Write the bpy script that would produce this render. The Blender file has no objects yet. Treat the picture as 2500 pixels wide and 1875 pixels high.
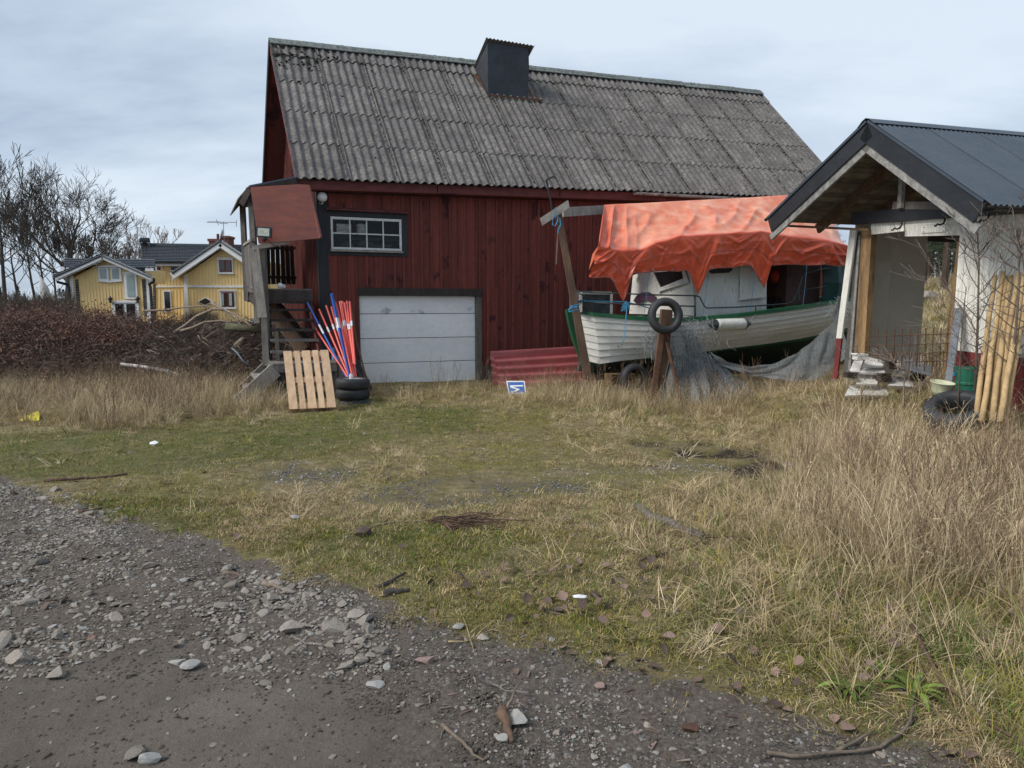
import bpy, math, random
import numpy as np
from mathutils import Vector, Matrix, noise as mnoise
random.seed(7)
rng = np.random.default_rng(11)
SC = bpy.context.scene
COL = SC.collection
R = math.radians
# ---------------------------------------------------------------- camera
CAMH = 1.7
PIT = R(6.54); CP, SP, F = math.cos(PIT), math.sin(PIT), 1680.0
cam = bpy.data.cameras.new("camera"); camo = bpy.data.objects.new("camera", cam); COL.objects.link(camo)
camo.location = (0, 0, CAMH); camo.rotation_euler = (math.pi/2 - PIT, 0, 0)
cam.sensor_width = 36.0; cam.lens = 36.0*F/2500.0; cam.clip_start = 0.05; cam.clip_end = 3000
SC.camera = camo
# ---------------------------------------------------------------- sky, sun, exposure
SUN_EL, SUN_AZ = R(42), R(248)          # azimuth clockwise from +Y
wd = bpy.data.worlds.new("World"); SC.world = wd; wd.use_nodes = True
nt = wd.node_tree; nt.nodes.clear()
def N(t, **k):
    n = nt.nodes.new(t)
    for a, b in k.items(): setattr(n, a, b)
    return n
wo = N("ShaderNodeOutputWorld"); bg = N("ShaderNodeBackground"); sky = N("ShaderNodeTexSky")
sky.sky_type = 'NISHITA'; sky.sun_disc = False; sky.sun_elevation = SUN_EL; sky.sun_rotation = SUN_AZ
tc = N("ShaderNodeTexCoord"); sep = N("ShaderNodeSeparateXYZ"); nt.links.new(tc.outputs["Generated"], sep.inputs[0])
ad = N("ShaderNodeMath", operation='ADD'); ad.inputs[1].default_value = 0.22; nt.links.new(sep.outputs[2], ad.inputs[0])
mx0 = N("ShaderNodeMath", operation='MAXIMUM'); mx0.inputs[1].default_value = 0.05; nt.links.new(ad.outputs[0], mx0.inputs[0])
dx = N("ShaderNodeMath", operation='DIVIDE'); dy = N("ShaderNodeMath", operation='DIVIDE')
nt.links.new(sep.outputs[0], dx.inputs[0]); nt.links.new(mx0.outputs[0], dx.inputs[1])
nt.links.new(sep.outputs[1], dy.inputs[0]); nt.links.new(mx0.outputs[0], dy.inputs[1])
cb = N("ShaderNodeCombineXYZ"); nt.links.new(dx.outputs[0], cb.inputs[0]); nt.links.new(dy.outputs[0], cb.inputs[1])
mp = N("ShaderNodeMapping"); mp.inputs["Scale"].default_value = (0.42, 0.8, 1); mp.inputs["Location"].default_value = (1.9, 0.35, 0)
nt.links.new(cb.outputs[0], mp.inputs[0])
nz = N("ShaderNodeTexNoise"); nz.inputs["Scale"].default_value = 1.0; nz.inputs["Detail"].default_value = 8; nz.inputs["Roughness"].default_value = 0.56
nt.links.new(mp.outputs[0], nz.inputs["Vector"])
cr = N("ShaderNodeValToRGB"); nt.links.new(nz.outputs["Fac"], cr.inputs[0])
e = cr.color_ramp.elements
e[0].position = 0.36; e[0].color = (1.35, 1.75, 2.35, 1); e[1].position = 0.60; e[1].color = (3.65, 4.1, 4.6, 1)
m_ = e.new(0.48); m_.color = (2.6, 3.1, 3.75, 1)
mixs = N("ShaderNodeMix", data_type='RGBA'); mixs.inputs[0].default_value = 0.93
nt.links.new(sky.outputs[0], mixs.inputs[6]); nt.links.new(cr.outputs[0], mixs.inputs[7])
nt.links.new(mixs.outputs[2], bg.inputs[0]); bg.inputs[1].default_value = 0.1
nt.links.new(bg.outputs[0], wo.inputs[0])
sl = bpy.data.lights.new("sun", 'SUN'); sl.energy = 1.5; sl.angle = R(22); sl.color = (1, 0.94, 0.86)
so = bpy.data.objects.new("sun", sl); COL.objects.link(so)
sd = Vector((math.sin(SUN_AZ)*math.cos(SUN_EL), math.cos(SUN_AZ)*math.cos(SUN_EL), math.sin(SUN_EL)))
so.rotation_euler = sd.to_track_quat('Z', 'Y').to_euler(); so.location = (-6, -12, 20)
SC.view_settings.view_transform = 'Standard'; SC.view_settings.look = 'None'
SC.view_settings.exposure = 1.05; SC.view_settings.gamma = 1.0; SC.view_settings.use_curve_mapping = False
# ---------------------------------------------------------------- measuring helpers: photo pixel -> point in the place
O3 = Vector((0, 0, CAMH))
def ray(px, py):
    a = (px-1250)/F; b = (937.5-py)/F
    return Vector((a, CP+SP*b, -SP+CP*b))
def W(px, py, Y):
    r = ray(px, py); return O3 + r*(Y/r.y)
def PL(px, py, P, n):
    r = ray(px, py); return O3 + r*((Vector(P)-O3).dot(n)/r.dot(n))
def G(px, py, z=0.0):
    r = ray(px, py); return O3 + r*((z-CAMH)/r.z)
# ---------------------------------------------------------------- mesh builder
class MB:
    def __init__(s): s.v = []; s.f = []; s.m = []
    def add(s, vs, fs, mi=0):
        k = len(s.v); s.v.extend([Vector(q) for q in vs]); s.f.extend([tuple(i+k for i in f) for f in fs]); s.m.extend([mi]*len(fs)); return s
    def hexa(s, p, mi=0):
        return s.add(p, [(0,3,2,1),(4,5,6,7),(0,1,5,4),(1,2,6,5),(2,3,7,6),(3,0,4,7)], mi)
    def box(s, c, size, rot=None, mi=0):
        c = Vector(c); hx, hy, hz = [q/2 for q in size]
        p = [Vector(q) for q in ((-hx,-hy,-hz),(hx,-hy,-hz),(hx,hy,-hz),(-hx,hy,-hz),(-hx,-hy,hz),(hx,-hy,hz),(hx,hy,hz),(-hx,hy,hz))]
        if rot is not None: p = [rot @ q for q in p]
        return s.hexa([c+q for q in p], mi)
    def beam(s, A, B, w, h, up=(0,0,1), mi=0, w2=None, h2=None):
        A = Vector(A); B = Vector(B); d = (B-A).normalized(); up = Vector(up)
        if abs(d.dot(up)) > 0.98: up = Vector((0,1,0))
        x = d.cross(up).normalized(); u = x.cross(d).normalized()
        w2 = w if w2 is None else w2; h2 = h if h2 is None else h2
        p = [A-x*w/2-u*h/2, A+x*w/2-u*h/2, A+x*w/2+u*h/2, A-x*w/2+u*h/2,
             B-x*w2/2-u*h2/2, B+x*w2/2-u*h2/2, B+x*w2/2+u*h2/2, B-x*w2/2+u*h2/2]
        return s.hexa(p, mi)
    def prism(s, pts, vec, mi=0):
        n = len(pts); vec = Vector(vec); a = [Vector(q) for q in pts]
        nrm = Vector((0,0,0))
        for i in range(n): nrm += (a[i]-a[0]).cross(a[(i+1) % n]-a[0])
        if nrm.dot(vec) > 0: a = a[::-1]
        b = [q+vec for q in a]
        fs = [tuple(range(n)), tuple(range(2*n-1, n-1, -1))]
        for i in range(n):
            j = (i+1) % n; fs.append((i, n+i, n+j, j))
        return s.add(a+b, fs, mi)
    def tube(s, pts, rad, n=6, mi=0, caps=True):
        pts = [Vector(q) for q in pts]; k = len(s.v)
        if not hasattr(rad, '__len__'): rad = [rad]*len(pts)
        ref = Vector((0.13, 0.37, 1)).normalized(); L = len(pts); fs = []
        for i, q in enumerate(pts):
            d = (pts[min(i+1, L-1)]-pts[max(i-1, 0)])
            d = d.normalized() if d.length > 1e-9 else Vector((0,0,1))
            x = d.cross(ref)
            if x.length < 1e-3: x = d.cross(Vector((1,0,0)))
            x.normalize(); y = d.cross(x)
            for j in range(n):
                t = 2*math.pi*j/n; s.v.append(q+(x*math.cos(t)+y*math.sin(t))*rad[i])
        for i in range(L-1):
            for j in range(n):
                a = k+i*n+j; b = k+i*n+(j+1) % n; fs.append((a, b, b+n, a+n))
        if caps and n > 2:
            fs.append(tuple(k+j for j in range(n-1, -1, -1))); fs.append(tuple(k+(L-1)*n+j for j in range(n)))
        s.f.extend(fs); s.m.extend([mi]*len(fs)); return s
    def grid(s, P, mi=0, closed=False):
        r = len(P); c = len(P[0]); k = len(s.v)
        for row in P: s.v.extend([Vector(q) for q in row])
        for i in range(r-1):
            for j in range(c-1 if not closed else c):
                a = k+i*c+j; b = k+i*c+(j+1) % c; s.f.append((a, b, b+c, a+c)); s.m.append(mi)
        return s
    def lathe(s, c, ax, prof, n=16, mi=0):
        """prof: (radius, height along ax)"""
        c = Vector(c); ax = Vector(ax).normalized(); x = ax.orthogonal().normalized(); y = ax.cross(x)
        P = [[c+ax*h+(x*math.cos(2*math.pi*j/n)+y*math.sin(2*math.pi*j/n))*r for j in range(n)] for r, h in prof]
        return s.grid(P, mi, closed=True)
    def mesh(s, name, org=(0,0,0), mats=(), smooth=False):
        me = bpy.data.meshes.new(name); o = Vector(org)
        me.from_pydata([tuple(q-o) for q in s.v], [], s.f)
        for m in mats: me.materials.append(m)
        if len(mats) > 1: me.polygons.foreach_set("material_index", s.m)
        if smooth: me.polygons.foreach_set("use_smooth", [True]*len(me.polygons))
        me.update(); return me
ORG = {}
def base_of(vs):
    n = len(vs); return Vector((sum(q.x for q in vs)/n, sum(q.y for q in vs)/n, min(q.z for q in vs)))
def thing(name, label, cat, loc, group=None):
    o = bpy.data.objects.new(name, None); COL.objects.link(o); o.empty_display_size = 0.2
    o.location = loc; o['label'] = label; o['category'] = cat
    if group: o['group'] = group
    ORG[o.name] = Vector(loc); return o
def part(name, mb, mats, parent, label=None, smooth=False, stuff=False):
    if not isinstance(mats, (list, tuple)): mats = [mats]
    org = ORG[parent.name]; me = mb.mesh(name, org, mats, smooth)
    o = bpy.data.objects.new(name, me); COL.objects.link(o); o.parent = parent; ORG[o.name] = org
    if label: o['label'] = label
    if stuff: o['kind'] = 'stuff'
    return o
def solo(name, mb, mats, label, cat, group=None, smooth=False, kind=None, org=None):
    if not isinstance(mats, (list, tuple)): mats = [mats]
    b = base_of(mb.v) if org is None else Vector(org)
    o = bpy.data.objects.new(name, mb.mesh(name, b, mats, smooth)); COL.objects.link(o); o.location = b; ORG[o.name] = b
    if kind: o['kind'] = kind
    if label: o['label'] = label
    if cat: o['category'] = cat
    if group: o['group'] = group
    return o
def inst(name, me, parent=None, mat=None, org=None):
    o = bpy.data.objects.new(name, me); COL.objects.link(o)
    if parent is not None:
        o.parent = parent; m = mat.copy(); m.translation = m.translation-ORG[parent.name]; o.matrix_local = m; ORG[o.name] = ORG[parent.name]
    elif mat is not None: o.matrix_world = mat
    return o
def frame(o, x, y, z):
    m = Matrix((x, y, z)).transposed().to_4x4(); m.translation = Vector(o); return m
# ---------------------------------------------------------------- materials
def M(name, c, c2=None, sc=(3,3,3), rough=0.85, bump=0.25, rnd=0.12, metal=0.0, spots=None, spots2=None, fine=0.25, dist=0.01, attr=None, wear=None, local=False, spec=None, alpha=None, sheen=None):
    m = bpy.data.materials.new(name); m.use_nodes = True; t = m.node_tree; nd = t.nodes; ln = t.links
    bs = nd["Principled BSDF"]; bs.inputs["Roughness"].default_value = rough; bs.inputs["Metallic"].default_value = metal
    if spec is not None: bs.inputs["Specular IOR Level"].default_value = spec
    if local:
        g = nd.new("ShaderNodeTexCoord"); pos = g.outputs["Object"]
    else:
        g = nd.new("ShaderNodeNewGeometry"); pos = g.outputs["Position"]
    oi = nd.new("ShaderNodeObjectInfo")
    ml = nd.new("ShaderNodeMath"); ml.operation = 'MULTIPLY'; ml.inputs[1].default_value = 31.7; ln.new(oi.outputs["Random"], ml.inputs[0])
    va = nd.new("ShaderNodeVectorMath"); va.operation = 'ADD'; ln.new(pos, va.inputs[0]); ln.new(ml.outputs[0], va.inputs[1])
    mp = nd.new("ShaderNodeMapping"); mp.inputs["Scale"].default_value = sc; ln.new(va.outputs[0], mp.inputs[0])
    def noise(scale, det=6, ro=0.6, vec=mp.outputs[0]):
        n = nd.new("ShaderNodeTexNoise"); n.inputs["Scale"].default_value = scale; n.inputs["Detail"].default_value = det; n.inputs["Roughness"].default_value = ro
        ln.new(vec, n.inputs["Vector"]); return n.outputs["Fac"]
    def ramp(fac, a, b, ca=(0,0,0,1), cb_=(1,1,1,1)):
        r = nd.new("ShaderNodeValToRGB"); r.color_ramp.elements[0].position = a; r.color_ramp.elements[1].position = b
        r.color_ramp.elements[0].color = ca; r.color_ramp.elements[1].color = cb_; ln.new(fac, r.inputs[0]); return r.outputs[0]
    def mix(f, a, b, mode='MIX'):
        x = nd.new("ShaderNodeMix"); x.data_type = 'RGBA'; x.blend_type = mode
        for s, q in ((0, f), (6, a), (7, b)):
            if isinstance(q, (int, float)): x.inputs[s].default_value = q
            elif isinstance(q, tuple): x.inputs[s].default_value = q if len(q) == 4 else (*q, 1)
            else: ln.new(q, x.inputs[s])
        return x.outputs[2]
    c2 = c2 or tuple(q*0.7 for q in c)
    n1 = noise(1.0); n2 = noise(7.0, 5, 0.7)
    col = mix(ramp(n1, 0.36, 0.64), tuple(c), tuple(c2))
    lo = 1-fine; hi = 1+fine
    col = mix(1.0, col, ramp(n2, 0.3, 0.7, (lo,lo,lo,1), (hi,hi,hi,1)), 'MULTIPLY')
    for s in (spots, spots2):
        if s:
            sc_, th, cc = s[:3]; n3 = noise(sc_, 4, 0.6, va.outputs[0] if len(s) < 4 else mp.outputs[0]); col = mix(ramp(n3, th, th+0.05), col, tuple(cc))
    if rnd:
        a = 1-rnd; mr = nd.new("ShaderNodeMapRange"); mr.inputs[3].default_value = a; mr.inputs[4].default_value = 1+rnd
        ln.new(oi.outputs["Random"], mr.inputs[0]); cx = nd.new("ShaderNodeCombineColor")
        for i in range(3): ln.new(mr.outputs[0], cx.inputs[i])
        col = mix(1.0, col, cx.outputs[0], 'MULTIPLY')
    if attr:
        at = nd.new("ShaderNodeAttribute"); at.attribute_name = attr[0]; col = mix(at.outputs["Fac"], col, mix(ramp(noise(3.0), 0.3, 0.7), tuple(attr[1]), tuple(attr[2])))
    ln.new(col, bs.inputs["Base Color"])
    if bump:
        b = nd.new("ShaderNodeBump"); b.inputs["Strength"].default_value = bump; b.inputs["Distance"].default_value = dist
        ln.new(n2, b.inputs["Height"]); ln.new(b.outputs[0], bs.inputs["Normal"])
    if alpha is not None:
        if isinstance(alpha, tuple):
            ln.new(ramp(noise(alpha[0], 3, 0.5, va.outputs[0]), alpha[1], alpha[1]+0.02, (1,1,1,1), (alpha[2],)*3+(1,)), bs.inputs["Alpha"])
        else: bs.inputs["Alpha"].default_value = alpha
    return m
V3 = (14, 14, 1.2)
mt = {
 'red': M('falu_red_boards', (.120,.031,.024), (.165,.042,.031), sc=V3, rough=.95, bump=.5, rnd=.22, fine=.35, spots=(1.3,.60,(.05,.012,.014)), spots2=(2.2,.73,(.16,.06,.045),1)),
 'redtrim': M('red_trim', (.16,.045,.042), (.10,.03,.03), sc=(4,4,10), rough=.9, spots=(5,.66,(.03,.02,.02))),
 'black': M('black_trim', (.016,.019,.024), (.028,.03,.036), sc=V3, rough=.8, bump=.4),
 'etern': M('fibre_cement', (.098,.091,.087), (.162,.150,.139), sc=(2.5,2.5,2.5), rough=.95, bump=.9, rnd=.10, fine=.6, spots=(8,.63,(.055,.052,.052)), spots2=(15,.675,(.34,.335,.32))),
 'moss': M('roof_moss', (.03,.03,.014), (.055,.05,.025), sc=(30,30,30), bump=.8),
 'lichen': M('ridge_lichen', (.10,.11,.105), (.20,.22,.205), sc=(12,12,12), bump=.9, rough=1, spots=(20,.6,(.04,.045,.04))),
 'felt': M('tar_felt', (.022,.028,.036), (.034,.042,.052), sc=(2,2,2), rough=.75, bump=.35),
 'rust': M('rusty_metal', (.12,.055,.03), (.06,.032,.022), sc=(8,8,8), rough=.9),
 'white': M('white_paint', (.62,.62,.60), (.5,.5,.47), sc=(3,3,3), rough=.6, bump=.15, rnd=.04, spots=(14,.72,(.3,.25,.2))),
 'whitec': M('white_clean', (.74,.75,.76), (.68,.69,.70), sc=(2,2,2), rough=.55, bump=.05, rnd=.03, fine=.05),
 'gdoor': M('garage_door_white', (.74,.75,.77), (.80,.81,.82), sc=(1.2,1.2,2.2), rough=.5, bump=.05, rnd=.04, fine=.06, spots=(1.7,.66,(.42,.44,.45))),
 'glassd': M('dark_glass', (.012,.014,.017), (.02,.022,.025), sc=(2,2,2), rough=.12, bump=0, rnd=0, spec=.7),
 'greywood': M('weathered_wood', (.16,.145,.13), (.09,.082,.076), sc=(9,9,3), rough=.95, bump=.6, rnd=.25),
 'lightwood': M('pale_grey_wood', (.30,.28,.25), (.20,.18,.16), sc=(9,9,4), rough=.95, bump=.5, rnd=.2),
 'darkwood': M('dark_weathered_wood', (.055,.045,.04), (.03,.025,.023), sc=(8,8,3), rough=.95, bump=.5, rnd=.25),
 'brownwood': M('brown_timber', (.16,.098,.062), (.09,.054,.036), sc=(8,8,2), rough=.9, bump=.5, rnd=.2),
 'jamb': M('old_stained_timber', (.30,.19,.09), (.10,.058,.028), sc=(6,6,1.1), rough=.9, bump=.4, rnd=.15),
 'ply': M('varnished_plywood', (.27,.075,.045), (.17,.052,.038), sc=(1.6,1.6,7), rough=.38, bump=.15, rnd=0, fine=.14, spots=(3.2,.64,(.13,.075,.068),1)),
 'pallet': M('fresh_pallet_wood', (.60,.42,.27), (.46,.30,.18), sc=(14,14,1.4), rough=.8, bump=.2, rnd=.14, fine=.12, spots=(26,.74,(.14,.07,.04))),
 'rubber': M('tyre_rubber', (.020,.022,.025), (.034,.036,.04), sc=(4,4,4), rough=.65, bump=.3),
 'steel': M('rim_silver', (.45,.46,.47), (.3,.3,.3), sc=(8,8,8), rough=.4, metal=.6, bump=.1),
 'galv': M('galvanised_steel', (.22,.24,.26), (.30,.32,.34), sc=(10,10,10), rough=.45, metal=.5, bump=.1),
 'polered': M('marker_pole_red', (.74,.105,.085), (.66,.09,.07), rough=.45, bump=.03, rnd=.1, fine=.06),
 'poleblue': M('marker_pole_blue', (.015,.10,.42), (.015,.08,.34), rough=.45, bump=.03, rnd=.08, fine=.06),
 'tape': M('reflective_tape', (.75,.75,.78), (.6,.62,.68), sc=(20,20,20), rough=.35, bump=0),
 'tin': M('maroon_tin', (.33,.085,.088), (.27,.07,.074), sc=(2,2,3), rough=.35, bump=.03, rnd=.1, fine=.08, spots=(14,.72,(.42,.33,.30))),
 'signblue': M('sign_blue', (.035,.13,.42), (.03,.115,.38), rough=.4, bump=0, fine=.05),
 'hull': M('hull_white_paint', (.74,.74,.70), (.60,.60,.55), sc=(1.5,1.5,3.5), rough=.5, bump=.15, rnd=.09, fine=.1, spots=(3.1,.66,(.30,.31,.24)), spots2=(11,.71,(.22,.2,.14))),
 'hullgreen': M('boat_green_paint', (.010,.115,.045), (.014,.08,.035), sc=(4,4,4), rough=.4, bump=.15, spots=(10,.72,(.25,.3,.2))),
 'bottom': M('shaded_antifouling_green', (.006,.02,.014), (.006,.015,.012), rough=.7),  # green hull bottom, near black because the shade under the boat is in the colour
 'cabin': M('cabin_white_mossy', (.62,.64,.61), (.52,.54,.51), sc=(3,3,1.2), rough=.55, bump=.15, rnd=.05, fine=.08, spots=(3.6,.60,(.46,.47,.38),1), spots2=(11,.70,(.26,.27,.16))),
 'rail': M('rail_paint', (.025,.04,.042), (.04,.05,.05), rough=.5, bump=.1),
 'tarp': M('orange_tarpaulin', (.64,.085,.03), (.52,.066,.026), sc=(1.3,1.3,1.3), rough=.33, bump=.12, rnd=0, fine=.14, attr=('fade', (.84,.44,.29), (.68,.17,.08)), dist=.02),
 'teal': M('green_tarpaulin', (.008,.06,.05), (.01,.04,.035), rough=.5, bump=.2),
 'mesh': M('grey_netting', (.22,.24,.25), (.15,.165,.17), sc=(3,3,3), rough=.8, bump=.4, fine=.3, alpha=.62),
 'fibre': M('frayed_fibre', (.28,.30,.31), (.2,.22,.23), rough=.9, bump=0),
 'bluerope': M('blue_rope', (.05,.27,.45), (.04,.2,.36), rough=.8, bump=0),
 'fender': M('fender_white', (.66,.65,.60), (.55,.54,.49), sc=(3,3,3), rough=.5, bump=.05, spots=(15,.7,(.4,.38,.32))),
 'blackp': M('black_plastic', (.012,.013,.016), (.02,.022,.025), rough=.45, bump=.1),
 'shedw': M('shed_white_boards', (.74,.73,.67), (.62,.61,.55), sc=(9,9,1), rough=.8, bump=.25, rnd=.1, spots=(2.0,.68,(.40,.39,.34))),
 'shedr': M('shed_red_boards', (.20,.035,.032), (.14,.026,.026), sc=(9,9,2), rough=.9, bump=.4, rnd=.2),
 'shedroof': M('blue_grey_steel', (.060,.078,.10), (.075,.092,.115), sc=(2,2,2), rough=.42, metal=.25, bump=.05, rnd=.05, fine=.08),
 'blackmetal': M('black_fascia', (.014,.016,.020), (.022,.025,.030), sc=(3,3,3), rough=.5, bump=.1, spots=(30,.76,(.4,.4,.4))),
 'barge': M('weathered_barge', (.34,.33,.31), (.16,.155,.15), sc=(10,10,10), rough=.95, bump=.8),
 'sheath': M('roof_boarding', (.22,.195,.16), (.12,.105,.09), sc=(5,5,9), rough=.95, bump=.4, rnd=.35),
 'board': M('beige_wallboard', (.55,.50,.42), (.50,.45,.38), sc=(2,2,2), rough=.85, bump=.08, rnd=.06, fine=.06),
 'pole': M('peeled_timber', (.52,.37,.19), (.38,.26,.13), sc=(14,14,2), rough=.85, bump=.3, rnd=.15, spots=(12,.7,(.2,.12,.06))),
 'brokenw': M('flaking_white_wood', (.78,.76,.72), (.58,.56,.52), sc=(6,6,6), rough=.9, bump=.5, rnd=.2, spots=(8,.63,(.13,.10,.08))),
 'darkrot': M('rotten_wood', (.07,.05,.035), (.04,.03,.025), sc=(8,8,8), bump=.6),
 'cream': M('cream_plastic', (.60,.60,.42), (.52,.52,.36), rough=.5, bump=.05),
 'greenp': M('green_plastic', (.012,.15,.085), (.01,.11,.065), rough=.5, bump=.05),
 'yellow': M('yellow_plastic', (.78,.68,.03), (.65,.55,.03), sc=(6,6,6), rough=.5, bump=.3),
 'housey': M('yellow_panel', (.80,.60,.29), (.76,.56,.26), sc=(2,2,.6), rough=.85, bump=.1, rnd=.04, fine=.05),
 'houset': M('black_tiles', (.035,.042,.052), (.05,.058,.07), sc=(3,3,3), rough=.45, bump=.1, rnd=.1),
 'brick': M('grey_brick', (.075,.075,.08), (.05,.05,.055), rough=.9, rnd=.35),
 'rbrick': M('red_brick', (.19,.07,.05), (.12,.05,.04), sc=(9,9,9), rough=.95),
 'winred': M('red_window_frame', (.22,.015,.02), (.18,.014,.018), rough=.6),
 'curtain': M('blind_grey', (.30,.37,.36), (.24,.31,.31), sc=(2,2,2), rough=.25, bump=0, fine=.05),
 'bark': M('dark_bark', (.075,.064,.055), (.045,.04,.036), sc=(6,6,2), rough=.95, bump=.5, rnd=.2),
 'twig': M('grey_twigs', (.21,.165,.135), (.13,.10,.085), sc=(4,4,4), rough=.95, bump=0, rnd=.4),
 'twigd': M('dark_twigs', (.085,.062,.05), (.15,.115,.092), sc=(4,4,4), rough=.95, bump=0, rnd=.5),
 'birch': M('birch_bark', (.55,.54,.51), (.40,.39,.37), sc=(3,3,14), rough=.85, bump=.3, spots=(9,.58,(.04,.035,.03),1)),
 'leafr': M('russet_leaves', (.20,.100,.066), (.12,.062,.045), sc=(3,3,3), rough=.8, bump=0, rnd=.5, fine=.4),
 'leafb': M('fallen_leaf_brown', (.21,.14,.105), (.12,.078,.062), sc=(30,30,30), rough=.8, bump=.3, rnd=.55, spots=(60,.62,(.20,.165,.14)), local=True),
 'soil': M('dark_soil', (.042,.031,.024), (.08,.058,.042), sc=(5,5,5), bump=.8, dist=.04),
 'stone': M('grey_stone', (.31,.275,.235), (.20,.175,.148), sc=(9,9,9), rough=.9, bump=.5, rnd=.32, fine=.25, spots=(7,.62,(.14,.12,.10)), local=True),
 'stonep': M('pink_stone', (.27,.19,.17), (.21,.15,.135), sc=(20,20,20), rough=.9, bump=.4, rnd=.1, local=True),
 'stonew': M('pale_stone', (.36,.355,.33), (.26,.255,.24), sc=(12,12,12), rough=.9, bump=.4, rnd=.1, local=True),
 'gravel': M('blue_grey_gravel', (.26,.245,.225), (.14,.122,.105), sc=(9,9,9), rough=.9, bump=.3, rnd=.6, local=True),
 'clod': M('mud_clods', (.105,.086,.07), (.07,.057,.046), sc=(9,9,9), rough=.95, bump=.5, rnd=.3, local=True),
 'stick': M('pale_stick', (.24,.19,.145), (.14,.11,.085), sc=(12,12,12), rough=.9, bump=.4, rnd=.3),
 'stickb': M('brown_stick', (.13,.075,.05), (.08,.05,.036), sc=(12,12,12), rough=.9, bump=.4, rnd=.3),
 'needle': M('conifer_foliage', (.018,.032,.016), (.03,.045,.02), rough=.9, bump=0, rnd=.4),
 'pinebark': M('pine_bark', (.11,.08,.06), (.17,.13,.11), sc=(4,4,1), rough=.95, bump=.5),
 'concrete': M('stone_plinth', (.075,.072,.07), (.045,.044,.043), sc=(4,4,4), bump=.6),
 'print': M('carton_print', (.85,.85,.83), (.6,.35,.32), sc=(9,9,26), rough=.7, bump=0),
 'clutter': M('dark_clutter', (.03,.04,.05), (.10,.10,.10), sc=(7,7,7), rough=.6, bump=.3),
 'orangeb': M('orange_buoy', (.6,.06,.03), (.5,.05,.025), rough=.5, bump=0),
 'dull': M('brown_bulkhead', (.09,.045,.035), (.06,.03,.026), rough=.7),
 'tealcar': M('pale_car_paint', (.45,.55,.56), (.4,.5,.52), rough=.3, bump=0),
}
def grassmat(name, a, b, rnd=.45, tip=None, ro=.8):
    """dry or living blades: colour wanders over the field and from tuft to tuft"""
    m = M(name, a, b, sc=(1.1,1.1,1.1), rough=ro, bump=0, rnd=rnd, fine=.3)
    m.node_tree.nodes["Principled BSDF"].inputs["Specular IOR Level"].default_value = .2
    return m
mt['g_green'] = grassmat('green_blades', (.14,.18,.038), (.095,.14,.03))
mt['g_moss'] = grassmat('olive_blades', (.31,.255,.065), (.19,.18,.045))
mt['g_dry'] = grassmat('straw_blades', (.46,.36,.21), (.32,.24,.135))
mt['g_tall'] = grassmat('tall_straw', (.60,.49,.32), (.42,.33,.205), rnd=.38)
mt['g_brown'] = grassmat('brown_weed', (.16,.105,.07), (.22,.15,.10), rnd=.4)
# glass
def glass_mat():
    m = bpy.data.materials.new('window_glass'); m.use_nodes = True; t = m.node_tree; nd = t.nodes; nd.remove(nd["Principled BSDF"])
    o = nd["Material Output"]; g = nd.new("ShaderNodeBsdfGlossy"); g.inputs["Roughness"].default_value = .05; g.inputs[0].default_value = (.8,.85,.9,1)
    tr = nd.new("ShaderNodeBsdfTransparent"); tr.inputs[0].default_value = (.75,.8,.8,1); fr = nd.new("ShaderNodeLayerWeight"); p_ = nd.new("ShaderNodeMath"); p_.operation = 'POWER'; p_.inputs[1].default_value = 4; t.links.new(fr.outputs['Facing'], p_.inputs[0]); a_ = nd.new("ShaderNodeMath"); a_.operation = 'MULTIPLY_ADD'; a_.inputs[1].default_value = .7; a_.inputs[2].default_value = .012; t.links.new(p_.outputs[0], a_.inputs[0])
    mx = nd.new("ShaderNodeMixShader"); t.links.new(a_.outputs[0], mx.inputs[0]); t.links.new(tr.outputs[0], mx.inputs[1]); t.links.new(g.outputs[0], mx.inputs[2]); t.links.new(mx.outputs[0], o.inputs[0]); return m
mt['glass'] = glass_mat()
# ---------------------------------------------------------------- terrain
def hash2(ix, iy, s=0):
    h = (ix.astype(np.int64)*374761393 + iy.astype(np.int64)*668265263 + s*974634777) & 0xffffffff
    h = ((h ^ (h >> 13))*1274126177) & 0xffffffff
    return ((h ^ (h >> 16)) & 0xffff)/65535.0
def vnoise(x, y, sc, s=0):
    x = np.asarray(x, float)*sc; y = np.asarray(y, float)*sc
    ix = np.floor(x); iy = np.floor(y); fx = x-ix; fy = y-iy
    fx = fx*fx*(3-2*fx); fy = fy*fy*(3-2*fy)
    a = hash2(ix, iy, s); b = hash2(ix+1, iy, s); c = hash2(ix, iy+1, s); d = hash2(ix+1, iy+1, s)
    return (a*(1-fx)+b*fx)*(1-fy)+(c*(1-fx)+d*fx)*fy
def fbm(x, y, sc, s=0, o=4):
    t = 0; a = .5
    for i in range(o): t = t+a*(vnoise(x, y, sc*2**i, s+i*7)-.5); a *= .55
    return t
def sstep(a, b, x):
    t = np.clip((np.asarray(x, float)-a)/(b-a), 0, 1); return t*t*(3-2*t)
def pxpoly(pts):
    return np.array([(G(*q).x, G(*q).y) for q in pts])
def inpoly(x, y, P):
    x = np.asarray(x, float); y = np.asarray(y, float); r = np.zeros(x.shape, bool); n = len(P)
    for i in range(n):
        x1, y1 = P[i]; x2, y2 = P[(i+1) % n]
        if y1 == y2: continue
        c = ((y1 > y) != (y2 > y)) & (x < (x2-x1)*(y-y1)/(y2-y1)+x1)
        r ^= c
    return r
SPx, SPy = 5.095, 10.58
def wallside(x, y):
    x = np.asarray(x, float)-SPx; y = np.asarray(y, float)-SPy; return x*-.963+y*-.27, x*.27+y*-.963
RB = pxpoly([(0,1165),(200,1235),(420,1290),(560,1345),(700,1395),(900,1450),(1000,1490),(1200,1550),(1450,1600),(1650,1665),(1850,1720),(2100,1790),(2350,1860)])
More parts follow.
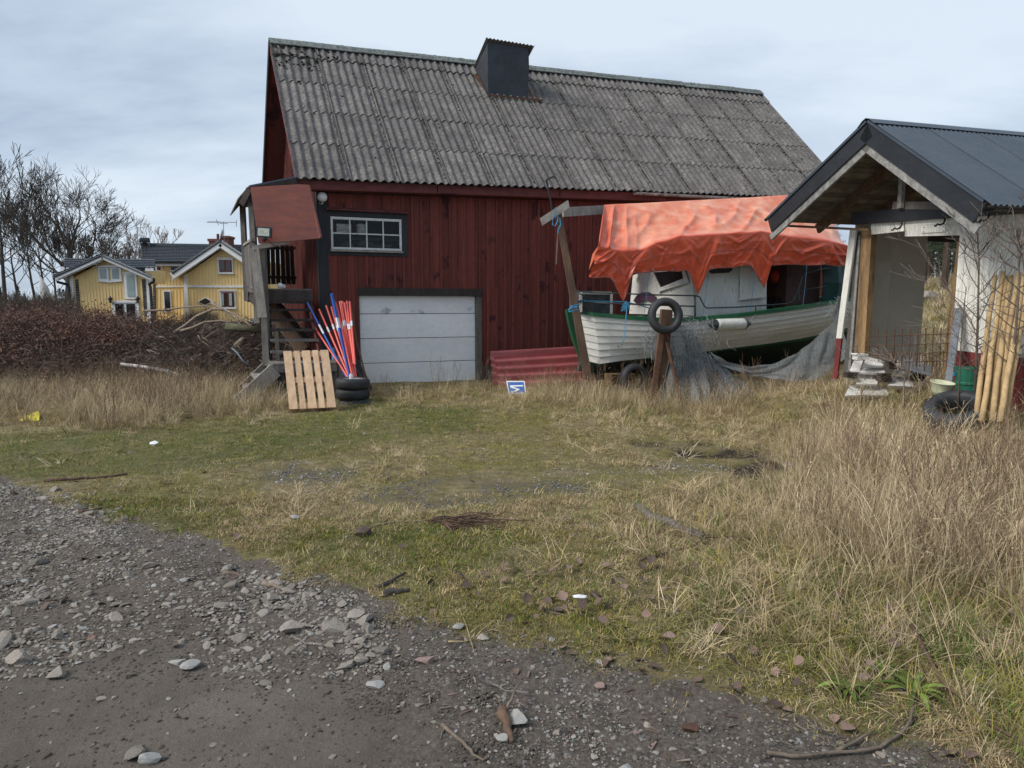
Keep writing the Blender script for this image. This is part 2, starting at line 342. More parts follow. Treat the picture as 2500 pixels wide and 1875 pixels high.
RBx = np.concatenate([[-40], RB[:,0], [1.8, 6]]); RBy = np.concatenate([[RB[0,1]+26], RB[:,1], [1.9, -1]])
def roadd(x, y): return y-np.interp(x, RBx, RBy)      # < 0 on the road
PMUD = pxpoly([(-900,1620),(0,1600),(250,1650),(600,1650),(850,1660),(950,1720),(1150,1875),(1300,2300),(-900,2300)])
PFINE = pxpoly([(0,1165),(350,1275),(700,1390),(1000,1490),(1450,1600),(1850,1720),(2350,1860),(2300,2300),(1300,2300),(1180,1875),(1050,1700),(800,1500),(560,1390),(300,1330),(0,1240)])
PGREEN = pxpoly([(-300,1075),(300,1062),(620,1030),(900,985),(1180,1000),(1150,1050),(900,1085),(700,1130),(500,1150),(250,1165),(-300,1150)])
PGREEN2 = pxpoly([(700,1300),(1100,1290),(1250,1330),(1300,1400),(950,1400),(700,1370)])
PGREEN3 = pxpoly([(150,1210),(420,1200),(560,1250),(500,1320),(300,1290)])
PBARE = pxpoly([(880,1190),(1300,1150),(1750,1130),(1830,1170),(1500,1200),(1250,1235),(1000,1260),(850,1240)])
PDARK = pxpoly([(1520,1080),(1700,1080),(1860,1112),(1980,1125),(1980,1180),(1800,1180),(1620,1150)])
PBARE2 = pxpoly([(640,1160),(760,1120),(900,1165),(780,1210),(600,1200)])
TALL_L = pxpoly([(-900,1060),(0,1034),(120,1030),(190,1058),(300,1058),(520,1020),(640,1018),(700,1000),(670,930),(640,900),(0,880),(-900,880)])
TALL_C = pxpoly([(1300,985),(1340,990),(1500,1005),(1800,1010),(2050,985),(2060,900),(1700,898),(1450,890),(1310,930)])
MED_C = pxpoly([(880,955),(1180,970),(1210,1000),(1500,1030),(1800,1060),(2050,1060),(2080,990),(1300,960),(900,1000)])
TALL_R = pxpoly([(2060,965),(2040,1050),(1960,1180),(1900,1290),(2010,1420),(2150,1470),(2500,1530),(3100,1560),(3100,960)])
MED_R = pxpoly([(1900,1010),(1850,1180),(1720,1240),(1620,1300),(1700,1440),(1850,1560),(2100,1660),(2350,1770),(3000,1900),(3000,960)])
def gz(x, y):
    x = np.asarray(x, float); y = np.asarray(y, float)
    z = 3.4*sstep(17, 48, y)*sstep(0.45, 0.62, x/np.maximum(y, 1)) + .3*sstep(30, 60, y)
    z = z+fbm(x, y, .35, 3, 3)*.12*sstep(2, 6, y)
    d = roadd(x, y); g = sstep(-.3, .5, d); dw, tw = wallside(x, y); z = z+.40*(1-sstep(.2, 2.0, dw))*sstep(-1.8, .2, tw)
    z = z+g*.035+fbm(x, y, 1.7, 9, 3)*.05*g
    z = z+(1-g)*(fbm(x, y, 2.2, 21, 4)*.05+fbm(x*.35+y*.9, y*.35-x*.9, 3.0, 27, 2)*.035)
    return z-.02
def gz1(x, y): return float(gz(np.array([x]), np.array([y]))[0])
def onG(p): return Vector((p.x, p.y, gz1(p.x, p.y)))
ys = [0.6]
while ys[-1] < 60: ys.append(ys[-1]+max(.025, .010*ys[-1]))
ys = np.array(ys[:]+[75, 100, 150, 250, 500, 1200])
xs = [0.0]
while xs[-1] < 30: xs.append(xs[-1]+max(.028, .022*max(0, xs[-1]-1.0)))
xs = np.array(xs+[45, 80, 200, 600]); xs = np.concatenate([-xs[:0:-1], xs])
XX, YY = np.meshgrid(xs, ys); ZZ = gz(XX, YY)
d = roadd(XX, YY); jx = XX+fbm(XX, YY, 2.5, 50, 3)*.5; jy = YY+fbm(XX, YY, 2.5, 60, 3)*.5
roadw = sstep(.10, -.10, d+fbm(XX, YY, 5, 33, 3)*.45)
def warp(x, y): return x+fbm(x, y, .9, 140, 3)*1.3, y+fbm(x, y, 1.1, 150, 4)*1.5
mud = inpoly(*warp(XX, YY), PMUD).astype(float)
ZZ += roadw*(1-mud)*fbm(XX, YY, 14, 70, 3)*.022
finew = inpoly(jx, jy, PFINE).astype(float)
green = np.maximum.reduce([inpoly(jx, jy, p).astype(float) for p in (PGREEN, PGREEN2, PGREEN3)])*(.6+.4*vnoise(XX, YY, 1.5, 5))
bare = np.maximum(inpoly(jx, jy, PBARE), inpoly(jx, jy, PBARE2)).astype(float)*sstep(.38, .6, vnoise(XX, YY*1.6, 2.0, 8)+fbm(XX, YY, 7, 3, 3)*.5)
darkw = inpoly(jx, jy, PDARK).astype(float)*sstep(.4, .65, vnoise(XX, YY, 3, 18))
ZZ += darkw*fbm(XX, YY, 6, 90, 3)*.12
def smooth2(a, k=2):
    for _ in range(k): a = (a+np.roll(a, 1, 0)+np.roll(a, -1, 0)+np.roll(a, 1, 1)+np.roll(a, -1, 1))/5
    return a
r_, c_ = XX.shape
me = bpy.data.meshes.new("ground")
co = np.stack([XX, YY, ZZ], -1).reshape(-1, 3)
idx = np.arange(r_*c_).reshape(r_, c_)
fc = np.stack([idx[:-1,:-1], idx[:-1,1:], idx[1:,1:], idx[1:,:-1]], -1).reshape(-1, 4)
me.vertices.add(len(co)); me.vertices.foreach_set("co", co.ravel())
me.loops.add(fc.size); me.loops.foreach_set("vertex_index", fc.ravel().astype(np.int32))
me.polygons.add(len(fc)); me.polygons.foreach_set("loop_start", np.arange(0, fc.size, 4, dtype=np.int32))
me.polygons.foreach_set("use_smooth", np.ones(len(fc), bool))
me.update(calc_edges=True)
for nm, ar in (("road", smooth2(roadw)), ("mud", smooth2(mud, 3)), ("fine", smooth2(finew, 4)), ("green", smooth2(green, 3)), ("bare", smooth2(bare)), ("dark", smooth2(darkw))):
    at = me.attributes.new(nm, 'FLOAT', 'POINT'); at.data.foreach_set("value", ar.ravel().astype(np.float32))
def ground_mat():
    m = bpy.data.materials.new('ground'); m.use_nodes = True; t = m.node_tree; nd = t.nodes; ln = t.links; bs = nd["Principled BSDF"]
    geo = nd.new("ShaderNodeNewGeometry")
    def noise(s, det=6, ro=.6):
        n = nd.new("ShaderNodeTexNoise"); n.inputs["Scale"].default_value = s; n.inputs["Detail"].default_value = det; n.inputs["Roughness"].default_value = ro
        ln.new(geo.outputs["Position"], n.inputs["Vector"]); return n.outputs["Fac"]
    def ramp(f, *st):
        r = nd.new("ShaderNodeValToRGB"); el = r.color_ramp.elements
        el[0].position = st[0][0]; el[0].color = (*st[0][1], 1); el[1].position = st[-1][0]; el[1].color = (*st[-1][1], 1)
        for p, c in st[1:-1]: q = el.new(p); q.color = (*c, 1)
        ln.new(f, r.inputs[0]); return r.outputs[0]
    def attr(a): n = nd.new("ShaderNodeAttribute"); n.attribute_name = a; return n.outputs["Fac"]
    def mix(f, a, b, mode='MIX'):
        x = nd.new("ShaderNodeMix"); x.data_type = 'RGBA'; x.blend_type = mode
        for s, q in ((0, f), (6, a), (7, b)):
            if isinstance(q, (int, float)): x.inputs[s].default_value = q
            elif isinstance(q, tuple): x.inputs[s].default_value = (*q, 1)
            else: ln.new(q, x.inputs[s])
        return x.outputs[2]
    def mth(op, a, b=None):
        x = nd.new("ShaderNodeMath"); x.operation = op; x.use_clamp = op != 'MULTIPLY_ADD'
        for i, q in enumerate((a, b)):
            if q is None: continue
            if isinstance(q, (int, float)): x.inputs[i].default_value = q
            else: ln.new(q, x.inputs[i])
        return x.outputs[0]
    n1 = noise(1.3, 8, .65); n2 = noise(9, 8, .7); n3 = noise(45, 6, .75); n4 = noise(140, 4, .7)
    turf = ramp(n2, (.30, (.075,.06,.035)), (.47, (.18,.145,.07)), (.66, (.30,.235,.13)))
    turf = mix(mth('MULTIPLY', ramp(n1, (.44, (0,0,0)), (.58, (1,1,1))), .75), turf, ramp(n3, (.42, (.075,.075,.022)), (.58, (.26,.225,.06))))
    turf = mix(ramp(n4, (.60, (0,0,0)), (.66, (.8,.8,.8))), turf, (.055,.042,.03)); turf = mix(ramp(noise(75, 3, .6), (.64, (0,0,0)), (.69, (.7,.7,.7))), turf, (.27,.25,.21)); turf = mix(mth('MULTIPLY', attr("green"), .65), turf, ramp(n3, (.42, (.035,.045,.014)), (.58, (.12,.135,.035))))
    road = ramp(n3, (.33, (.078,.062,.050)), (.5, (.135,.112,.091)), (.7, (.21,.18,.15)))
    mudc = ramp(n1, (.38, (.118,.098,.080)), (.62, (.185,.158,.132)))
    mudc = mix(1.0, mudc, ramp(n3, (.3, (.82,.82,.82)), (.7, (1.14,1.14,1.14))), 'MULTIPLY')
    road = mix(attr("mud"), road, mudc)
    vor = nd.new("ShaderNodeTexVoronoi"); vor.inputs["Scale"].default_value = 62; ln.new(geo.outputs["Position"], vor.inputs["Vector"])
    sep = nd.new("ShaderNodeSeparateColor"); ln.new(vor.outputs["Color"], sep.inputs[0])
    grv = ramp(sep.outputs[0], (.0, (.07,.058,.048)), (.55, (.12,.105,.09)), (.85, (.22,.215,.205)), (1, (.40,.39,.37)))
    grv = mix(ramp(vor.outputs["Distance"], (.45, (0,0,0)), (.7, (1,1,1))), grv, (.04,.034,.03))
    road = mix(mth('MULTIPLY', attr("fine"), ramp(n2, (.46, (0,0,0)), (.62, (.85,.85,.85)))), road, grv)
    bare = mix(ramp(n2, (.45, (0,0,0)), (.55, (1,1,1))), (.085,.074,.062), grv)
    col = mix(mth('MULTIPLY', attr("bare"), ramp(n2, (.44, (0,0,0)), (.54, (.9,.9,.9)))), turf, bare)
    col = mix(attr("dark"), col, (.030,.022,.017))
    rd = mth('ADD', attr("road"), mth('MULTIPLY', mth('SUBTRACT', n3, .5), .0))
    col = mix(ramp(mth('ADD', mth('MULTIPLY', attr("road"), .6), mth('MULTIPLY', n2, .4)), (.42, (0,0,0)), (.56, (1,1,1))), col, road)
    ln.new(col, bs.inputs["Base Color"]); bs.inputs["Roughness"].default_value = .92; bs.inputs["Specular IOR Level"].default_value = .3
    hb = nd.new("ShaderNodeMath"); hb.operation = 'ADD'; h1 = mth('MULTIPLY', n3, .6); h2 = mth('MULTIPLY', n4, .25); ln.new(h1, hb.inputs[0]); ln.new(h2, hb.inputs[1])
    b = nd.new("ShaderNodeBump"); b.inputs["Strength"].default_value = 1.0; b.inputs["Distance"].default_value = .03; ln.new(hb.outputs[0], b.inputs["Height"]); ln.new(b.outputs[0], bs.inputs["Normal"])
    return m
me.materials.append(ground_mat())
go = bpy.data.objects.new("ground", me); COL.objects.link(go); go['kind'] = 'structure'
# ---------------------------------------------------------------- barn
TH = R(21); A2 = Vector((math.cos(TH), math.sin(TH), 0)); NW = Vector((math.sin(TH), -math.cos(TH), 0))
GD = Vector((-math.sin(R(25)), math.cos(R(25)), 0)); UP = Vector((0,0,1))
C0 = W(787, 745, 14.4)
C0 = Vector((C0.x, C0.y, 0))
def B(px, py, off=0.0): return PL(px, py, C0+NW*off, NW)
E0 = B(724, 430, .45); E1 = B(2075, 484, .45)
R0 = PL(657, 104, E0+GD*3.5, NW); R1 = PL(1848, 226, E0+GD*3.5, NW); R1 = Vector((E1.x+GD.x*3.5, E1.y+GD.y*3.5, R1.z))
R0 = Vector((E0.x+GD.x*3.5, E0.y+GD.y*3.5, R0.z))
barn = thing('red_barn', 'long red wooden barn with grey corrugated roof and white garage door', 'barn', C0)
WLEN = (E1-E0).dot(A2)-.7
def wpt(t, z, off=0.0): return C0+A2*t+NW*off+UP*z
def tz(p): q = p-C0; return q.dot(A2), p.z
eave_z = lambda t: E0.z-.28+(E1.z-E0.z)*(t/WLEN)
# front wall boards with openings
gd0, gdz = tz(B(877, 722)); gd1, _ = tz(B(1160, 722)); w0, wz1 = tz(B(806, 530)); w1, wz0 = tz(B(981, 616)); w1, _ = tz(B(979, 545)); wz1 = tz(B(900, 533))[1]; wz0 = tz(B(900, 611))[1]
t = .16; k = 0
while t < WLEN-.05:
    bw = random.uniform(.135, .17); t2 = min(t+bw+.055, WLEN)
    for bd in (w0-.03, w1+.06, gd0-.03, gd1+.12):
        if t+.01 < bd < t2+.04: t2 = bd
    segs = [(.33+random.uniform(-.015, .015), eave_z(t)+.05)]
    def cut(segs, a, b):
        out = []
        for s0, s1 in segs:
            if a > s0: out.append((s0, min(a, s1)))
            if b < s1: out.append((max(b, s0), s1))
        return [q for q in out if q[1]-q[0] > .02]
    if t2 > gd0-.0 and t < gd1+.10: segs = cut(segs, -1, gdz+.16)
    if t2 > w0-.0 and t < w1+.05: segs = cut(segs, wz0-.12, wz1+.13)
    for s0, s1 in segs:
        mb = MB(); mb.prism([wpt(t, s0), wpt(t2-.02, s0), wpt(t2-.02, s1), wpt(t, s1)], NW*.022)
        part('wall_board', mb, mt['red'], barn)
        x = t2-.05; o = .022; mb = MB(); mb.prism([wpt(x, s0-.01, o), wpt(x+random.uniform(.045,.06), s0-.01, o), wpt(x+.055, s1-.01, o), wpt(x, s1-.01, o)], NW*random.uniform(.018,.026))
        part('wall_batten', mb, mt['red'], barn)
    t = t2
# gable wall boards (left end) and carcass
GL = 6.2
def gpt(s, z, off=0.0): return C0+GD*s-A2*off+UP*z
def gtop(s): h = GL/2; return E0.z-.15+(R0.z-E0.z)*(1-abs(s-h)/h)*.93
s = .0
while s < GL:
    s2 = min(s+.19, GL)
    mb = MB(); mb.prism([gpt(s, .3), gpt(s2-.012, .3), gpt(s2-.012, gtop(s2)), gpt(s, gtop(s))], -A2*.022); part('gable_board', mb, mt['red'], barn)
    mb = MB(); mb.prism([gpt(s2-.04, .3, .022), gpt(s2+.01, .3, .022), gpt(s2+.01, gtop(s2), .022), gpt(s2-.04, gtop(s2), .022)], -A2*.02); part('gable_batten', mb, mt['red'], barn)
    s = s2
mb = MB(); e2 = C0+A2*WLEN
dk = mt['darkwood']
mb.prism([C0+GD*GL+UP*.0, e2+GD*GL, e2+GD*GL+UP*4.2, C0+GD*GL+UP*4.2], GD*.05)
mb.prism([e2, e2+GD*GL, e2+GD*GL+UP*4.2, e2+GD*GL/2+UP*7.6, e2+UP*4.2], A2*.05)
part('rear_walls', mb, mt['red'], barn)
mb = MB()
def hole(a, b, c, d_): mb.prism([wpt(a, c, -.03), wpt(b, c, -.03), wpt(b, d_, -.03), wpt(a, d_, -.03)], -NW*.02)
gx0, gx1 = gd0-.0, gd1+.0; wx0, wx1 = w0+.02, w1-.02
hole(0.02, wx0, .3, 4.1); hole(wx0, wx1, wz1-.02, 4.1); hole(wx0, gx0, .3, wz0); hole(gx0, wx1, gdz, wz0) if wx1 > gx0 else None; hole(wx1, gx1, gdz, 4.1); hole(gx1, WLEN, .3, 4.1)
mb.prism([gpt(.02, .3, -.03), gpt(GL, .3, -.03), gpt(GL, gtop(GL), -.03), gpt(GL/2, gtop(GL/2), -.03), gpt(.02, gtop(0), -.03)], A2*.02)
mb.prism([C0+A2*.1+GD*.1+UP*2.35, e2+GD*.1+UP*2.35, e2+GD*GL+UP*2.35, C0+GD*GL+UP*2.35], UP*.1)
part('inner_lining', mb, dk, barn)
mb = MB()
for a, b in ((0, gx0-.1), (gx1+.1, WLEN)):
    mb.prism([wpt(a, -.4, -.06), wpt(b, -.4, -.06), wpt(b, .345, -.06), wpt(a, .345, -.06)], NW*.075)
mb.prism([gpt(0, -.4, -.05), gpt(GL, -.4, -.05), gpt(GL, .34, -.05), gpt(0, .34, -.05)], -A2*.06)
part('plinth', mb, mt['concrete'], barn)
# corner board, trim
mb = MB(); mb.prism([wpt(-.03, .3, .005), wpt(.15, .3, .005), wpt(.15, eave_z(0)+.02, .005), wpt(-.03, eave_z(0)+.02, .005)], NW*.045); part('corner_board', mb, mt['black'], barn)
mb = MB(); mb.prism([gpt(-.04, .3, .005), gpt(.12, .3, .005), gpt(.12, 4.1, .005), gpt(-.04, 4.1, .005)], -A2*.05); part('corner_board', mb, mt['black'], barn)
# fascia + soffit under eave
A3 = (E1-E0).normalized(); LE = (E1-E0).length; SD = (E0-R0); LS = SD.length; SD = SD.normalized(); RN = A3.cross(SD).normalized()
if RN.z < 0: RN = -RN
mb = MB(); f0 = E0-RN*.06-UP*.10-NW*.03; n_ = 5
for i in range(n_):
    a = f0+A3*(LE*i/n_+.01); b = f0+A3*(LE*(i+1)/n_-.01)
    m2 = MB(); m2.beam(a, b, .03, .17); part('fascia_board', m2, mt['redtrim'], barn)
mb.prism([E0-RN*.05-NW*.02-UP*.2, E1-RN*.05-NW*.02-UP*.2, E1-NW*.45-UP*.22, E0-NW*.45-UP*.22], UP*.02); part('soffit', mb, mt['red'], barn)
# roof deck (front and back) and rear sheets
mb = MB(); BK = E0+GD*7.0; BK2 = E1+GD*7.0
o = -RN*.07
mb.prism([E0+o+A3*.03, E1+o, R1+o, R0+o+A3*.03], -RN*.03)
part('roof_deck', mb, dk, barn)
RN2 = Vector((GD.x*.72, GD.y*.72, .69)); mb = MB()
mb.prism([R0-RN2*.03, R1-RN2*.03, BK2, BK], RN2*.03); part('rear_roof', mb, mt['etern'], barn)
mb = MB(); mb.prism([R0-RN2*.036, R0+A2*.7-RN2*.036, BK+A2*.7-RN2*.01, BK-RN2*.01], -RN2*.03); part('soffit', mb, mt['red'], barn)
# barge boards on the left gable
mb = MB(); mb.beam(R0-A2*.02-UP*.03, BK-A2*.02, .035, .20); part('barge_board', mb, mt['black'], barn)
mb = MB(); mb.beam(R0-A2*.0-RN*.10, E0-RN*.10, .03, .14, up=RN); part('barge_board', mb, mt['redtrim'], barn)
# corrugated sheets
NC = 14; cov = LE/NC; rows = [(.0, .62)]; v = .42
for i in range(4): rows.append((v, 1.24)); v += (LS+.03-.42)/4
def sheet_mesh(w, L, waves, amp, th, name, nseg=8, nv=1):
    mb = MB(); nx = waves*nseg; P = []; Q = []
    for j in range(nv+1):
        vv = L*j/nv
        P.append([Vector((w*i/nx, vv, amp*math.cos(2*math.pi*waves*i/nx))) for i in range(nx+1)])
        Q.append([Vector((w*i/nx, vv, amp*math.cos(2*math.pi*waves*i/nx)-th)) for i in range(nx+1)])
    mb.grid(P); mb.grid(Q[::-1])
    mb.grid([P[-1], Q[-1]]); mb.grid([Q[0], P[0]])
    mb.grid([[r[0] for r in Q], [r[0] for r in P]]); mb.grid([[r[-1] for r in P], [r[-1] for r in Q]])
    me = mb.mesh(name); me.materials.append(mt['etern']); me.polygons.foreach_set("use_smooth", [True]*len(me.polygons))
    return me
bm_full = sheet_mesh(cov+.055, 1.24, 6, .027, .009, 'roof_sheet'); bm_top = sheet_mesh(cov+.055, .62, 6, .027, .009, 'roof_sheet')
for ri, (v0, L) in enumerate(rows):
    for i in range(NC):
        me_ = bm_top if ri == 0 else bm_full
        tilt = .011
        sdir = (SD+RN*(tilt if ri else .03)).normalized(); n2 = sdir.cross(A3) if sdir.cross(A3).z > 0 else A3.cross(sdir)
        jit = random.uniform(-.012, .012)
        xd = (A3+RN*random.uniform(-.003, .003)).normalized()
        o = R0+A3*(i*cov-.02+jit*.5)+SD*(v0+random.uniform(-.012, .012))+RN*(.03 if ri else .042)+RN*(.007*(i % 2))
        m = frame(o, xd, sdir, n2); inst('roof_sheet', me_, barn, m)
# ridge cap pieces
for i in range(NC+1):
    a = R0+A3*(i*LE/(NC+1)-.03)+UP*(.10+random.uniform(-.008,.008)); b = R0+A3*((i+1)*LE/(NC+1)+.03)+UP*(.105+random.uniform(-.008,.008))
    P = []
    for q in (a, b):
        row = []
        for k, (u, h) in enumerate(((-.21, -.17), (-.12, -.07), (-.05, -.01), (0, .012), (.05, -.01), (.12, -.07), (.21, -.17))):
            row.append(q+Vector((GD.x, GD.y, 0))*u+UP*h)
        P.append(row)
    mb = MB(); mb.grid(P); mb.grid([[q-UP*.015 for q in r] for r in P][::-1]); mb.grid([P[0], [q-UP*.015 for q in P[0]]]); mb.grid([P[1], [q-UP*.015 for q in P[1]]]); 
    part('ridge_cap', mb, mt['lichen'], barn, smooth=False)
def blob(mb, c, r, sub=0, sq=(1,1,1), jit=.3):
    """low icosahedron lump"""
    ph = (1+5**.5)/2
    vs = [(-1,ph,0),(1,ph,0),(-1,-ph,0),(1,-ph,0),(0,-1,ph),(0,1,ph),(0,-1,-ph),(0,1,-ph),(ph,0,-1),(ph,0,1),(-ph,0,-1),(-ph,0,1)]
    fs = [(0,11,5),(0,5,1),(0,1,7),(0,7,10),(0,10,11),(1,5,9),(5,11,4),(11,10,2),(10,7,6),(7,1,8),(3,9,4),(3,4,2),(3,2,6),(3,6,8),(3,8,9),(4,9,5),(2,4,11),(6,2,10),(8,6,7),(9,8,1)]
    k = r/1.9; out = []
    for q in vs:
        j = 1+random.uniform(-jit, jit); out.append(Vector(c)+Vector((q[0]*sq[0], q[1]*sq[1], q[2]*sq[2]))*k*j)
    mb.add(out, fs)
mb = MB()
for i in range(900):
    u = random.random(); w_ = random.uniform(-.14, .03); c = R0+A3*(u*LE)+UP*(.105-abs(w_)*.75)+GD*w_
    blob(mb, c, random.uniform(.010, .028), sq=(1.5,1.2,.6))
part('ridge_lichen', mb, mt['lichen'], barn, stuff=True)
mb = MB()
for i in range(1, NC):
    for k in range(random.randint(110, 210)):
        v = random.random()**.8*LS; c = R0+A3*(i*cov+random.gauss(.0, .007)-.018)+SD*v+RN*.035
        blob(mb, c, random.uniform(.010, .028), sq=(1,1,.7))
for k in range(95):
    u = abs(random.gauss(0, .9)); v = abs(random.gauss(0, .55)); c = R0+A3*(u+.05)+SD*(v+.12)+RN*.06
    blob(mb, c, random.uniform(.015, .055), sq=(1,1.3,.6))
for k in range(60):
    c = R0+A3*(random.random()*LE)+SD*(random.random()*LS)+RN*.045; blob(mb, c, random.uniform(.012, .032), sq=(1,1,.6))
part('roof_moss', mb, mt['moss'], barn, stuff=True)
# gutter piece on right half of the eave
g0 = B(1549, 474, .55); g1 = B(2060, 500, .55)
P = []
for q in (g0, g1): P.append([q+NW*(.06*math.cos(a))+UP*(-.06*math.sin(a)+.04) for a in [math.pi*i/8 for i in range(9)]])
mb = MB(); mb.grid(P); mb.grid([[q*1.0+UP*.004 for q in r] for r in P][::-1]); part('gutter', mb, M('white_gutter', (.5,.53,.53), (.2,.16,.13), sc=(6,6,6), rough=.5, spots=(7,.62,(.12,.07,.05))), barn, smooth=True)
# chimney wrapped in black felt, on the front roof slope
rc = E0; ch0 = PL(1191, 238, E0, RN)
ch = thing('chimney', 'square chimney wrapped in black felt under a small corrugated cap', 'chimney', ch0)
ch.parent = barn; ch.location = ch0-C0; ORG[ch.name] = ch0
del ch['category']
cw = (PL(1291, 247, E0, RN)-ch0).dot(A2); cd = .95; chh = 1.28
ca = ch0-UP*.5; P = []
for j in range(9):
    h = -.1+(chh+.62)*j/8; row = []
    for i in range(16):
        q = i/16*4; sd_ = int(q); f = q-sd_
        base = [(0,0),(cw,0),(cw,cd),(0,cd)]; x0, y0 = base[sd_]; x1, y1 = base[(sd_+1) % 4]; x = x0+(x1-x0)*f; y = y0+(y1-y0)*f
        bul = (.01*math.sin(j*1.7+i)+random.uniform(-.006, .006))
        if j in (3, 4): bul -= .018
        cx_, cy_ = cw/2, cd/2; L_ = math.hypot(x-cx_, y-cy_); x += (x-cx_)/L_*bul; y += (y-cy_)/L_*bul
        zz = h
        if j == 8: zz = h-.42*(y/cd)
        row.append(ca+A2*x+GD*y+UP*zz)
    P.append(row)
mb = MB(); mb.grid(P, closed=True); part('felt_wrap', mb, mt['felt'], ch, smooth=False)
top = ca+UP*(chh+.54)
fl = top-A2*.07-GD*.10+UP*.05; sl_ = (GD*1.2-UP*.53).normalized()
capm = sheet_mesh(cw+.2, 1.25, 13, .018, .008, 'corrugated_cap', nseg=6)
capm.materials[0] = mt['greywood']
inst('corrugated_cap', capm, ch, frame(fl, A2, sl_, A2.cross(sl_)))
mb = MB(); mb.beam(ch0-A2*.02+RN*.05+NW*.03, ch0+A2*(cw+.35)+A3*.0+RN*.06+NW*.03+UP*.01, .03, .05); mb.prism([ch0+A2*cw+RN*.065, ch0+A2*(cw+.32)+RN*.065, ch0+A2*(cw+.12)-SD*.9+RN*.07, ch0+A2*(cw)-SD*.9+RN*.07], RN*.01); mb.prism([ch0-A2*.02+RN*.065-SD*.05, ch0-A2*.16-SD*.9+RN*.07, ch0-SD*.9+RN*.07], RN*.01)
part('rusty_flashing', mb, mt['rust'], ch)
# window
win = thing('window', '', '', wpt(w0, wz0)); win.parent = barn; win.location = wpt(w0, wz0)-C0; del win['category']; del win['label']
def rect(mb, a, b, c, d_, off, th, mi=0): mb.prism([wpt(a, c, off), wpt(b, c, off), wpt(b, d_, off), wpt(a, d_, off)], NW*th, mi)
def framebars(pts): pass
for nm, (a, b, c, d_) in (('casing', (w0-.05, w0+.0, wz0-.12, wz1+.12)), ('casing', (w1, w1+.13, wz0-.12, wz1+.12)), ('casing', (w0, w1, wz0-.12, wz0-.01)), ('casing', (w0, w1, wz1+.01, wz1+.12))):
    mb = MB(); rect(mb, a, b, c, d_, .0, .05); part(nm, mb, mt['black'], win)
mb = MB(); rect(mb, w0-.02, w1+.02, wz0-.045, wz0-.012, .05, .05); part('sill', mb, mt['lightwood'], win)
mb = MB(); mb.hexa([wpt(w0-.09, wz1+.155, .0), wpt(w1+.16, wz1+.15, .0), wpt(w1+.16, wz1+.115, .14), wpt(w0-.09, wz1+.12, .14), wpt(w0-.09, wz1+.20, .0), wpt(w1+.16, wz1+.195, .0), wpt(w1+.16, wz1+.135, .15), wpt(w0-.09, wz1+.14, .15)]); part('drip_board', mb, mt['redtrim'], win)
fw = .045
for a, b, c, d_ in ((w0, w1, wz0, wz0+fw), (w0, w1, wz1-fw, wz1), (w0, w0+fw, wz0+fw, wz1-fw), (w1-fw, w1, wz0+fw, wz1-fw)):
    mb = MB(); rect(mb, a, b, c, d_, .0, .045); part('frame', mb, mt['white'], win)
pw = (w1-w0-2*fw)/4; ph_ = (wz1-wz0-2*fw)/2
for i in range(1, 4):
    x = w0+fw+pw*i; mb = MB(); rect(mb, x-.012, x+.012, wz0+fw, wz1-fw, .003, .034); part('glazing_bar', mb, mt['white'], win)
mb = MB(); zc = (wz0+wz1)/2; rect(mb, w0+fw, w1-fw, zc-.012, zc+.012, .001, .032); part('glazing_bar', mb, mt['white'], win)
for i in range(4):
    for j in range(2):
        x = w0+fw+pw*i; z = wz0+fw+ph_*j; mb = MB(); rect(mb, x+.012, x+pw-.012, z+.005, z+ph_-.005, .012, .004); part('pane', mb, mt['glass'], win)
# things behind the panes
mb = MB(); mb.box(wpt(w0+.28, wz0+.43, -.15), (.30,.2,.20), Matrix.Rotation(TH, 3, 'Z')); solo('carton', mb, mt['print'], 'white printed carton behind the top left panes of the barn window', 'box')
mb = MB(); mb.lathe(wpt(w0+.66, wz0+.33, -.16), UP, [(0,0),(.11,0),(.11,.2),(.1,.22),(0,.22)], 14); solo('paint_tin', mb, mt['print'], 'white tin behind the second pane of the barn window', 'tin')
mb = MB(); mb.box(wpt(w0+.85, wz0+.25, -.32), (1.4,.3,.05), Matrix.Rotation(TH, 3, 'Z')); solo('window_shelf', mb, mt['darkwood'], 'dark shelf carrying the carton behind the barn window', 'shelf')
for i, (x, z) in enumerate(((.35, .1), (.75, .1), (1.1, .06))):
    mb = MB(); blob(mb, wpt(w0+x, wz0+z, -.25), .16, sq=(1.2,.8,.8)); solo('sack', mb, mt['clutter'], ['crumpled dark sack in the lower left window pane', 'crumpled dark sack behind the second lower window pane', 'small dark sack behind the third lower window pane'][i], 'sack')
# garage door
gdn = thing('garage_door', '', '', wpt(gd0, 0)); gdn.parent = barn; gdn.location = wpt(gd0, 0)-C0; del gdn['category']; del gdn['label']
zz = [tz(B(1018, y))[1] for y in (722, 766, 825, 884, 946)]
for i in range(4):
    mb = MB(); rect(mb, gd0, gd1, zz[i+1]+.006, zz[i]-.006, -.07, .03); mb2 = mb
    rect(mb2, gd0+.0, gd1, zz[i+1]+.012, zz[i]-.012, -.04, .006)
    part('door_panel', mb2, mt['gdoor'], gdn)
mb = MB(); rect(mb, gd0-.03, gd1+.15, gdz+.005, gdz+.165, .02, .07); part('lintel', mb, mt['darkwood'], gdn, 'dark grey timber lintel')
mb = MB(); rect(mb, gd1+.004, gd1+.13, -.1, gdz, -.05, .12); part('jamb', mb, mt['greywood'], gdn)
mb = MB(); rect(mb, gd0-.05, gd0-.004, -.1, gdz, -.05, .09); part('jamb', mb, mt['greywood'], gdn)
mb = MB(); rect(mb, gd0-.05, gd1+.1, -.3, tz(B(1018, 944))[1], -.1, .14); part('threshold', mb, mt['concrete'], gdn)
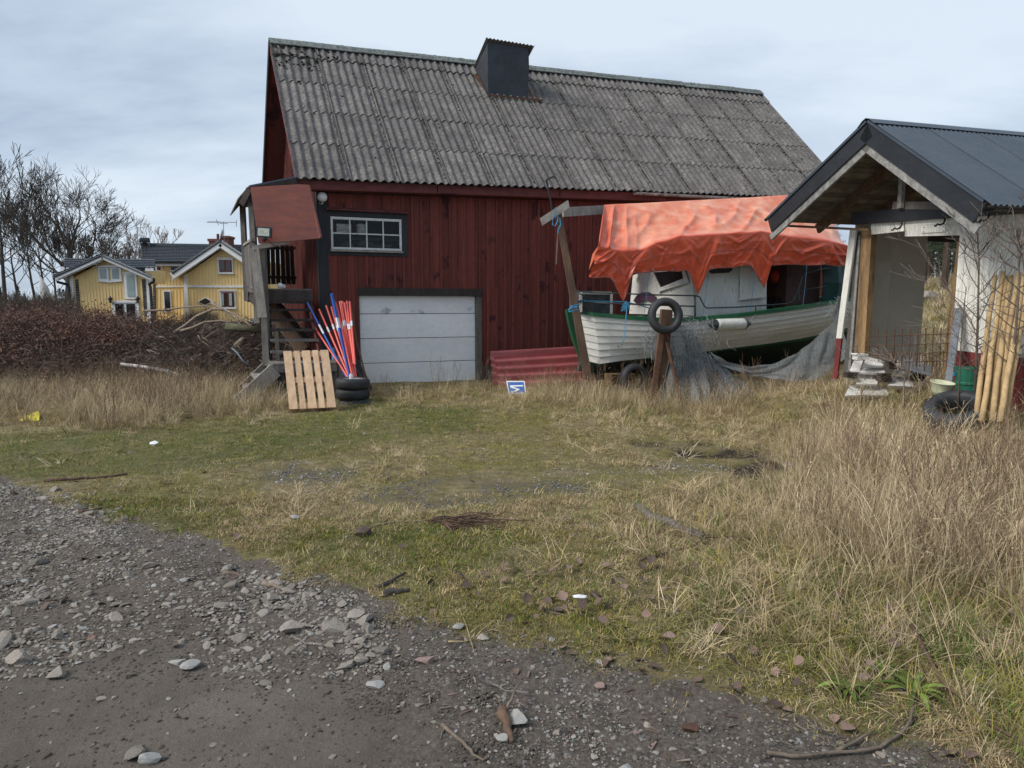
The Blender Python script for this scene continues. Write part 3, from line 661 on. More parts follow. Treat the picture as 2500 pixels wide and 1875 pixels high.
# globe lamp
gl = B(787, 481, .17); lp = thing('globe_lamp', 'round white globe lamp under the eave at the barn corner', 'lamp', gl)
mb = MB(); mb.lathe(gl, UP, [(.10*math.sin(math.pi*i/12)+1e-4, -.10*math.cos(math.pi*i/12)) for i in range(13)], 20); part('globe', mb, mt['whitec'], lp, smooth=True)
mb = MB(); mb.tube([gl-UP*.06-NW*.17-A2*.05, gl-UP*.13-A2*.04-NW*.08, gl-UP*.13, gl-UP*.09], .012, 6); part('bracket', mb, mt['white'], lp)
# ---------------------------------------------------------------- porch and stair on the left gable
def qbeam(name, a, b, w, h, m, parent, up=(0,0,1), label=None, w2=None, h2=None):
    mb = MB(); mb.beam(a, b, w, h, up, w2=w2, h2=h2); return part(name, mb, m, parent, label)
YP = 12.95                      # front posts
pf = W(648, 892, YP); po = thing('entrance_porch', 'weathered grey wooden porch and stair at the left gable of the red barn', 'porch', (pf.x, pf.y, 0))
gw, lw, dw = mt['greywood'], mt['lightwood'], mt['darkwood']
zp = W(700, 705, 13.6).z       # platform height
qbeam('post', W(652, 893, YP), W(640, 600, YP), .12, .12, gw, po)
qbeam('post', W(630, 790, YP-.02), W(613, 478, YP+.4), .10, .10, gw, po)
qbeam('post', W(603, 735, 15.4), W(592, 500, 15.4), .10, .10, gw, po)
qbeam('leaning_board', W(641, 775, YP-.14), W(621, 606, YP-.14), .17, .03, lw, po, up=(0,1,0))
# platform: deck, joists
pa = W(645, 706, 13.35); pb = W(762, 708, 13.75); pc = pb+GD*2.6; pd = pa+GD*2.6
pd = W(604, 703, 15.9); pd.z = zp; pa.z = pb.z = zp; pc = pb+(pd-pa); 
for i in range(9):
    f = i/9; g_ = (i+1)/9-.006; mb = MB(); mb.prism([pa.lerp(pd, f), pb.lerp(pc, f), pb.lerp(pc, g_), pa.lerp(pd, g_)], -UP*.03); part('deck_board', mb, gw, po)
qbeam('joist', pa-UP*.13, pb-UP*.13, .05, .19, dw, po); qbeam('joist', pa-UP*.15, pd-UP*.15, .05, .2, dw, po); qbeam('joist', pd-UP*.14, pc-UP*.14, .05, .18, dw, po)
qbeam('joist', W(655, 737, 13.2), W(760, 738, 13.6), .06, .06, dw, po)
mb = MB(); mb.prism([W(604, 727, 15.7), W(630, 760, 13.6), W(628, 742, 13.6), W(606, 716, 15.7)], A2*.05); part('bracket', mb, dw, po)
# stair flight towards the viewer
st0 = [(656, 757, 757, 13.2), (657, 766, 782, 13.07), (658, 770, 806, 12.94), (660, 778, 831, 12.82), (661, 782, 860, 12.75)]
for i, (xa, xb, y, Y) in enumerate(st0):
    a = W(xa, y-3, Y+.05); b = W(xb, y-3, Y+.28); mb = MB(); bk = GD*.24
    mb.prism([a, b, b+bk, a+bk], -UP*.045); part('tread', mb, dw if i < 3 else gw, po)
qbeam('stringer', W(757, 742, 13.7), W(787, 885, 13.0), .04, .2, mt['redtrim'], po, up=(0,1,0))
qbeam('stringer', W(656, 748, 13.35), W(660, 885, 12.95), .04, .14, gw, po, up=(0,1,0))
qbeam('brace', W(655, 742, 14.6), W(742, 858, 14.3), .07, .30, mt['brownwood'], po)
qbeam('brace', W(668, 690+45, 14.9), W(745, 835, 14.7), .07, .22, dw, po)
qbeam('post', W(676, 800, 14.0), W(680, 880, 14.0), .08, .08, gw, po)
# railings
def rail_panel(a0, a1, b0, b1, n, gap, mat, nm='railing_board', th=.022):
    for i in range(n):
        f0 = i/n; f1 = (i+1-gap)/n; mb = MB(); q = [a0.lerp(a1, f0), a0.lerp(a1, f1), b0.lerp(b1, f1), b0.lerp(b1, f0)]
        mb.prism(q, (q[1]-q[0]).cross(UP).normalized()*th); part(nm, mb, mat, po)
rail_panel(W(603, 699, 15.5), W(628, 701, 13.2), W(598, 601, 15.5), W(617, 588, 13.2), 6, .06, gw)
qbeam('hand_rail', W(597, 599, 15.5), W(618, 585, 13.1), .08, .05, lw, po)
rail_panel(W(649, 694, 15.7), W(722, 694, 16.4), W(648, 598, 15.7), W(717, 600, 16.4), 6, .18, dw)
qbeam('hand_rail', W(648, 676, 15.72), W(722, 678, 16.4), .05, .06, dw, po); qbeam('hand_rail', W(648, 606, 15.72), W(720, 606, 16.4), .05, .06, dw, po)
qbeam('rail_board', W(606, 706, 15.3), W(628, 710, 13.4), .03, .1, gw, po)
# porch roof
ra = W(609, 456, 13.1); rb = W(724, 434, 13.7); rc_ = rb+GD*2.4; rd_ = ra+GD*2.6
mb = MB(); mb.prism([ra, rb, rc_, rd_], UP*.03); part('porch_roof', mb, mt['shedroof'], po)
qbeam('fascia', ra-UP*.09+NW*.02, rb-UP*.09+NW*.02, .03, .15, dw, po)
la = W(581, 488, 13.2); lb = la+GD*2.6
for i in range(5):
    f0 = i/5; f1 = (i+1)/5-.01; mb = MB(); mb.prism([ra.lerp(la, f0), ra.lerp(la, f1), rd_.lerp(lb, f1), rd_.lerp(lb, f0)], Vector((-.4, 0, .9))*.025); part('roof_board', mb, gw, po)
qbeam('fascia', W(609, 462, 13.08), W(590, 500, 13.15), .03, .13, dw, po)
qbeam('header', W(612, 497, 13.3), W(590, 500, 15.4), .06, .12, dw, po)
qbeam('header', W(600, 490, 15.4), W(716, 470, 16.2), .06, .10, mt['red'], po)
qbeam('sill_board', W(617, 606, 12.8), W(707, 590, 13.1), .05, .085, lw, po, up=(0,.3,1))
# lower landing and side steps
l0 = W(666, 901, 12.25); l1 = W(822, 893, 12.55); zl = .66; l0.z = l1.z = zl; l2 = l1+Vector((-.2,.95,0)); l3 = W(651, 887, 13.1); l3.z = zl
for i in range(7):
    f0 = i/7; f1 = (i+1)/7-.008; mb = MB(); mb.prism([l0.lerp(l1, f0), l0.lerp(l1, f1), l3.lerp(l2, f1), l3.lerp(l2, f0)], -UP*.035); part('deck_board', mb, gw, po)
qbeam('joist', l0-UP*.10, l1-UP*.10, .04, .12, gw, po); qbeam('joist', l0-UP*.10, l3-UP*.10, .04, .12, gw, po)
for f in (.03, .13, .5, .97):
    q = l0.lerp(l1, f); qbeam('post', Vector((q.x, q.y+.04, -.1)), q-UP*.04+Vector((0,.04,0)), .09, .09, dw if f > .1 else gw, po)
sA = W(672, 903, 12.15); sB = W(578, 985, 11.75); sB.z = -.02
qbeam('stringer', sA, sB, .04, .26, lw, po)
sC = W(652, 888, 13.0); sD = W(590, 948, 12.7); qbeam('stringer', sC, sD, .04, .14, lw, po)
for f, in ((.22,), (.52,), (.8,)):
    a = sA.lerp(sB, f); b = sC.lerp(sD, f); a.z = b.z = a.z; mb = MB(); d_ = Vector((-.22, 0, 0)); mb.prism([a, b, b+d_, a+d_], -UP*.03); part('tread', mb, lw, po)
# gable door and windows seen from the porch
def gp(px, py, off=.06): return PL(px, py, C0-A2*off, A2)
gdr = MB(); gdr.prism([gp(738, 703), gp(752, 703), gp(750, 585), gp(737, 585)], -A2*.02); part('gable_door', gdr, mt['galv'], barn, 'blue grey side door')
gwn = MB(); gwn.prism([gp(722, 620), gp(733, 620), gp(732, 588), gp(720, 588)], -A2*.03); gwo = part('gable_window', gwn, mt['glassd'], barn)
for i in range(4):
    mb = MB(); x = 720+i*4.2; mb.beam(gp(x+1, 620, .10), gp(x, 588, .10), .05, .02, up=A2); part('glazing_bar', mb, mt['white'], gwo)
mb = MB(); mb.beam(gp(714, 625, .12), gp(736, 622, .12), .12, .05); part('sill', mb, dw, gwo)
bw_ = MB(); bw_.prism([gp(719, 828), gp(754, 828), gp(753, 741), gp(718, 741)], -A2*.01); bwo = part('cellar_window', bw_, mt['glassd'], barn)
for x in (720.5, 734, 748):
    mb = MB(); mb.beam(gp(x, 820, .10), gp(x-1, 745, .10), .09, .03, up=A2); part('glazing_bar', mb, mt['lightwood'], bwo)
for nm, x, y, lab in (('float_ball', 684, 697, 'larger white ball lying on the porch deck'), ('float_ball', 692, 699, 'smaller white ball behind the other ball on the porch deck')):
    mb = MB(); c = W(x, y, 13.5 if x < 690 else 13.75); r = .055 if x < 690 else .045; c.z = zp+r+.002
    mb.lathe(c, UP, [(r*math.sin(math.pi*i/10)+1e-4, -r*math.cos(math.pi*i/10)) for i in range(11)], 16); solo(nm, mb, mt['whitec'], lab, 'ball', smooth=True)
# plywood board and floodlight
YB = 12.75
pl = [W(611, 457, YB+.1), W(727, 450, YB+.35), W(752, 451, YB+.4), W(782, 578, YB+.3), (W(779, 582, YB+.3)), W(631, 595, YB)]
mb = MB(); mb.prism(pl, Vector((.05,.03,.0)).normalized()*.03+Vector((0,.02,0))); solo('plywood_board', mb, mt['ply'], 'red brown varnished plywood board hung askew on the porch', 'board')
fl0 = W(645, 567, YB-.16); fr_ = Matrix.Rotation(R(4), 3, 'Y')
ft = thing('floodlight', 'black square floodlight with motion sensor on the plywood board', 'floodlight', fl0)
mb = MB(); mb.box(fl0, (.27, .05, .19), fr_); part('housing', mb, mt['blackp'], ft)
mb = MB(); mb.box(fl0-Vector((0,.03,0)), (.205, .014, .135), fr_); part('lens', mb, M('lamp_lens', (.42,.46,.42), (.36,.4,.36), rough=.15, bump=0), ft)
mb = MB(); mb.box(fl0-Vector((0,.036,-.0)), (.12, .006, .05), fr_); part('led_plate', mb, M('led_plate', (.50,.50,.38), rough=.3, bump=0), ft)
mb = MB(); mb.lathe(fl0+Vector((0,-.01,-.125)), (0,0,1), [(0,-.05),(.03,-.04),(.045,0),(.045,.03),(0,.03)], 12); part('sensor', mb, mt['blackp'], ft)
mb = MB(); mb.tube([W(648, 578, YB-.12), W(657, 590, YB-.1), W(668, 599, YB-.08), W(680, 601, YB-.06)], .008, 5); part('cable', mb, mt['blackp'], ft)
for dz in (0, .05): pass
# car roof beyond the stair
cc = W(694, 764, 24); cart = thing('parked_car', 'pale teal parked car glimpsed behind the open porch stair', 'car', (cc.x, cc.y, 0))
zc_ = 1.45; prof = [(-2.1,.35),(-2.1,.8),(-1.9,.95),(-1.1,1.0),(-.6,1.42),(.7,1.45),(1.4,1.02),(2.0,.9),(2.15,.6),(2.1,.35)]
mb = MB(); mb.prism([Vector((cc.x+a, cc.y-.8, b)) for a, b in prof], (0,1.6,0)); part('body', mb, mt['tealcar'], cart)
mb = MB(); mb.prism([Vector((cc.x+a, cc.y-.81, b)) for a, b in ((-.95,1.0),(-.55,1.36),(.62,1.38),(1.15,1.0))], (0,-.01,0)); part('side_window', mb, mt['glassd'], cart)
for a in (-1.35, 1.35):
    mb = MB(); mb.lathe((cc.x+a, cc.y-.72, .33), (0,-1,0), [(0,0),(.33,0),(.33,.12),(.2,.13),(0,.12)], 18); part('wheel', mb, mt['rubber'], cart)
# ---------------------------------------------------------------- pallet, tyres, marker poles by the garage door
def pallet(name, label, BL, BR, TL, mat, nb=5, thick=.12):
    BL, BR, TL = Vector(BL), Vector(BR), Vector(TL); x = BR-BL; wv = x.length; x.normalize(); u = TL-BL; hv = u.length; u.normalize(); n = x.cross(u).normalized()
    if n.y > 0: n = -n
    t = thing(name, label, 'pallet', (BL+BR)/2)
    def pt(a, b, c=0): return BL+x*a+u*b+n*c
    def bx(nm, a0, a1, b0, b1, c0, c1):
        mb = MB(); mb.prism([pt(a0, b0, c0), pt(a1, b0, c0), pt(a1, b1, c0), pt(a0, b1, c0)], n*(c1-c0)); part(nm, mb, mat, t)
    ws = [.13, .09, .128, .09, .13]; gap = (wv-sum(ws))/4; a = 0
    for w_ in ws:
        bx('deck_board', a, a+w_, 0, hv, thick-.022, thick); a += w_+gap
    for b in (0.01, hv/2-.05, hv-.11): bx('stringer_board', 0, wv, b, b+.1, thick-.046, thick-.024)
    for b in (0.01, hv/2-.05, hv-.11):
        for a in (0, wv/2-.07, wv-.145): bx('block', a, a+.145, b, b+.1, .022, thick-.046)
    for a in (0, wv/2-.05, wv-.1): bx('bottom_board', a, a+.1, 0, hv, 0, .021)
    return t
pb0 = onG(G(709, 1005)); pb1 = onG(G(822, 1002)); pt0 = W(694, 866, pb0.y+.55)
pallet('wooden_pallet', 'fresh pale wooden pallet leaning upright against the porch landing', pb0, pb1, pt0, mt['pallet'])
def tyre(t, c, ax, r=.30, w=.19, ri=.20, parent=None, n=28):
    mb = MB(); h = w/2
    mb.lathe(c, ax, [(ri, -h*.8), (ri+.03, -h), (r-.05, -h*.96), (r-.012, -h*.72), (r, -h*.3), (r, h*.3), (r-.012, h*.72), (r-.05, h*.96), (ri+.03, h), (ri, h*.8), (ri-.01, 0), (ri, -h*.8)], n)
    return mb
tb = onG(G(858, 984)); ty_c = Vector((tb.x, tb.y+.15, 0)); zt = gz1(ty_c.x, ty_c.y)-.11
labs = ['lowest half sunken tyre of the stack by the garage door', 'middle tyre of the stack by the garage door', 'topmost tyre with silver rim on the stack by the garage door']
for i in range(3):
    c = Vector((ty_c.x+(.02, -.01, .0)[i], ty_c.y+(.02, 0, 0)[i], zt+.085+i*.185)); ax = Vector((.03*(i-1), .02, 1))
    t = thing('car_tyre', labs[i], 'tyre', c-UP*.09, 'tyres stacked by the garage door'); part('tyre', tyre(t, c, ax), mt['rubber'], t, smooth=True)
    if i == 2:
        mb = MB(); mb.lathe(c, ax, [(.205, .03), (.205, .075), (.19, .08), (.185, .03), (.1, .02), (.07, .045), (0, .045)], 24); part('rim', mb, mt['steel'], t, smooth=True)
        for k in range(5):
            a = 2*math.pi*k/5; mb = MB(); mb.beam(c+UP*.05, c+UP*.055+Vector((math.cos(a), math.sin(a), 0))*.19, .05, .02); part('spoke', mb, mt['steel'], t)
        bt = c+UP*.05+Vector((-.02,-.03,0))
mb = MB(); mb.lathe(bt, UP, [(0,0),(.035,0),(.035,.09),(.028,.095),(.028,.12),(0,.12)], 12); solo('plastic_bottle', mb, mt['whitec'], 'small white plastic bottle standing in the hub of the top tyre', 'bottle')
S6 = lambda x, y: (590+x/4.74, 680+y/4.74)
poles = [  # top, bottom, colour, band start, band end  (crop coordinates), words
 ((762,280),(1215,1150),'b',(895,550),(950,655),'blue snow marker pole leaning farthest left of the bundle'),
 ((782,470),(1235,1150),'r',None,None,'short red marker pole without band, lowest at the far left'),
 ((897,357),(1250,1150),'r',(1000,575),(1030,635),'red marker pole leaning left, first right of the blue one'),
 ((978,315),(1262,1150),'r',(1055,545),(1080,605),'red marker pole third from the left in the bundle'),
 ((1038,330),(1268,1150),'r',(1085,560),(1105,620),'red marker pole just left of the tall blue pair'),
 ((1033,178),(1250,1150),'b',(1092,470),(1120,590),'left one of the two tallest blue marker poles'),
 ((1047,172),(1268,1150),'b',(1108,470),(1130,590),'right one of the two tallest blue marker poles'),
 ((1086,275),(1285,1150),'r',None,None,'red marker pole partly hidden behind the tall blue pair'),
 ((1101,315),(1300,1150),'r',(1142,548),(1160,610),'red marker pole just right of the tall blue pair'),
 ((1134,268),(1300,1150),'r',(1165,505),(1182,565),'red marker pole with grey band, left of the tight middle cluster'),
 ((1152,264),(1312,1150),'r',(1182,502),(1198,562),'tallest red marker pole in the tight middle cluster'),
 ((1166,266),(1318,1150),'r',(1175,505),(1192,565),'red marker pole at the right of the tight middle cluster'),
 ((1190,282),(1325,1150),'r',(1210,540),(1228,602),'slightly shorter red marker pole right of the middle cluster'),
 ((1218,264),(1298,990),'r',(1222,540),(1238,602),'red marker pole second from the right, ending above the tyre'),
 ((1238,420),(1312,1000),'r',(1240,505),(1248,565),'red marker pole mostly hidden behind the rightmost one'),
 ((1250,268),(1312,990),'r',(1258,505),(1270,565),'rightmost red marker pole beside the rusty rod')]
for tp, bo, cl, b0, b1, lab in poles:
    Yb = 12.35+random.uniform(0,.12); Yt = Yb+1.0+random.uniform(-.1,.2)
    a = W(*S6(*bo), Yb); b = W(*S6(*tp), Yt); m_ = mt['polered'] if cl == 'r' else mt['poleblue']
    if a.z > .6: a = a
    t = thing('marker_pole', lab, 'pole', a, 'snow marker poles leaning in a bundle by the garage door')
    mb = MB(); mb.tube([a, b], .0185, 8); part('shaft', mb, m_, t, smooth=False)
    if b0:
        f0 = (b0[1]-bo[1])/(tp[1]-bo[1]); f1 = (b1[1]-bo[1])/(tp[1]-bo[1]); mb = MB(); mb.tube([a.lerp(b, f0), a.lerp(b, f1)], .0200, 8, caps=False); part('reflective_band', mb, mt['tape'], t)
mb = MB(); mb.tube([onG(W(905, 957, 12.7)), W(872, 838, 13.4), W(856, 739, 14.3)], .017, 6); solo('rusty_rod', mb, mt['rust'], 'thin rusty rod leaning against the left edge of the garage door', 'rod')
mb = MB(); mb.beam(onG(W(898, 955, 13.2)), W(868, 880, 13.9), .14, .05); mb.beam(W(905, 950, 13.3), W(872, 884, 13.9), .05, .10); solo('dark_plank', mb, mt['black'], 'charred dark plank propped beside the tyre stack', 'plank')
mb = MB(); mb.prism([onG(W(828, 935, 13.3)), onG(W(839, 932, 13.3)), W(837, 871, 13.7), W(823, 866, 13.7)], (0,.03,0)); solo('grey_board', mb, mt['lightwood'], 'narrow grey board standing behind the marker poles', 'board')
mb = MB(); mb.tube([onG(W(817, 938, 12.75)), W(813, 851, 13.3)], .036, 8); solo('blue_pipe', mb, M('light_blue_pipe', (.05,.22,.40), rough=.5, bump=.05), 'short thick light blue pipe standing right of the pallet', 'pipe')
# ---------------------------------------------------------------- maroon tin sheets and M sign
def tin_sheet(label, BL, BR, TR, TL, waves=5.5, amp=.055):
    nrm = (BR-BL).cross(TL-BL).normalized(); nrm = nrm if nrm.y < 0 else -nrm
    P = []; nv = 44
    for j in range(nv+1):
        f = j/nv; a = BL.lerp(TL, f); b = BR.lerp(TR, f); off = nrm*amp*math.sin(2*math.pi*waves*f); P.append([a.lerp(b, k/6)+off for k in range(7)])
    mb = MB(); mb.grid(P); mb.grid([[q+nrm*.006 for q in r] for r in P][::-1]); mb.grid([[r[0] for r in P], [r[0]+nrm*.006 for r in P]]); mb.grid([P[-1], [q+nrm*.006 for q in P[-1]]])
    return solo('corrugated_sheet', mb, mt['tin'], label, 'tin sheet', 'maroon corrugated sheets leaning on the barn', smooth=True)
tin_sheet('rear maroon corrugated sheet leaning against the barn right of the garage', W(1206, 958, 14.15), W(1425, 952, 14.5), W(1402, 847, 15.6), W(1196, 859, 15.2))
tin_sheet('front maroon corrugated sheet behind the blue M sign', W(1224, 963, 13.85), W(1440, 958, 14.2), W(1412, 858, 15.0), W(1206, 872, 14.55), waves=5)
s0, s1, s2, s3 = W(1242.6, 966, 12.85), W(1285, 963, 12.85), W(1280.7, 930, 13.05), W(1235.7, 930, 13.05)
sg = thing('road_sign', 'blue square road sign with a white M lying on its side in the grass', 'sign', (s0+s1)/2)
def su(u, v, o=0): return (s3.lerp(s2, u)).lerp(s0.lerp(s1, u), v)+Vector((0, -1, .12)).normalized()*o
mb = MB(); mb.prism([su(0,.04), su(.04,0), su(.96,0), su(1,.04), su(1,.96), su(.96,1), su(.04,1), su(0,.96)], (0,.012,0)); part('plate', mb, mt['whitec'], sg)
mb = MB(); mb.prism([su(.06,.08,.002), su(.94,.08,.002), su(.94,.92,.002), su(.06,.92,.002)], (0,-.002,0)); part('blue_field', mb, mt['signblue'], sg)
for q in ([(.16,.30),(.88,.30),(.88,.40),(.16,.40)], [(.16,.84),(.88,.84),(.88,.94-.04),(.16,.90)], [(.16,.32),(.16,.46),(.60,.65),(.68,.60)], [(.16,.88),(.16,.74),(.60,.56),(.68,.61)]):
    mb = MB(); mb.prism([su(u, v, .0045) for u, v in q], (0,-.002,0)); part('letter_stroke', mb, mt['whitec'], sg)
# ---------------------------------------------------------------- boat
BA = Vector((math.cos(R(21)), math.sin(R(21)), 0)); BN = Vector((math.sin(R(21)), -math.cos(R(21)), 0))   # bow direction, towards camera
BS = W(1404, 780, 13.35); BS = Vector((BS.x, BS.y, 0)); 
def bplane(px, py, off): return PL(px, py, BS+BN*off, BN)
BL_ = 7.3
boat = thing('old_boat', 'old white clinker boat with green trim laid up under an orange tarpaulin', 'boat', BS+BA*BL_*.5+UP*.3)
def hb(s): return 1.12*max(0, math.sin(math.pi*min(max(s, 0), 1)))**.55
gun = [(1404, 758), (1413, 763), (1480, 769), (1560, 776), (1640, 780), (1700, 777), (1800, 768), (1900, 755), (1980, 744), (2056, 731), (2110, 722)]
bot = [(1420, 880), (1445, 887), (1500, 880), (1590, 872), (1660, 866), (1740, 857), (1830, 846), (1900, 838), (1990, 824), (2060, 808), (2110, 790)]
NS = 34; GT = []; BT = []
def station(s):
    # solve px for the gunwale point at fraction s
    off = hb(s); q = BS+BA*(BL_*s)+BN*off; px = 1250+F*(q.x/(q.y))*1.0
    gy = np.interp(px, [g[0] for g in gun], [g[1] for g in gun]); g = bplane(px, gy, off)
    by = np.interp(px, [g[0] for g in bot], [g[1] for g in bot]); offb = off*.62; b = bplane(px, by, offb)
    return Vector((q.x, q.y, g.z)), Vector((q.x-BN.x*(off-offb), q.y-BN.y*(off-offb), b.z))
gtv = [station(i/NS) for i in range(NS+1)]
def sidept(i, k, K, sgn=1):
    g, b = gtv[i]; f = k/K; p = g.lerp(b, f); s = i/NS; bulge = .10*math.sin(math.pi*f)*math.sin(math.pi*s)**.5
    axis = BS+BA*(BL_*s); lean = .30*(1-s)**6*f   # stern leans
    p = p+BN*bulge+BA*lean*.9
    if sgn < 0:
        d_ = (p-axis).dot(BN); p = p-BN*2*d_
    return p
K = 7
for sgn in (1, -1):
    for k in range(K):
        top_ = [sidept(i, k, K, sgn)+BN*sgn*.0 for i in range(NS+1)]; bo_ = [sidept(i, k+1.12, K, sgn)+BN*sgn*.028 for i in range(NS+1)]
        mb = MB(); mb.grid([top_, bo_] if sgn > 0 else [bo_, top_]); mb.grid([bo_, [q-BN*sgn*.028 for q in bo_]]); part('hull_plank', mb, mt['hull'], boat)
keelz = .34
for sgn in (1, -1):
    P = []
    for f in (0, .12, .5, 1):
        row = []
        for i in range(NS+1):
            b = sidept(i, K, K, sgn); ax_ = BS+BA*(BL_*i/NS)+BA*.30*(1-i/NS)**6; kk = Vector((ax_.x, ax_.y, min(b.z-.05, keelz))); row.append(b.lerp(kk, f)+BN*sgn*.03*math.sin(math.pi*f))
        P.append(row)
    mb = MB(); mb.grid(P[:2]); part('boot_stripe', mb, mt['hullgreen'], boat); mb = MB(); mb.grid(P[1:]); part('hull_bottom', mb, mt['bottom'], boat, smooth=True)
for sgn in (1, -1):
    P = [[gtv[i][0]+BN*(o_+(0 if sgn > 0 else -2*((gtv[i][0]-BS).dot(BN)+0)))*1.0 if sgn > 0 else gtv[i][0]-BN*(2*(gtv[i][0]-BS).dot(BN)-o_) for i in range(NS+1)] for o_ in ((.05*sgn, -.02*sgn, -.11*sgn))]
    up0 = [q+UP*.02 for q in P[0]]; dn0 = [q-UP*.05 for q in P[0]]
    mb = MB(); mb.grid([dn0, up0]); mb.grid([up0, [q+UP*.03 for q in P[1]]]); mb.grid([[q+UP*.03 for q in P[1]], [q+UP*.01 for q in P[2]]]); mb.grid([[q-UP*.05 for q in P[2]], dn0]); part('gunwale', mb, mt['hullgreen'], boat)
P = [[gtv[i][0]-UP*.08-BN*(1.0*f*2*(gtv[i][0]-BS).dot(BN)) for i in range(NS+1)] for f in (0, .5, 1)]
mb = MB(); mb.grid(P); part('deck', mb, mt['dull'], boat)
# stern post / rudder
r0 = bplane(1388, 755, 0); mb = MB(); mb.prism([bplane(1384, 756, 0), bplane(1398, 755, 0), bplane(1412, 790, 0), bplane(1437, 893, 0), bplane(1424, 893, 0), bplane(1400, 830, 0), bplane(1390, 790, 0)], -BN*.09+Vector((0,0,0))); part('rudder', mb, mt['hullgreen'], boat)
# cabin
def bp(s, off, z): return BS+BA*s+BN*off+UP*z
cn = bplane(1690, 760, .80); s_c = (cn-BS).dot(BA); cf = bplane(1872, 760, .80); s_f = (cf-BS).dot(BA); zd = 1.38; zt_ = bplane(1780, 628, .8).z
mb = MB(); co_ = [(s_c+.12, .80), (s_f, .80), (s_f+.05, 0), (s_f, -.80), (s_c+.12, -.80), (s_c, -.66), (s_c, .66)]
P = [[bp(s, o*(1-.07*f), zd+(zt_-zd)*f) for s, o in co_] for f in (0, .5, 1)]; P2 = P
mb.grid(P, closed=True); mb.add([bp(s, o*.93, zt_) for s, o in co_], [tuple(range(len(co_)))]); part('cabin', mb, mt['cabin'], boat)
cx = lambda px, py, o=.815: bplane(px, py, o)
mb = MB(); mb.prism([cx(1806, 650), cx(1868, 648), cx(1870, 722), cx(1806, 730)], BN*.012); part('cabin_hatch', mb, mt['cabin'], boat)
mb = MB(); mb.beam(cx(1804, 731, .84), cx(1868, 724, .84), .03, .03); part('hatch_rail', mb, mt['white'], boat)
mb = MB(); mb.prism([cx(1733, 652), cx(1788, 648), cx(1786, 660), cx(1778, 666), cx(1738, 668), cx(1733, 664)], BN*.02); part('cabin_window', mb, mt['blackp'], boat)
# open aft window frame, hinged
AFP = BS+BA*(s_c-.05)
def ap(px, py, o=0): return PL(px, py, AFP-BA*o, BA)
mb = MB(); mb.prism([ap(1536, 766, -.03), ap(1690, 770, -.03), ap(1688, 648, -.03), ap(1640, 640, -.03), ap(1545, 672, -.03)], BA*.04); part('aft_bulkhead', mb, mt['hull'], boat)
mb = MB(); fr = [ap(1588, 664), ap(1672, 655), ap(1684, 690), ap(1609, 713)]; inn = [ap(1598, 665, .004), ap(1668, 660, .004), ap(1671, 680, .004), ap(1615, 702, .004)]
w_ = thing('aft_window', '', '', fr[0]); w_.parent = boat; w_.location = fr[0]-ORG[boat.name]; del w_['category']; del w_['label']
for i in range(4):
    j = (i+1) % 4; m2 = MB(); m2.prism([fr[i], fr[j], inn[j], inn[i]], -BA*.03); part('frame', m2, mt['white'], w_)
m2 = MB(); m2.prism([ap(1598, 665, .01), ap(1668, 660, .01), ap(1671, 680, .01), ap(1662, 689, .01), ap(1615, 702, .01), ap(1606, 690, .01)], -BA*.01); part('pane', m2, mt['glassd'], w_)
mb = MB(); ms = [(1548, 734), (1556, 722), (1568, 714), (1585, 713), (1598, 720), (1602, 731), (1597, 738), (1588, 736), (1578, 731), (1568, 736), (1556, 742)]
mb.prism([ap(x, y, .02) for x, y in ms], -BA*.02); part('painted_crescent', mb, M('plum_paint', (.10,.045,.085), (.07,.035,.06), rough=.6), boat, 'plum coloured crescent on the aft cabin wall')
# engine box frame at the stern
mb = MB(); e0, e1, e2_, e3 = [bplane(x, y, .25) for x, y in ((1418, 762), (1492, 766), (1492, 716), (1418, 714))]
for a, b in ((e0, e3), (e3, e2_), (e2_, e1)): mb.beam(a, b, .05, .06)
part('hatch_frame', mb, mt['white'], boat); mb = MB(); mb.prism([e0, e1, e2_, e3], -BN*.5); part('dark_hatch', mb, mt['clutter'], boat)
# rails
def rl(pts, r=.014): mb = MB(); mb.tube([bplane(x, y, o) for x, y, o in pts], r, 6); part('hand_rail', mb, mt['rail'], boat, smooth=True)
rl([(1404, 711, .3), (1500, 716, .85), (1600, 720, 1.0), (1700, 722, 1.04), (1708, 725, 1.04), (1720, 748, 1.04), (1726, 752, 1.04), (1800, 750, 1.02), (1888, 744, 1.0), (1922, 741, .98), (1936, 735, .97), (1948, 712, .95), (1958, 678, .93), (1966, 668, .92), (2000, 658, .85), (2070, 647, .6)])
rl([(1408, 737, .3), (1500, 741, .85), (1600, 745, 1.0), (1698, 748, 1.04)]); rl([(1950, 710, .95), (2000, 702, .85), (2066, 690, .6)], .011)
for x, y0, y1 in ((1697, 722, 773), (1845, 748, 764), (1950, 708, 752), (2054, 650, 728)): rl([(x, y0, 1.03 if x < 1900 else .93 if x < 2000 else .65), (x, y1, 1.03 if x < 1900 else .93 if x < 2000 else .65)])
rl([(1404, 711, .3), (1440, 730, .5)]); rl([(1408, 737, .3), (1436, 728, .5)])
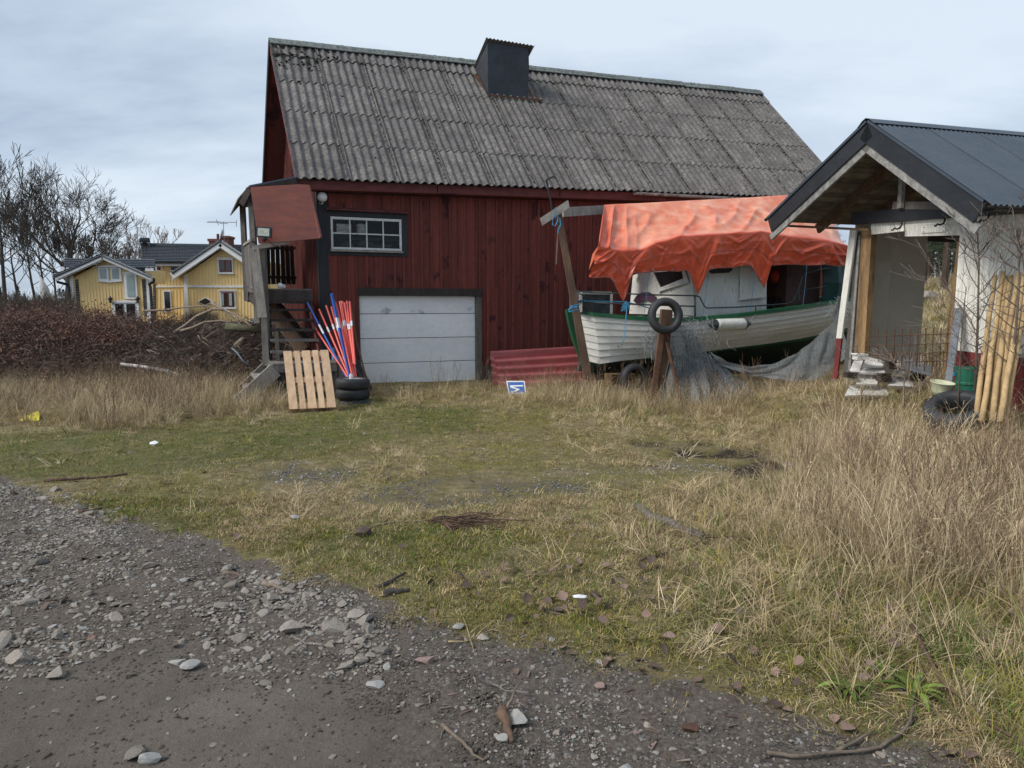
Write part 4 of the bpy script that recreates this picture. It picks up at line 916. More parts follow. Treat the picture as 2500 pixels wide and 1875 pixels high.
# things forward of the cabin, seen under the tarpaulin
mb = MB(); mb.box(bp(s_f+1.15, -.1, 2.0), (.9, 1.3, 1.3), Matrix.Rotation(R(21), 3, 'Z')); part('wheelhouse', mb, mt['dull'], boat, 'brown forward bulkhead')
mb = MB(); c = bplane(1905, 676, .2); mb.lathe(c, UP, [(.2*math.sin(math.pi*i/10)+1e-4, -.2*math.cos(math.pi*i/10)) for i in range(11)], 16); solo('buoy', mb, mt['orangeb'], 'orange round buoy hanging under the tarpaulin in front of the cabin', 'buoy', smooth=True)
mb = MB(); mb.beam(bplane(1872, 748, .3), bplane(1912, 696, .1), .06, .04); mb.beam(bplane(1885, 752, .5), bplane(1922, 704, .2), .05, .04); part('strut', mb, mt['blackp'], boat)
mb = MB(); P = [[bplane(x, y, o)+Vector((0, 0, 0))+BN*random.uniform(-.03,.03) for x, y, o in row] for row in (((2008, 640, .7), (2045, 640, .8), (2085, 636, .8)), ((2010, 690, .74), (2048, 690, .84), (2085, 690, .8)), ((2006, 744, .74), (2046, 740, .84), (2085, 730, .8)))]
mb.grid(P); mb.grid([[q-BN*.02 for q in r] for r in P][::-1]); solo('green_tarpaulin', mb, mt['teal'], 'dark teal tarpaulin hanging over the bow rail', 'tarpaulin')
# fender
fa = bplane(1747, 793, 1.17+.10); fb = bplane(1817, 791, 1.17+.10); fd = (fb-fa); L_ = fd.length; fn = thing('boat_fender', 'white cylindrical fender with black ends hanging along the hull', 'fender', fa.lerp(fb, .5)-UP*.12)
mb = MB(); mb.lathe(fa, fd, [(.02, -.0), (.105, .0), (.112, .05), (.112, L_-.05), (.10, L_), (.02, L_)], 18); part('body', mb, mt['fender'], fn, smooth=True)
for q, d_ in ((fa, -fd), (fb, fd)):
    mb = MB(); mb.lathe(q, d_, [(.108, -.01), (.095, .03), (.05, .09), (.035, .12), (.03, .14), (0, .145)], 14); part('end_cap', mb, mt['blackp'], fn, smooth=True)
    mb = MB(); tp_ = q+d_.normalized()*.12; mb.tube([tp_, tp_+UP*.08+d_.normalized()*.03, bplane(1845 if q is fb else 1722, 768, 1.17)], .006, 5); part('lanyard', mb, mt['fibre'], fn)
# trailer under the boat
tr = thing('boat_trailer', 'low boat trailer half hidden in grass under the hull', 'trailer', BS+BA*2.5)
mb = MB(); mb.beam(BS+BA*.4+UP*.28, BS+BA*6+UP*.28, .1, .1); mb.beam(BS+BA*2.2+BN*.95+UP*.30, BS+BA*2.2-BN*.95+UP*.30, .1, .1); part('chassis', mb, mt['rust'], tr)
for px, py in ((1548, 945),):
    c = W(px, 935, 13.0); c.z = .30; part('wheel', tyre(tr, c, BN, .30, .18, .18), mt['rubber'], tr, smooth=True)
c2_ = c-BN*1.9; part('wheel', tyre(tr, c2_, BN, .30, .18, .18), mt['rubber'], tr, smooth=True)
mb = MB(); mb.box(BS+BA*.8+BN*.35+UP*.28, (.5, .3, .2), Matrix.Rotation(R(21), 3, 'Z')); part('timber_chock', mb, mt['jamb'], tr)
mb = MB(); mb.box(BS+BA*4.6+BN*.2+UP*.17, (.4, .5, .33), Matrix.Rotation(R(15), 3, 'Z')); part('timber_chock', mb, mt['jamb'], tr)
# ---------------------------------------------------------------- tarpaulin
def tl(u, col): return np.interp(u, TU, col)
TU = [0, .07, .13, .18, .24, .32, .45, .62, .78, .88, 1.0]
Rp = [(1475,500),(1505,498),(1532,497),(1560,496),(1600,494),(1650,491),(1730,487),(1830,482),(1915,476),(1985,486),(2030,535)]
Fp = [(1460,598),(1492,605),(1530,615),(1562,612),(1600,592),(1655,578),(1740,572),(1857,566),(1940,577),(2023,590),(2074,604)]
Hp = [(1446,676),(1478,677),(1520,680),(1552,668),(1590,662),(1645,661),(1728,658),(1830,648),(1905,646),(2000,646),(2069,648)]
NU, NV1, NV2 = 260, 34, 40
def pu(u, P): return tl(u, [p[0] for p in P]), tl(u, [p[1] for p in P])
def dip(px):
    d_ = 0
    for a, c, b, h in ((1494, 1526, 1549, 57), (1684, 1711, 1732, 61), (1838, 1872, 1888, 58)):
        if a < px < c: d_ = max(d_, h*((px-a)/(c-a))**1.1)
        elif c <= px < b: d_ = max(d_, h*((b-px)/(b-c))**1.0)
    return d_
P = []; fade = []
def rid(x, y, z, p=1.0): return (1-min(1, abs(mnoise.noise(Vector((x, y, z))))*2.6))**p
def wr(u, v):
    a = rid(u*10+v*1.1, v*1.4, 3.3, 2); b = rid(u*6-v*2.2, v*1.7+5, 1.3, 2); c = mnoise.noise(Vector((u*34, v*9, 9)))
    return .10*a+.09*b+.02*c-.05
PEAKS = (.10, .215, .335, .47, .625, .76, .90)
def skirt(u, q):
    best = min(PEAKS, key=lambda k: abs(k-u)); ang = math.atan2((u-best)*3.2, q+.06); w = rid(ang*2.3+best*50, q*.6, 2.2, 1.8)*.62+rid(ang*5+best*90, q*1.2, 7.2, 1.6)*.20+rid(u*9, q*2, 5.1, 2)*.22
    cell = abs(u-best)/.075; return (.16*w-.07)*min(1, .35+q*1.3)-.05*min(cell, 1)*math.sin(min(q*2, 1)*math.pi/2)
rows_v = [i/NV1 for i in range(NV1+1)]+[1+(i+1)/NV2 for i in range(NV2)]
for v in rows_v:
    row = []
    for i in range(NU+1):
        u = i/NU; rx, ry = pu(u, Rp); fx, fy = pu(u, Fp); hx, hy = pu(u, Hp); hy = hy+dip(hx)+1.2*math.sin(u*60)
        r3 = bplane(rx, ry, 0.0); f3 = bplane(fx, fy, 1.12); h3 = bplane(hx, hy, 1.16)
        drape = max(0, 1-u/.2)
        if v <= 1:
            p = r3.lerp(f3, v); w = wr(u*.9, v); n_ = Vector((BN.x*.5, BN.y*.5, .8))
            p = p+n_*((-.05*math.sin(math.pi*v))+(w*.55+drape*.16*(rid(u*17, v*.35, 8.8, 1.3)-.4))*min(v*3, 1)*(1-v**8*.6))
            fd_ = 1 if v < .93 else max(0, (1-v)/.07)
            fd_ *= (1-.75*drape) if v < .9 else 1-.9*drape
            fd_ *= .80+.5*mnoise.noise(Vector((u*7, v*2.5, 4)))
        else:
            q = v-1; p = f3.lerp(h3, q); w = skirt(u, q)+.25*wr(u*2.2, q*1.3+4)*q
            tri = .05*math.sin(q*math.pi)
            p = p+BN*(w*(.46+.45*drape)*min(1, q*4)-.05*q+tri*.4); fd_ = .12*(1-q)
        row.append(p); fade.append(min(max(fd_, 0), 1))
    P.append(row)
nfr = len(P); Pn = list(P)
for f in (.25, .5, .75, 1.0, 1.35, 1.7):   # far side of the sheet
    row = []
    for i in range(NU+1):
        r3 = Pn[0][i]; f3 = Pn[NV1][i]; h3 = Pn[-1][i]
        m_f = f3-BN*2.24; m_h = h3-BN*2.3; m_h = Vector((m_h.x, m_h.y, max(m_h.z, 2.2)))
        q_ = r3.lerp(m_f, f) if f <= 1 else m_f.lerp(m_h, f-1); k_ = min(1, i/NU/.22); row.append(r3.lerp(q_, max(k_*k_, .02))); fade.insert(0, .5)
    P.insert(0, row)
mb = MB(); mb.grid(P)
tp = solo('orange_tarpaulin', mb, mt['tarp'], 'big orange tarpaulin, bleached on top, tented over the boat', 'tarpaulin', smooth=True)
at = tp.data.attributes.new('fade', 'FLOAT', 'POINT'); at.data.foreach_set("value", fade[:len(mb.v)])
# seam stitching and hem cord on the tarp
mb = MB(); base = 6+NV1
for rr, r_ in ((base+int(NV2*.52), .0045), (base+NV2, .008)):
    row = [q+BN*.012 for q in P[rr]]; mb.tube(row[::2], r_, 4, caps=False)
part_t = solo('x', mb, M('tarp_hem', (.30,.10,.07), (.2,.07,.05), bump=0), None, None); part_t.name = 'hem'; part_t.parent = tp; part_t.location = part_t.location-tp.location
for k_, i in enumerate(range(8, NU, 19)):
    q = P[base+NV2-1][i]+BN*.015+UP*.02; mb = MB(); mb.tube([q+A2*(math.cos(a)*.017)+UP*(math.sin(a)*.017) for a in [j*math.pi/5 for j in range(11)]], .005, 4); e_ = part('eyelet', mb, mt['steel'], tp)
for i in (60, 118, 170, 222):
    q = P[base+NV2-1][i]; s_ = (q-BS).dot(BA); e_ = BS+BA*s_+BN*1.03; e_.z = 1.55; mb = MB(); mb.tube([q+BN*.02, q.lerp(e_, .5)+BA*.02, e_], .005, 4); solo('tie_cord', mb, mt['bluerope'], {60:'thin cord tying the tarpaulin to the rail near the aft window', 118:'thin cord tying the tarpaulin down beside the cabin', 170:'thin cord tying the tarpaulin down in front of the cabin', 222:'thin cord tying the tarpaulin to the bow rail'}[i], 'cord')
# ridge plank and leaning mast posts
tf = thing('tarp_frame', 'leaning brown timber mast with cross board carrying the tarpaulin ridge plank', 'frame', onG(W(1434, 925, 12.9)))
YT = 12.75
qbeam('ridge_plank', W(1374, 518, YT+.3), W(1490, 511, 13.9), .05, .17, mt['lightwood'], tf)
a = BS+BA*.7; qbeam('ridge_plank', bplane(1476, 506, 0)-UP*.06, bplane(1910, 484, 0)-UP*.08, .05, .14, mt['lightwood'], tf)
qbeam('mast', W(1436, 925, YT), W(1361, 510, YT), .15, .15, mt['brownwood'], tf, w2=.11, h2=.11)
mb = MB(); mb.prism([W(1318, 533, YT-.12), W(1387, 488, YT-.12), W(1391, 507, YT-.12), W(1324, 551, YT-.12)], (0,.035,0)); part('cross_board', mb, mt['lightwood'], tf)
qbeam('lath', W(1362, 560, YT+.1), W(1358, 645, YT+.1), .02, .01, mt['lightwood'], tf)
mb = MB(); mb.tube([W(1352, 545, YT+.1), W(1346, 500, YT+.08), W(1337, 452, YT+.05), W(1334, 440, YT), W(1340, 436, YT-.05), W(1351, 431, YT-.1), W(1356, 432, YT-.1), W(1356, 437, YT-.1)], .018, 6); part('iron_hook', mb, mt['blackp'], tf)
def rope(name, pts, r, m, label): mb = MB(); mb.tube(pts, r, 5); return solo(name, mb, m, label, 'rope')
YR = YT-.16
rope('blue_rope', [W(1356, 507, YR), W(1357, 520, YR), W(1350, 535, YR), W(1349, 549, YR), W(1355, 552, YR), W(1362, 540, YR), W(1360, 525, YR), W(1367, 535, YR), W(1369, 548, YR), W(1363, 562, YR), W(1362, 569, YR)], .012, mt['bluerope'], 'blue rope knotted round the top of the leaning mast')
rope('blue_rope', [W(1392, 750, YR-.02), W(1400, 746, YR), W(1414, 744, YR+.1), W(1424, 734, 13.0), W(1408, 733, 13.0), W(1430, 735, 13.0), W(1525, 737, 13.05), W(1560, 744, 13.1), W(1590, 754, 13.2)], .011, mt['bluerope'], 'blue rope stretched along the stern rail')
rope('blue_rope', [W(1528, 735, 12.7), W(1530, 760, 12.65), W(1527, 790, 12.6), W(1523, 825, 12.55), W(1521, 836, 12.55)], .009, mt['bluerope'], 'blue rope hanging down the white hull from the tarpaulin corner')
rope('blue_rope', [W(1388, 757, YR-.04), W(1396, 751, YR-.08), W(1408, 750, YR-.06), W(1412, 755, YR), W(1400, 759, YR-.06), W(1390, 761, YR-.04), W(1389, 755, YR)], .016, mt['bluerope'], 'pale blue rope coiled round the mast at gunwale height')
mb = MB()
for k in range(26): mb.tube([W(1529, 736, 12.7), W(1529+random.uniform(-9, 9), 742+random.uniform(0, 8), 12.68), W(1529+random.uniform(-14, 14), 752+random.uniform(-2, 8), 12.68)], .004, 3, caps=False)
solo('rope_tassel', mb, mt['bluerope'], 'frayed blue tassel of rope under the tarpaulin corner', 'rope')
# brown post with tyre
YQ = 12.15; bpst = thing('timber_post', 'rotting brown timber post standing in front of the hull', 'post', onG(W(1612, 935, YQ)))
mb = MB(); mb.beam(onG(W(1606, 935, YQ))-UP*.1, W(1627, 756, YQ+.05), .24, .18, w2=.19, h2=.15); part('trunk', mb, mt['brownwood'], bpst)
mb = MB(); mb.beam(onG(W(1594, 935, YQ-.12)), W(1618, 800, YQ-.08), .09, .05); mb.beam(onG(W(1665, 928, YQ-.25)), W(1628, 835, YQ-.12), .06, .05); part('plank', mb, mt['rust'], bpst)
tyc = W(1624, 771, YQ-.22); hung = thing('car_tyre', 'worn black tyre hung over the top of the brown timber post', 'tyre', tyc-UP*.3)
part('tyre', tyre(hung, tyc, Vector((.18, -1, .12)), .315, .17, .195), mt['rubber'], hung, smooth=True)
# grey netting
def cloth(name, label, top, bot, sag, nu=60, nv=26, amp=.06, seed=0, fr=7, mat='mesh'):
    P = []
    for j in range(nv+1):
        v = j/nv; row = []
        for i in range(nu+1):
            u = i/nu; x = u*(len(top)-1); k = min(int(x), len(top)-2); f = x-k
            a = top[k].lerp(top[k+1], f); b = bot[k].lerp(bot[k+1], f); p = a.lerp(b, v)
            w = abs(mnoise.noise(Vector((u*fr+v*.8, v*1.1, seed))))*2-.6
            p = p+BN*w*amp*2*(.3+v)-UP*sag*math.sin(math.pi*u)*v*(1-v)*2+UP*mnoise.noise(Vector((u*13, v*4, seed+5)))*.03
            row.append(p)
        P.append(row)
    mb = MB(); mb.grid(P); o = solo(name, mb, mt[mat], label, 'netting', smooth=True); mb = MB()
    for j in range(0, nv+1, 2): mb.tube(P[j], .0032, 3, caps=False)
    for i in range(0, nu+1, 2): mb.tube([r[i]+BN*.002 for r in P], .0032, 3, caps=False)
    part('net_cords', mb, mt['fibre'], o, stuff=True); return o
Yn = 12.45
cloth('grey_netting', 'torn grey plastic netting falling from the post down to the grass',
      [W(1640, 790, YQ+.1), W(1690, 800, 12.7), W(1725, 862, 12.7), W(1760, 885, 12.9)], [onG(W(1622, 940, 11.9)), onG(W(1700, 945, 11.9)), onG(W(1790, 935, 12.1)), onG(W(1860, 930, 12.3))], .1, amp=.10, seed=2, fr=9)
sw_t = [(1735, 858, 12.75), (1775, 884, 12.6), (1830, 896, 12.5), (1890, 888, 12.4), (1950, 860, 12.2), (2000, 820, 12.0), (2040, 780, 11.9), (2058, 732, 11.9)]
sw_b = [(1745, 880, 12.7), (1790, 905, 12.55), (1840, 918, 12.45), (1900, 925, 12.3), (1960, 932, 12.1), (2010, 925, 11.9), (2048, 895, 11.8), (2066, 860, 11.8)]
cloth('grey_netting', 'grey netting slung in a sagging curve under the bow', [W(*q) for q in sw_t], [W(*q) for q in sw_b], 0, nu=90, amp=.07, seed=7, fr=5)
mb = MB()
for k in range(330):
    u = random.random()
    if u < .55: x0, y0, Y = random.gauss(1690, 26), random.uniform(775, 850), 12.45
    elif u < .8: x0, y0, Y = random.gauss(1600, 14), random.uniform(800, 860), 12.35
    else: x0, y0, Y = random.gauss(2048, 10), random.uniform(722, 760), 11.95
    p = W(x0, y0, Y); pts = [p]
    for q in range(4): p = p+Vector((random.gauss(.01, .035), random.gauss(0, .02), -random.uniform(.01, .09))); pts.append(p)
    mb.tube(pts, .0035, 3, caps=False)
solo('frayed_strands', mb, mt['fibre'], 'frayed pale strands hanging off the torn grey netting', 'strands', kind='stuff')
# ---------------------------------------------------------------- shed on the right
SP0 = W(2062, 745, 10.58); SP0 = Vector((SP0.x, SP0.y, 0)); SDR = Vector((.27, -.963, 0)).normalized(); SN = Vector((-.963, -.27, 0)).normalized(); RD = -SN
def SWP(px, py, off=0.0): return PL(px, py, SP0+SN*off, SN)
def st(p): return (p-SP0).dot(SDR)
def sp(t, z, off=0.0): return SP0+SDR*t+SN*off+UP*z
shed = thing('white_shed', 'tumbledown white and red board shed with blue grey steel roof and open doorway', 'shed', SP0)
topz = lambda t: np.interp(t, [st(SWP(2129, 543)), st(SWP(2354, 527)), st(SWP(2500, 515))], [SWP(2129, 543).z, SWP(2354, 527).z, SWP(2500, 515).z])
redz = lambda t: np.interp(t, [st(SWP(2055, 825)), st(SWP(2334, 855)), st(SWP(2500, 873))], [SWP(2055, 825).z, SWP(2334, 855).z, SWP(2500, 873).z])
t = st(SWP(2337, 700)); tend = t+1.9
while t < tend:
    w = .088; a, b = t, t+w-.004
    mb = MB(); mb.prism([sp(a, redz(a)), sp(b, redz(b)), sp(b, topz(b)), sp(a, topz(a))], SN*.02); part('wall_board', mb, mt['shedw'], shed)
    mb = MB(); mb.prism([sp(a, -.2, -.004), sp(b, -.2, -.004), sp(b, redz(b)-.002, -.004), sp(a, redz(a)-.002, -.004)], SN*.03); part('wall_board', mb, mt['shedr'], shed, 'red lower board')
    t += w
def sq(name, pts, off, th, m, label=None, parent=None):
    mb = MB(); mb.prism([SWP(x, y, off) for x, y in pts], SN*th); return part(name, mb, m, parent or shed, label)
# boards over the doorway
for i in range(7):
    x0 = 2129+i*11.7; x1 = x0+11; dxy = lambda x: (x-2129)/83
    sq('wall_board', [(x0, 573-9*dxy(x0)), (x1, 573-9*dxy(x1)), (x1, 544-6*dxy(x1)), (x0, 544-6*dxy(x0))], 0, .02, mt['shedw'])
for i in range(3):
    ya, yb = 538+i*13.2, 551+i*13.2
    sq('wall_board', [(2212, yb), (2351, yb-3.4+i*.2), (2351, ya-8+i*2), (2212, ya)], .005, .02, mt['shedw'])
sq('cover_plate', [(2250, 569), (2309, 566), (2309, 549), (2251, 552)], .03, .01, mt['shedw'])
for x, y in ((2255, 555.5), (2304, 553), (2255, 566), (2304, 563.5)):
    sq('screw', [(x-1, y+1), (x+1, y+1), (x+1, y-1), (x-1, y-1)], .042, .004, mt['blackp'])
vent = sq('wall_vent', [(2474, 587), (2497, 588), (2498, 556), (2475, 557)], .022, .02, mt['white'])
for i in range(6): sq('vent_slot', [(2476, 565+i*4), (2494, 564+i*4), (2494, 562.5+i*4), (2476, 563.5+i*4)], .044, .003, mt['blackp'], parent=vent)
# corner post and door timbers
sq('corner_post', [(2045, 826), (2058, 826), (2094, 560), (2079, 560)], .01, .03, mt['shedw'], 'white painted corner post')
sq('corner_post', [(2036, 925), (2047, 925), (2058, 827), (2045, 827)], .012, .028, mt['shedr'], 'red painted foot of the corner post')
mb = MB(); mb.prism([SWP(2058, 915, -.03), SWP(2089, 905, -.03), SWP(2106, 565, -.03), SWP(2094, 565, -.03)], -SN*.05); part('weathered_plank', mb, mt['greywood'], shed)
mb = MB(); mb.prism([SWP(2070, 905, .0), SWP(2076, 905, .0), SWP(2101, 575, .0), SWP(2096, 575, .0)], -SN*.02); part('weathered_plank', mb, mt['barge'], shed)
mb = MB(); mb.prism([SWP(2086, 868, .02), SWP(2110, 868, .02), SWP(2128, 562, .02), SWP(2104, 562, .02)], -SN*.10); part('door_jamb', mb, mt['jamb'], shed, 'stained brown left door jamb')
mb = MB(); mb.prism([SWP(2300, 905, -.10), SWP(2318, 905, -.10), SWP(2346, 590, -.10), SWP(2337, 590, -.10)], -SN*.05); part('door_jamb', mb, mt['jamb'], shed, 'stained brown right door jamb')
mb = MB(); mb.prism([SWP(2317, 900, -.02), SWP(2326, 900, -.02), SWP(2349, 575, -.02), SWP(2343, 575, -.02)], -SN*.04); part('door_jamb', mb, mt['darkwood'], shed)
# interior wall boards on the left long wall and rear
def lw_(s, z, o=0.0): return SP0+RD*s+SDR*(.06+o)+UP*z
for i in range(2):
    s0_, s1_ = (0.06, .75) if i == 0 else (.753, 1.42)
    zt2 = W(2200, 640, 10.8).z
    mb = MB(); mb.prism([lw_(s0_, -.2), lw_(s1_, -.2), lw_(s1_, zt2-.0005), lw_(s0_, zt2-.0005)], SDR*.012); part('wallboard', mb, mt['board'], shed)
    mb = MB(); mb.prism([lw_(s0_, zt2), lw_(s1_, zt2), lw_(s1_, 3.0), lw_(s0_, 3.0)], SDR*.015); part('wallboard', mb, mt['board'], shed)
hz = W(2295, 592, 11.05).z
mb = MB(); mb.prism([lw_(1.42, hz), lw_(3.2, hz), lw_(3.2, 3.0), lw_(1.42, 3.0)], SDR*.05); mb.prism([lw_(3.2, -.2), lw_(6.5, -.2), lw_(6.5, 3), lw_(3.2, 3)], SDR*.03)
part('long_wall', mb, mt['darkwood'], shed)
q1 = SP0+RD*6.5+SDR*5.2; mb = MB(); q2 = SP0+SDR*5.2; mb.prism([q2, q1, q1+UP*2.8, q2+UP*2.8], SDR*.04); part('right_wall', mb, mt['board'], shed)
# roof
go_ = .8; AX = SWP(2125, 301, go_); LX = SWP(1882, 536, go_); RX = SWP(2408, 497, go_)
RLEN = 7.6
for nm, Xe, sg_ in (('left', LX, 1), ('right', RX, -1)):
    S_ = (Xe-AX); Ls = S_.length; S_ = S_.normalized(); nn = RD.cross(S_).normalized()
    if nn.z < 0: nn = -nn
    xd_ = RD if True else RD
    me_ = sheet_mesh(.85, Ls+.09, 11, .014, .003, 'roof_sheet', nseg=6); me_.materials[0] = mt['shedroof']
    for i in range(9):
        o = AX+RD*(-.06+i*.836)+nn*(.035+.0006*(i % 2)); inst('roof_sheet', me_, shed, frame(o, RD, S_, nn))
    nb_ = int(Ls/.115)
    for i in range(nb_):
        a = AX+S_*(Ls*i/nb_)-nn*.02+RD*.05; b = AX+S_*(Ls*(i+1)/nb_-.006)-nn*.02+RD*.05
        mb = MB(); mb.prism([a, b, b+RD*(RLEN-.2), a+RD*(RLEN-.2)], -nn*(.022+random.uniform(0,.004))); part('roof_board', mb, mt['sheath'], shed)
    for k in range(8):
        a = AX+RD*(.02+.8*k+.05)-nn*.12; b = Xe+RD*(.02+.8*k+.05)-nn*.12+S_*(.04 if k else -.05)
        if k: mb = MB(); mb.beam(a, b, .055, .15, up=nn); part('rafter', mb, mt['brownwood'], shed)
    mb = MB(); mb.beam(AX-nn*.095-RD*.03, Xe-nn*.095-RD*.03+S_*.02, .025, .235, up=nn); part('barge_fascia', mb, mt['blackmetal'], shed)
    mb = MB(); mb.beam(AX-nn*.262-RD*.0, Xe-nn*.262+S_*.10-RD*.0, .035, .10, up=nn); part('barge_board', mb, mt['barge'], shed)
    mb = MB(); mb.beam(AX-UP*.0-RD*.055+nn*.025, Xe-RD*.055+nn*.025, .02, .03, up=nn); part('edge_flashing', mb, mt['shedroof'], shed)
    if nm == 'right':
        mb = MB(); mb.beam(Xe-nn*.07+RD*.1, Xe-nn*.07+RD*RLEN, .12, .02); part('eave_board', mb, mt['darkwood'], shed)
mb = MB(); P = []
for q in (AX-RD*.08, AX+RD*RLEN): P.append([q+SDR*u+UP*h for u, h in ((-.14, -.03), (-.06, .035), (0, .06), (.06, .035), (.14, -.03))])
mb.grid(P); part('ridge_cap', mb, mt['shedroof'], shed)
def sbeam(name, p0, p1, off, w, h, m): mb = MB(); mb.beam(SWP(*p0, off), SWP(*p1, off), w, h); return part(name, mb, m, shed)
sbeam('top_plate', (2084, 534), (2640, 492), .03, .10, .17, mt['blackmetal'])
sbeam('red_strip', (2084, 546), (2640, 505), .055, .03, .035, mt['redtrim'])
sbeam('truss_post', (2198, 508), (2206, 392), .12, .05, .09, mt['barge']); sbeam('truss_post', (2283, 497), (2290, 441), .12, .05, .07, mt['barge'])
sbeam('tie_beam', (2183, 502), (2405, 502), .06, .06, .10, mt['greywood'])
mb = MB(); mb.beam(SWP(1893, 550, .5), SWP(2122, 561, .12), .03, .035); part('lath', mb, mt['brownwood'], shed)
for px, py in ((2200, 537), (2305, 527), (2412, 517)):
    mb = MB(); q = lambda x, y, o: SWP(x, y, o); c = [(0,0,.06),(2,10,.08),(-2,19,.14),(-10,22,.2),(-17,20,.22),(-20,25,.24),(-24,24,.25)]
    pts_ = [q(px+a, py+b, o) for a, b, o in c]; mb.tube(pts_, .013, 5); part('gutter_hook', mb, mt['blackp'], shed)
# things at the shed
def crs(name, pts, m, label, cat, group=None, th=.02, vec=None):
    mb = MB(); mb.prism(pts, vec or Vector((0, th, 0))); return solo(name, mb, m, label, cat, group)
ptop = [(2430,672),(2448,664),(2457,676),(2468,674),(2485,666),(2499,669),(2512,680)]; pbot = [(2391,956),(2406,968),(2417,960),(2430,966),(2441,956),(2452,968),(2462,972)]
pl_ = ['leftmost of the peeled round poles leaning on the shed','tallest peeled round pole, second from the left by the shed','peeled pole squeezed behind the second and fourth ones','fourth peeled pole from the left leaning on the shed','fifth peeled pole, tall, behind the sapling stem','sixth peeled pole near the right edge of the photo','last peeled pole cut by the right edge of the photo']
for i, (a, b) in enumerate(zip(ptop, pbot)):
    A_ = SWP(*a, .12); Bq = SWP(*b, .75+.1*(i % 2)); Bq = Bq+(Bq-A_).normalized()*.30; mb = MB(); n_ = 7; mb.tube([Bq.lerp(A_, k/n_)+Vector((random.uniform(-.008,.008), 0, 0)) for k in range(n_+1)], [.031-.007*k/n_ for k in range(n_+1)], 12)
    solo('timber_pole', mb, mt['pole'], pl_[i], 'pole', 'peeled round poles leaning on the shed wall', smooth=True)
mb = MB(); mb.beam(SWP(2316, 938, .42), SWP(2340, 752, .10), .10, .02, up=SN); gpst = solo('steel_post', mb, mt['galv'], 'galvanised grey steel post leaning beside the shed doorway', 'post')
mb = MB(); c = SWP(2339, 756, .14); mb.tube([c+Vector((math.cos(a)*.02, 0, math.sin(a)*.02)) for a in [i*math.pi/6 for i in range(13)]], .006, 5); solo('steel_ring', mb, mt['steel'], 'small steel ring at the top of the grey steel post', 'ring')
c = SWP(2362, 960, .30); c.z = W(2362, 976, c.y).z; mb = MB(); mb.lathe(c, UP, [(0,0),(.12,0),(.13,.02),(.135,.18),(.145,.19),(.145,.21),(.137,.22),(.145,.36),(.15,.37),(.15,.39),(.13,.39),(.12,.1),(0,.1)], 20); solo('green_barrel', mb, mt['greenp'], 'green plastic barrel in front of the red shed boards', 'barrel', smooth=False)
mb = MB(); mb.box(SWP(2330, 913, .45), (.022,.02,.04)); solo('blue_clip', mb, mt['bluerope'], 'tiny blue plastic clip beside the green barrel', 'clip')
c = SWP(2296, 952, .70); c.z = W(2296, 965, c.y).z; mb = MB(); mb.lathe(c, Vector((.05,-.15,1)), [(0,0),(.085,0),(.105,.06),(.125,.15),(.132,.155),(.132,.163),(.118,.16),(.09,.05),(0,.03)], 22); solo('plastic_tub', mb, mt['cream'], 'pale cream plastic tub beside the broken pallets', 'tub', smooth=True)
# rebar mesh across the doorway
rbm = thing('rebar_mesh', 'rusty reinforcing mesh standing across the shed doorway', 'mesh', SWP(2200, 900, .1))
for i, x in enumerate((2124, 2145, 2165, 2185, 2204, 2223, 2242, 2261, 2279, 2298, 2315)):
    mb = MB(); mb.tube([SWP(x-4, 905, .12), SWP(x, 805-(x-2124)*.03, .12)], .007, 5); part('vertical_bar', mb, mt['rust'], rbm)
for y0, y1 in ((822, 815), (845, 838), (868, 860), (888, 880)):
    mb = MB(); mb.tube([SWP(2114, y0, .135), SWP(2325, y1, .135)], .007, 5); part('horizontal_bar', mb, mt['rust'], rbm)
mb = MB()
for i in range(26):
    x = 2112+i*8.3; mb.tube([SWP(x, 895, .15), SWP(x+random.uniform(-1,1), 862+random.uniform(-4,8), .16)], .005, 4)
part('spike', mb, mt['rust'], rbm, stuff=True)
# broken white boards on the ground
def gbox(name, label, pxs, Y, th, m, grp): 
    mb = MB(); pts = [W(x, y, Y_) for (x, y), Y_ in zip(pxs, Y)]; n_ = (pts[1]-pts[0]).cross(pts[2]-pts[0]).normalized(); n_ = n_ if n_.z > 0 else -n_
    mb.prism(pts, -n_*th); return solo(name, mb, m, label, 'board', grp)
G_ = 'broken white boards heaped in front of the shed doorway'
Yb_ = 9.55
lab_ = ['white board end at the left of the broken heap','slanting white board at the top left of the heap','white board at the middle left of the heap','top right white board of the broken heap','middle right white board of the heap','lower left white board of the broken heap','lower right white board of the heap','bottom left board of the heap, half in the grass','bottom middle board of the heap, half in the grass','narrow upright white board left in the heap','white board slanting on the right side of the heap']
sh_ = [([(2078,908),(2098,908),(2107,880),(2085,880)],), ([(2105,894),(2165,892),(2163,882),(2117,870)],), ([(2098,909),(2160,910),(2163,895),(2104,893)],), ([(2187,893),(2247,898),(2247,890),(2190,880)],), ([(2180,910),(2243,913),(2246,898),(2187,895)],),
 ([(2090,938),(2142,938),(2144,918),(2095,916)],), ([(2168,941),(2230,944),(2228,922),(2178,918)],), ([(2062,966),(2100,964),(2103,943),(2075,940)],), ([(2104,964),(2170,966),(2165,945),(2112,943)],), ([(2074,905),(2092,905),(2098,884),(2084,882)],), ([(2244,916),(2264,918),(2274,897),(2256,893)],)]
for i, (px_,) in enumerate(sh_):
    yy_ = [Yb_-.25*(px_[0][1]-880)/80]*2+[Yb_+.22-.25*(px_[0][1]-880)/80]*2
    gbox('white_board', lab_[i], px_, yy_, .03, mt['brokenw'], G_)
G2 = 'rotten blocks under the broken white boards'
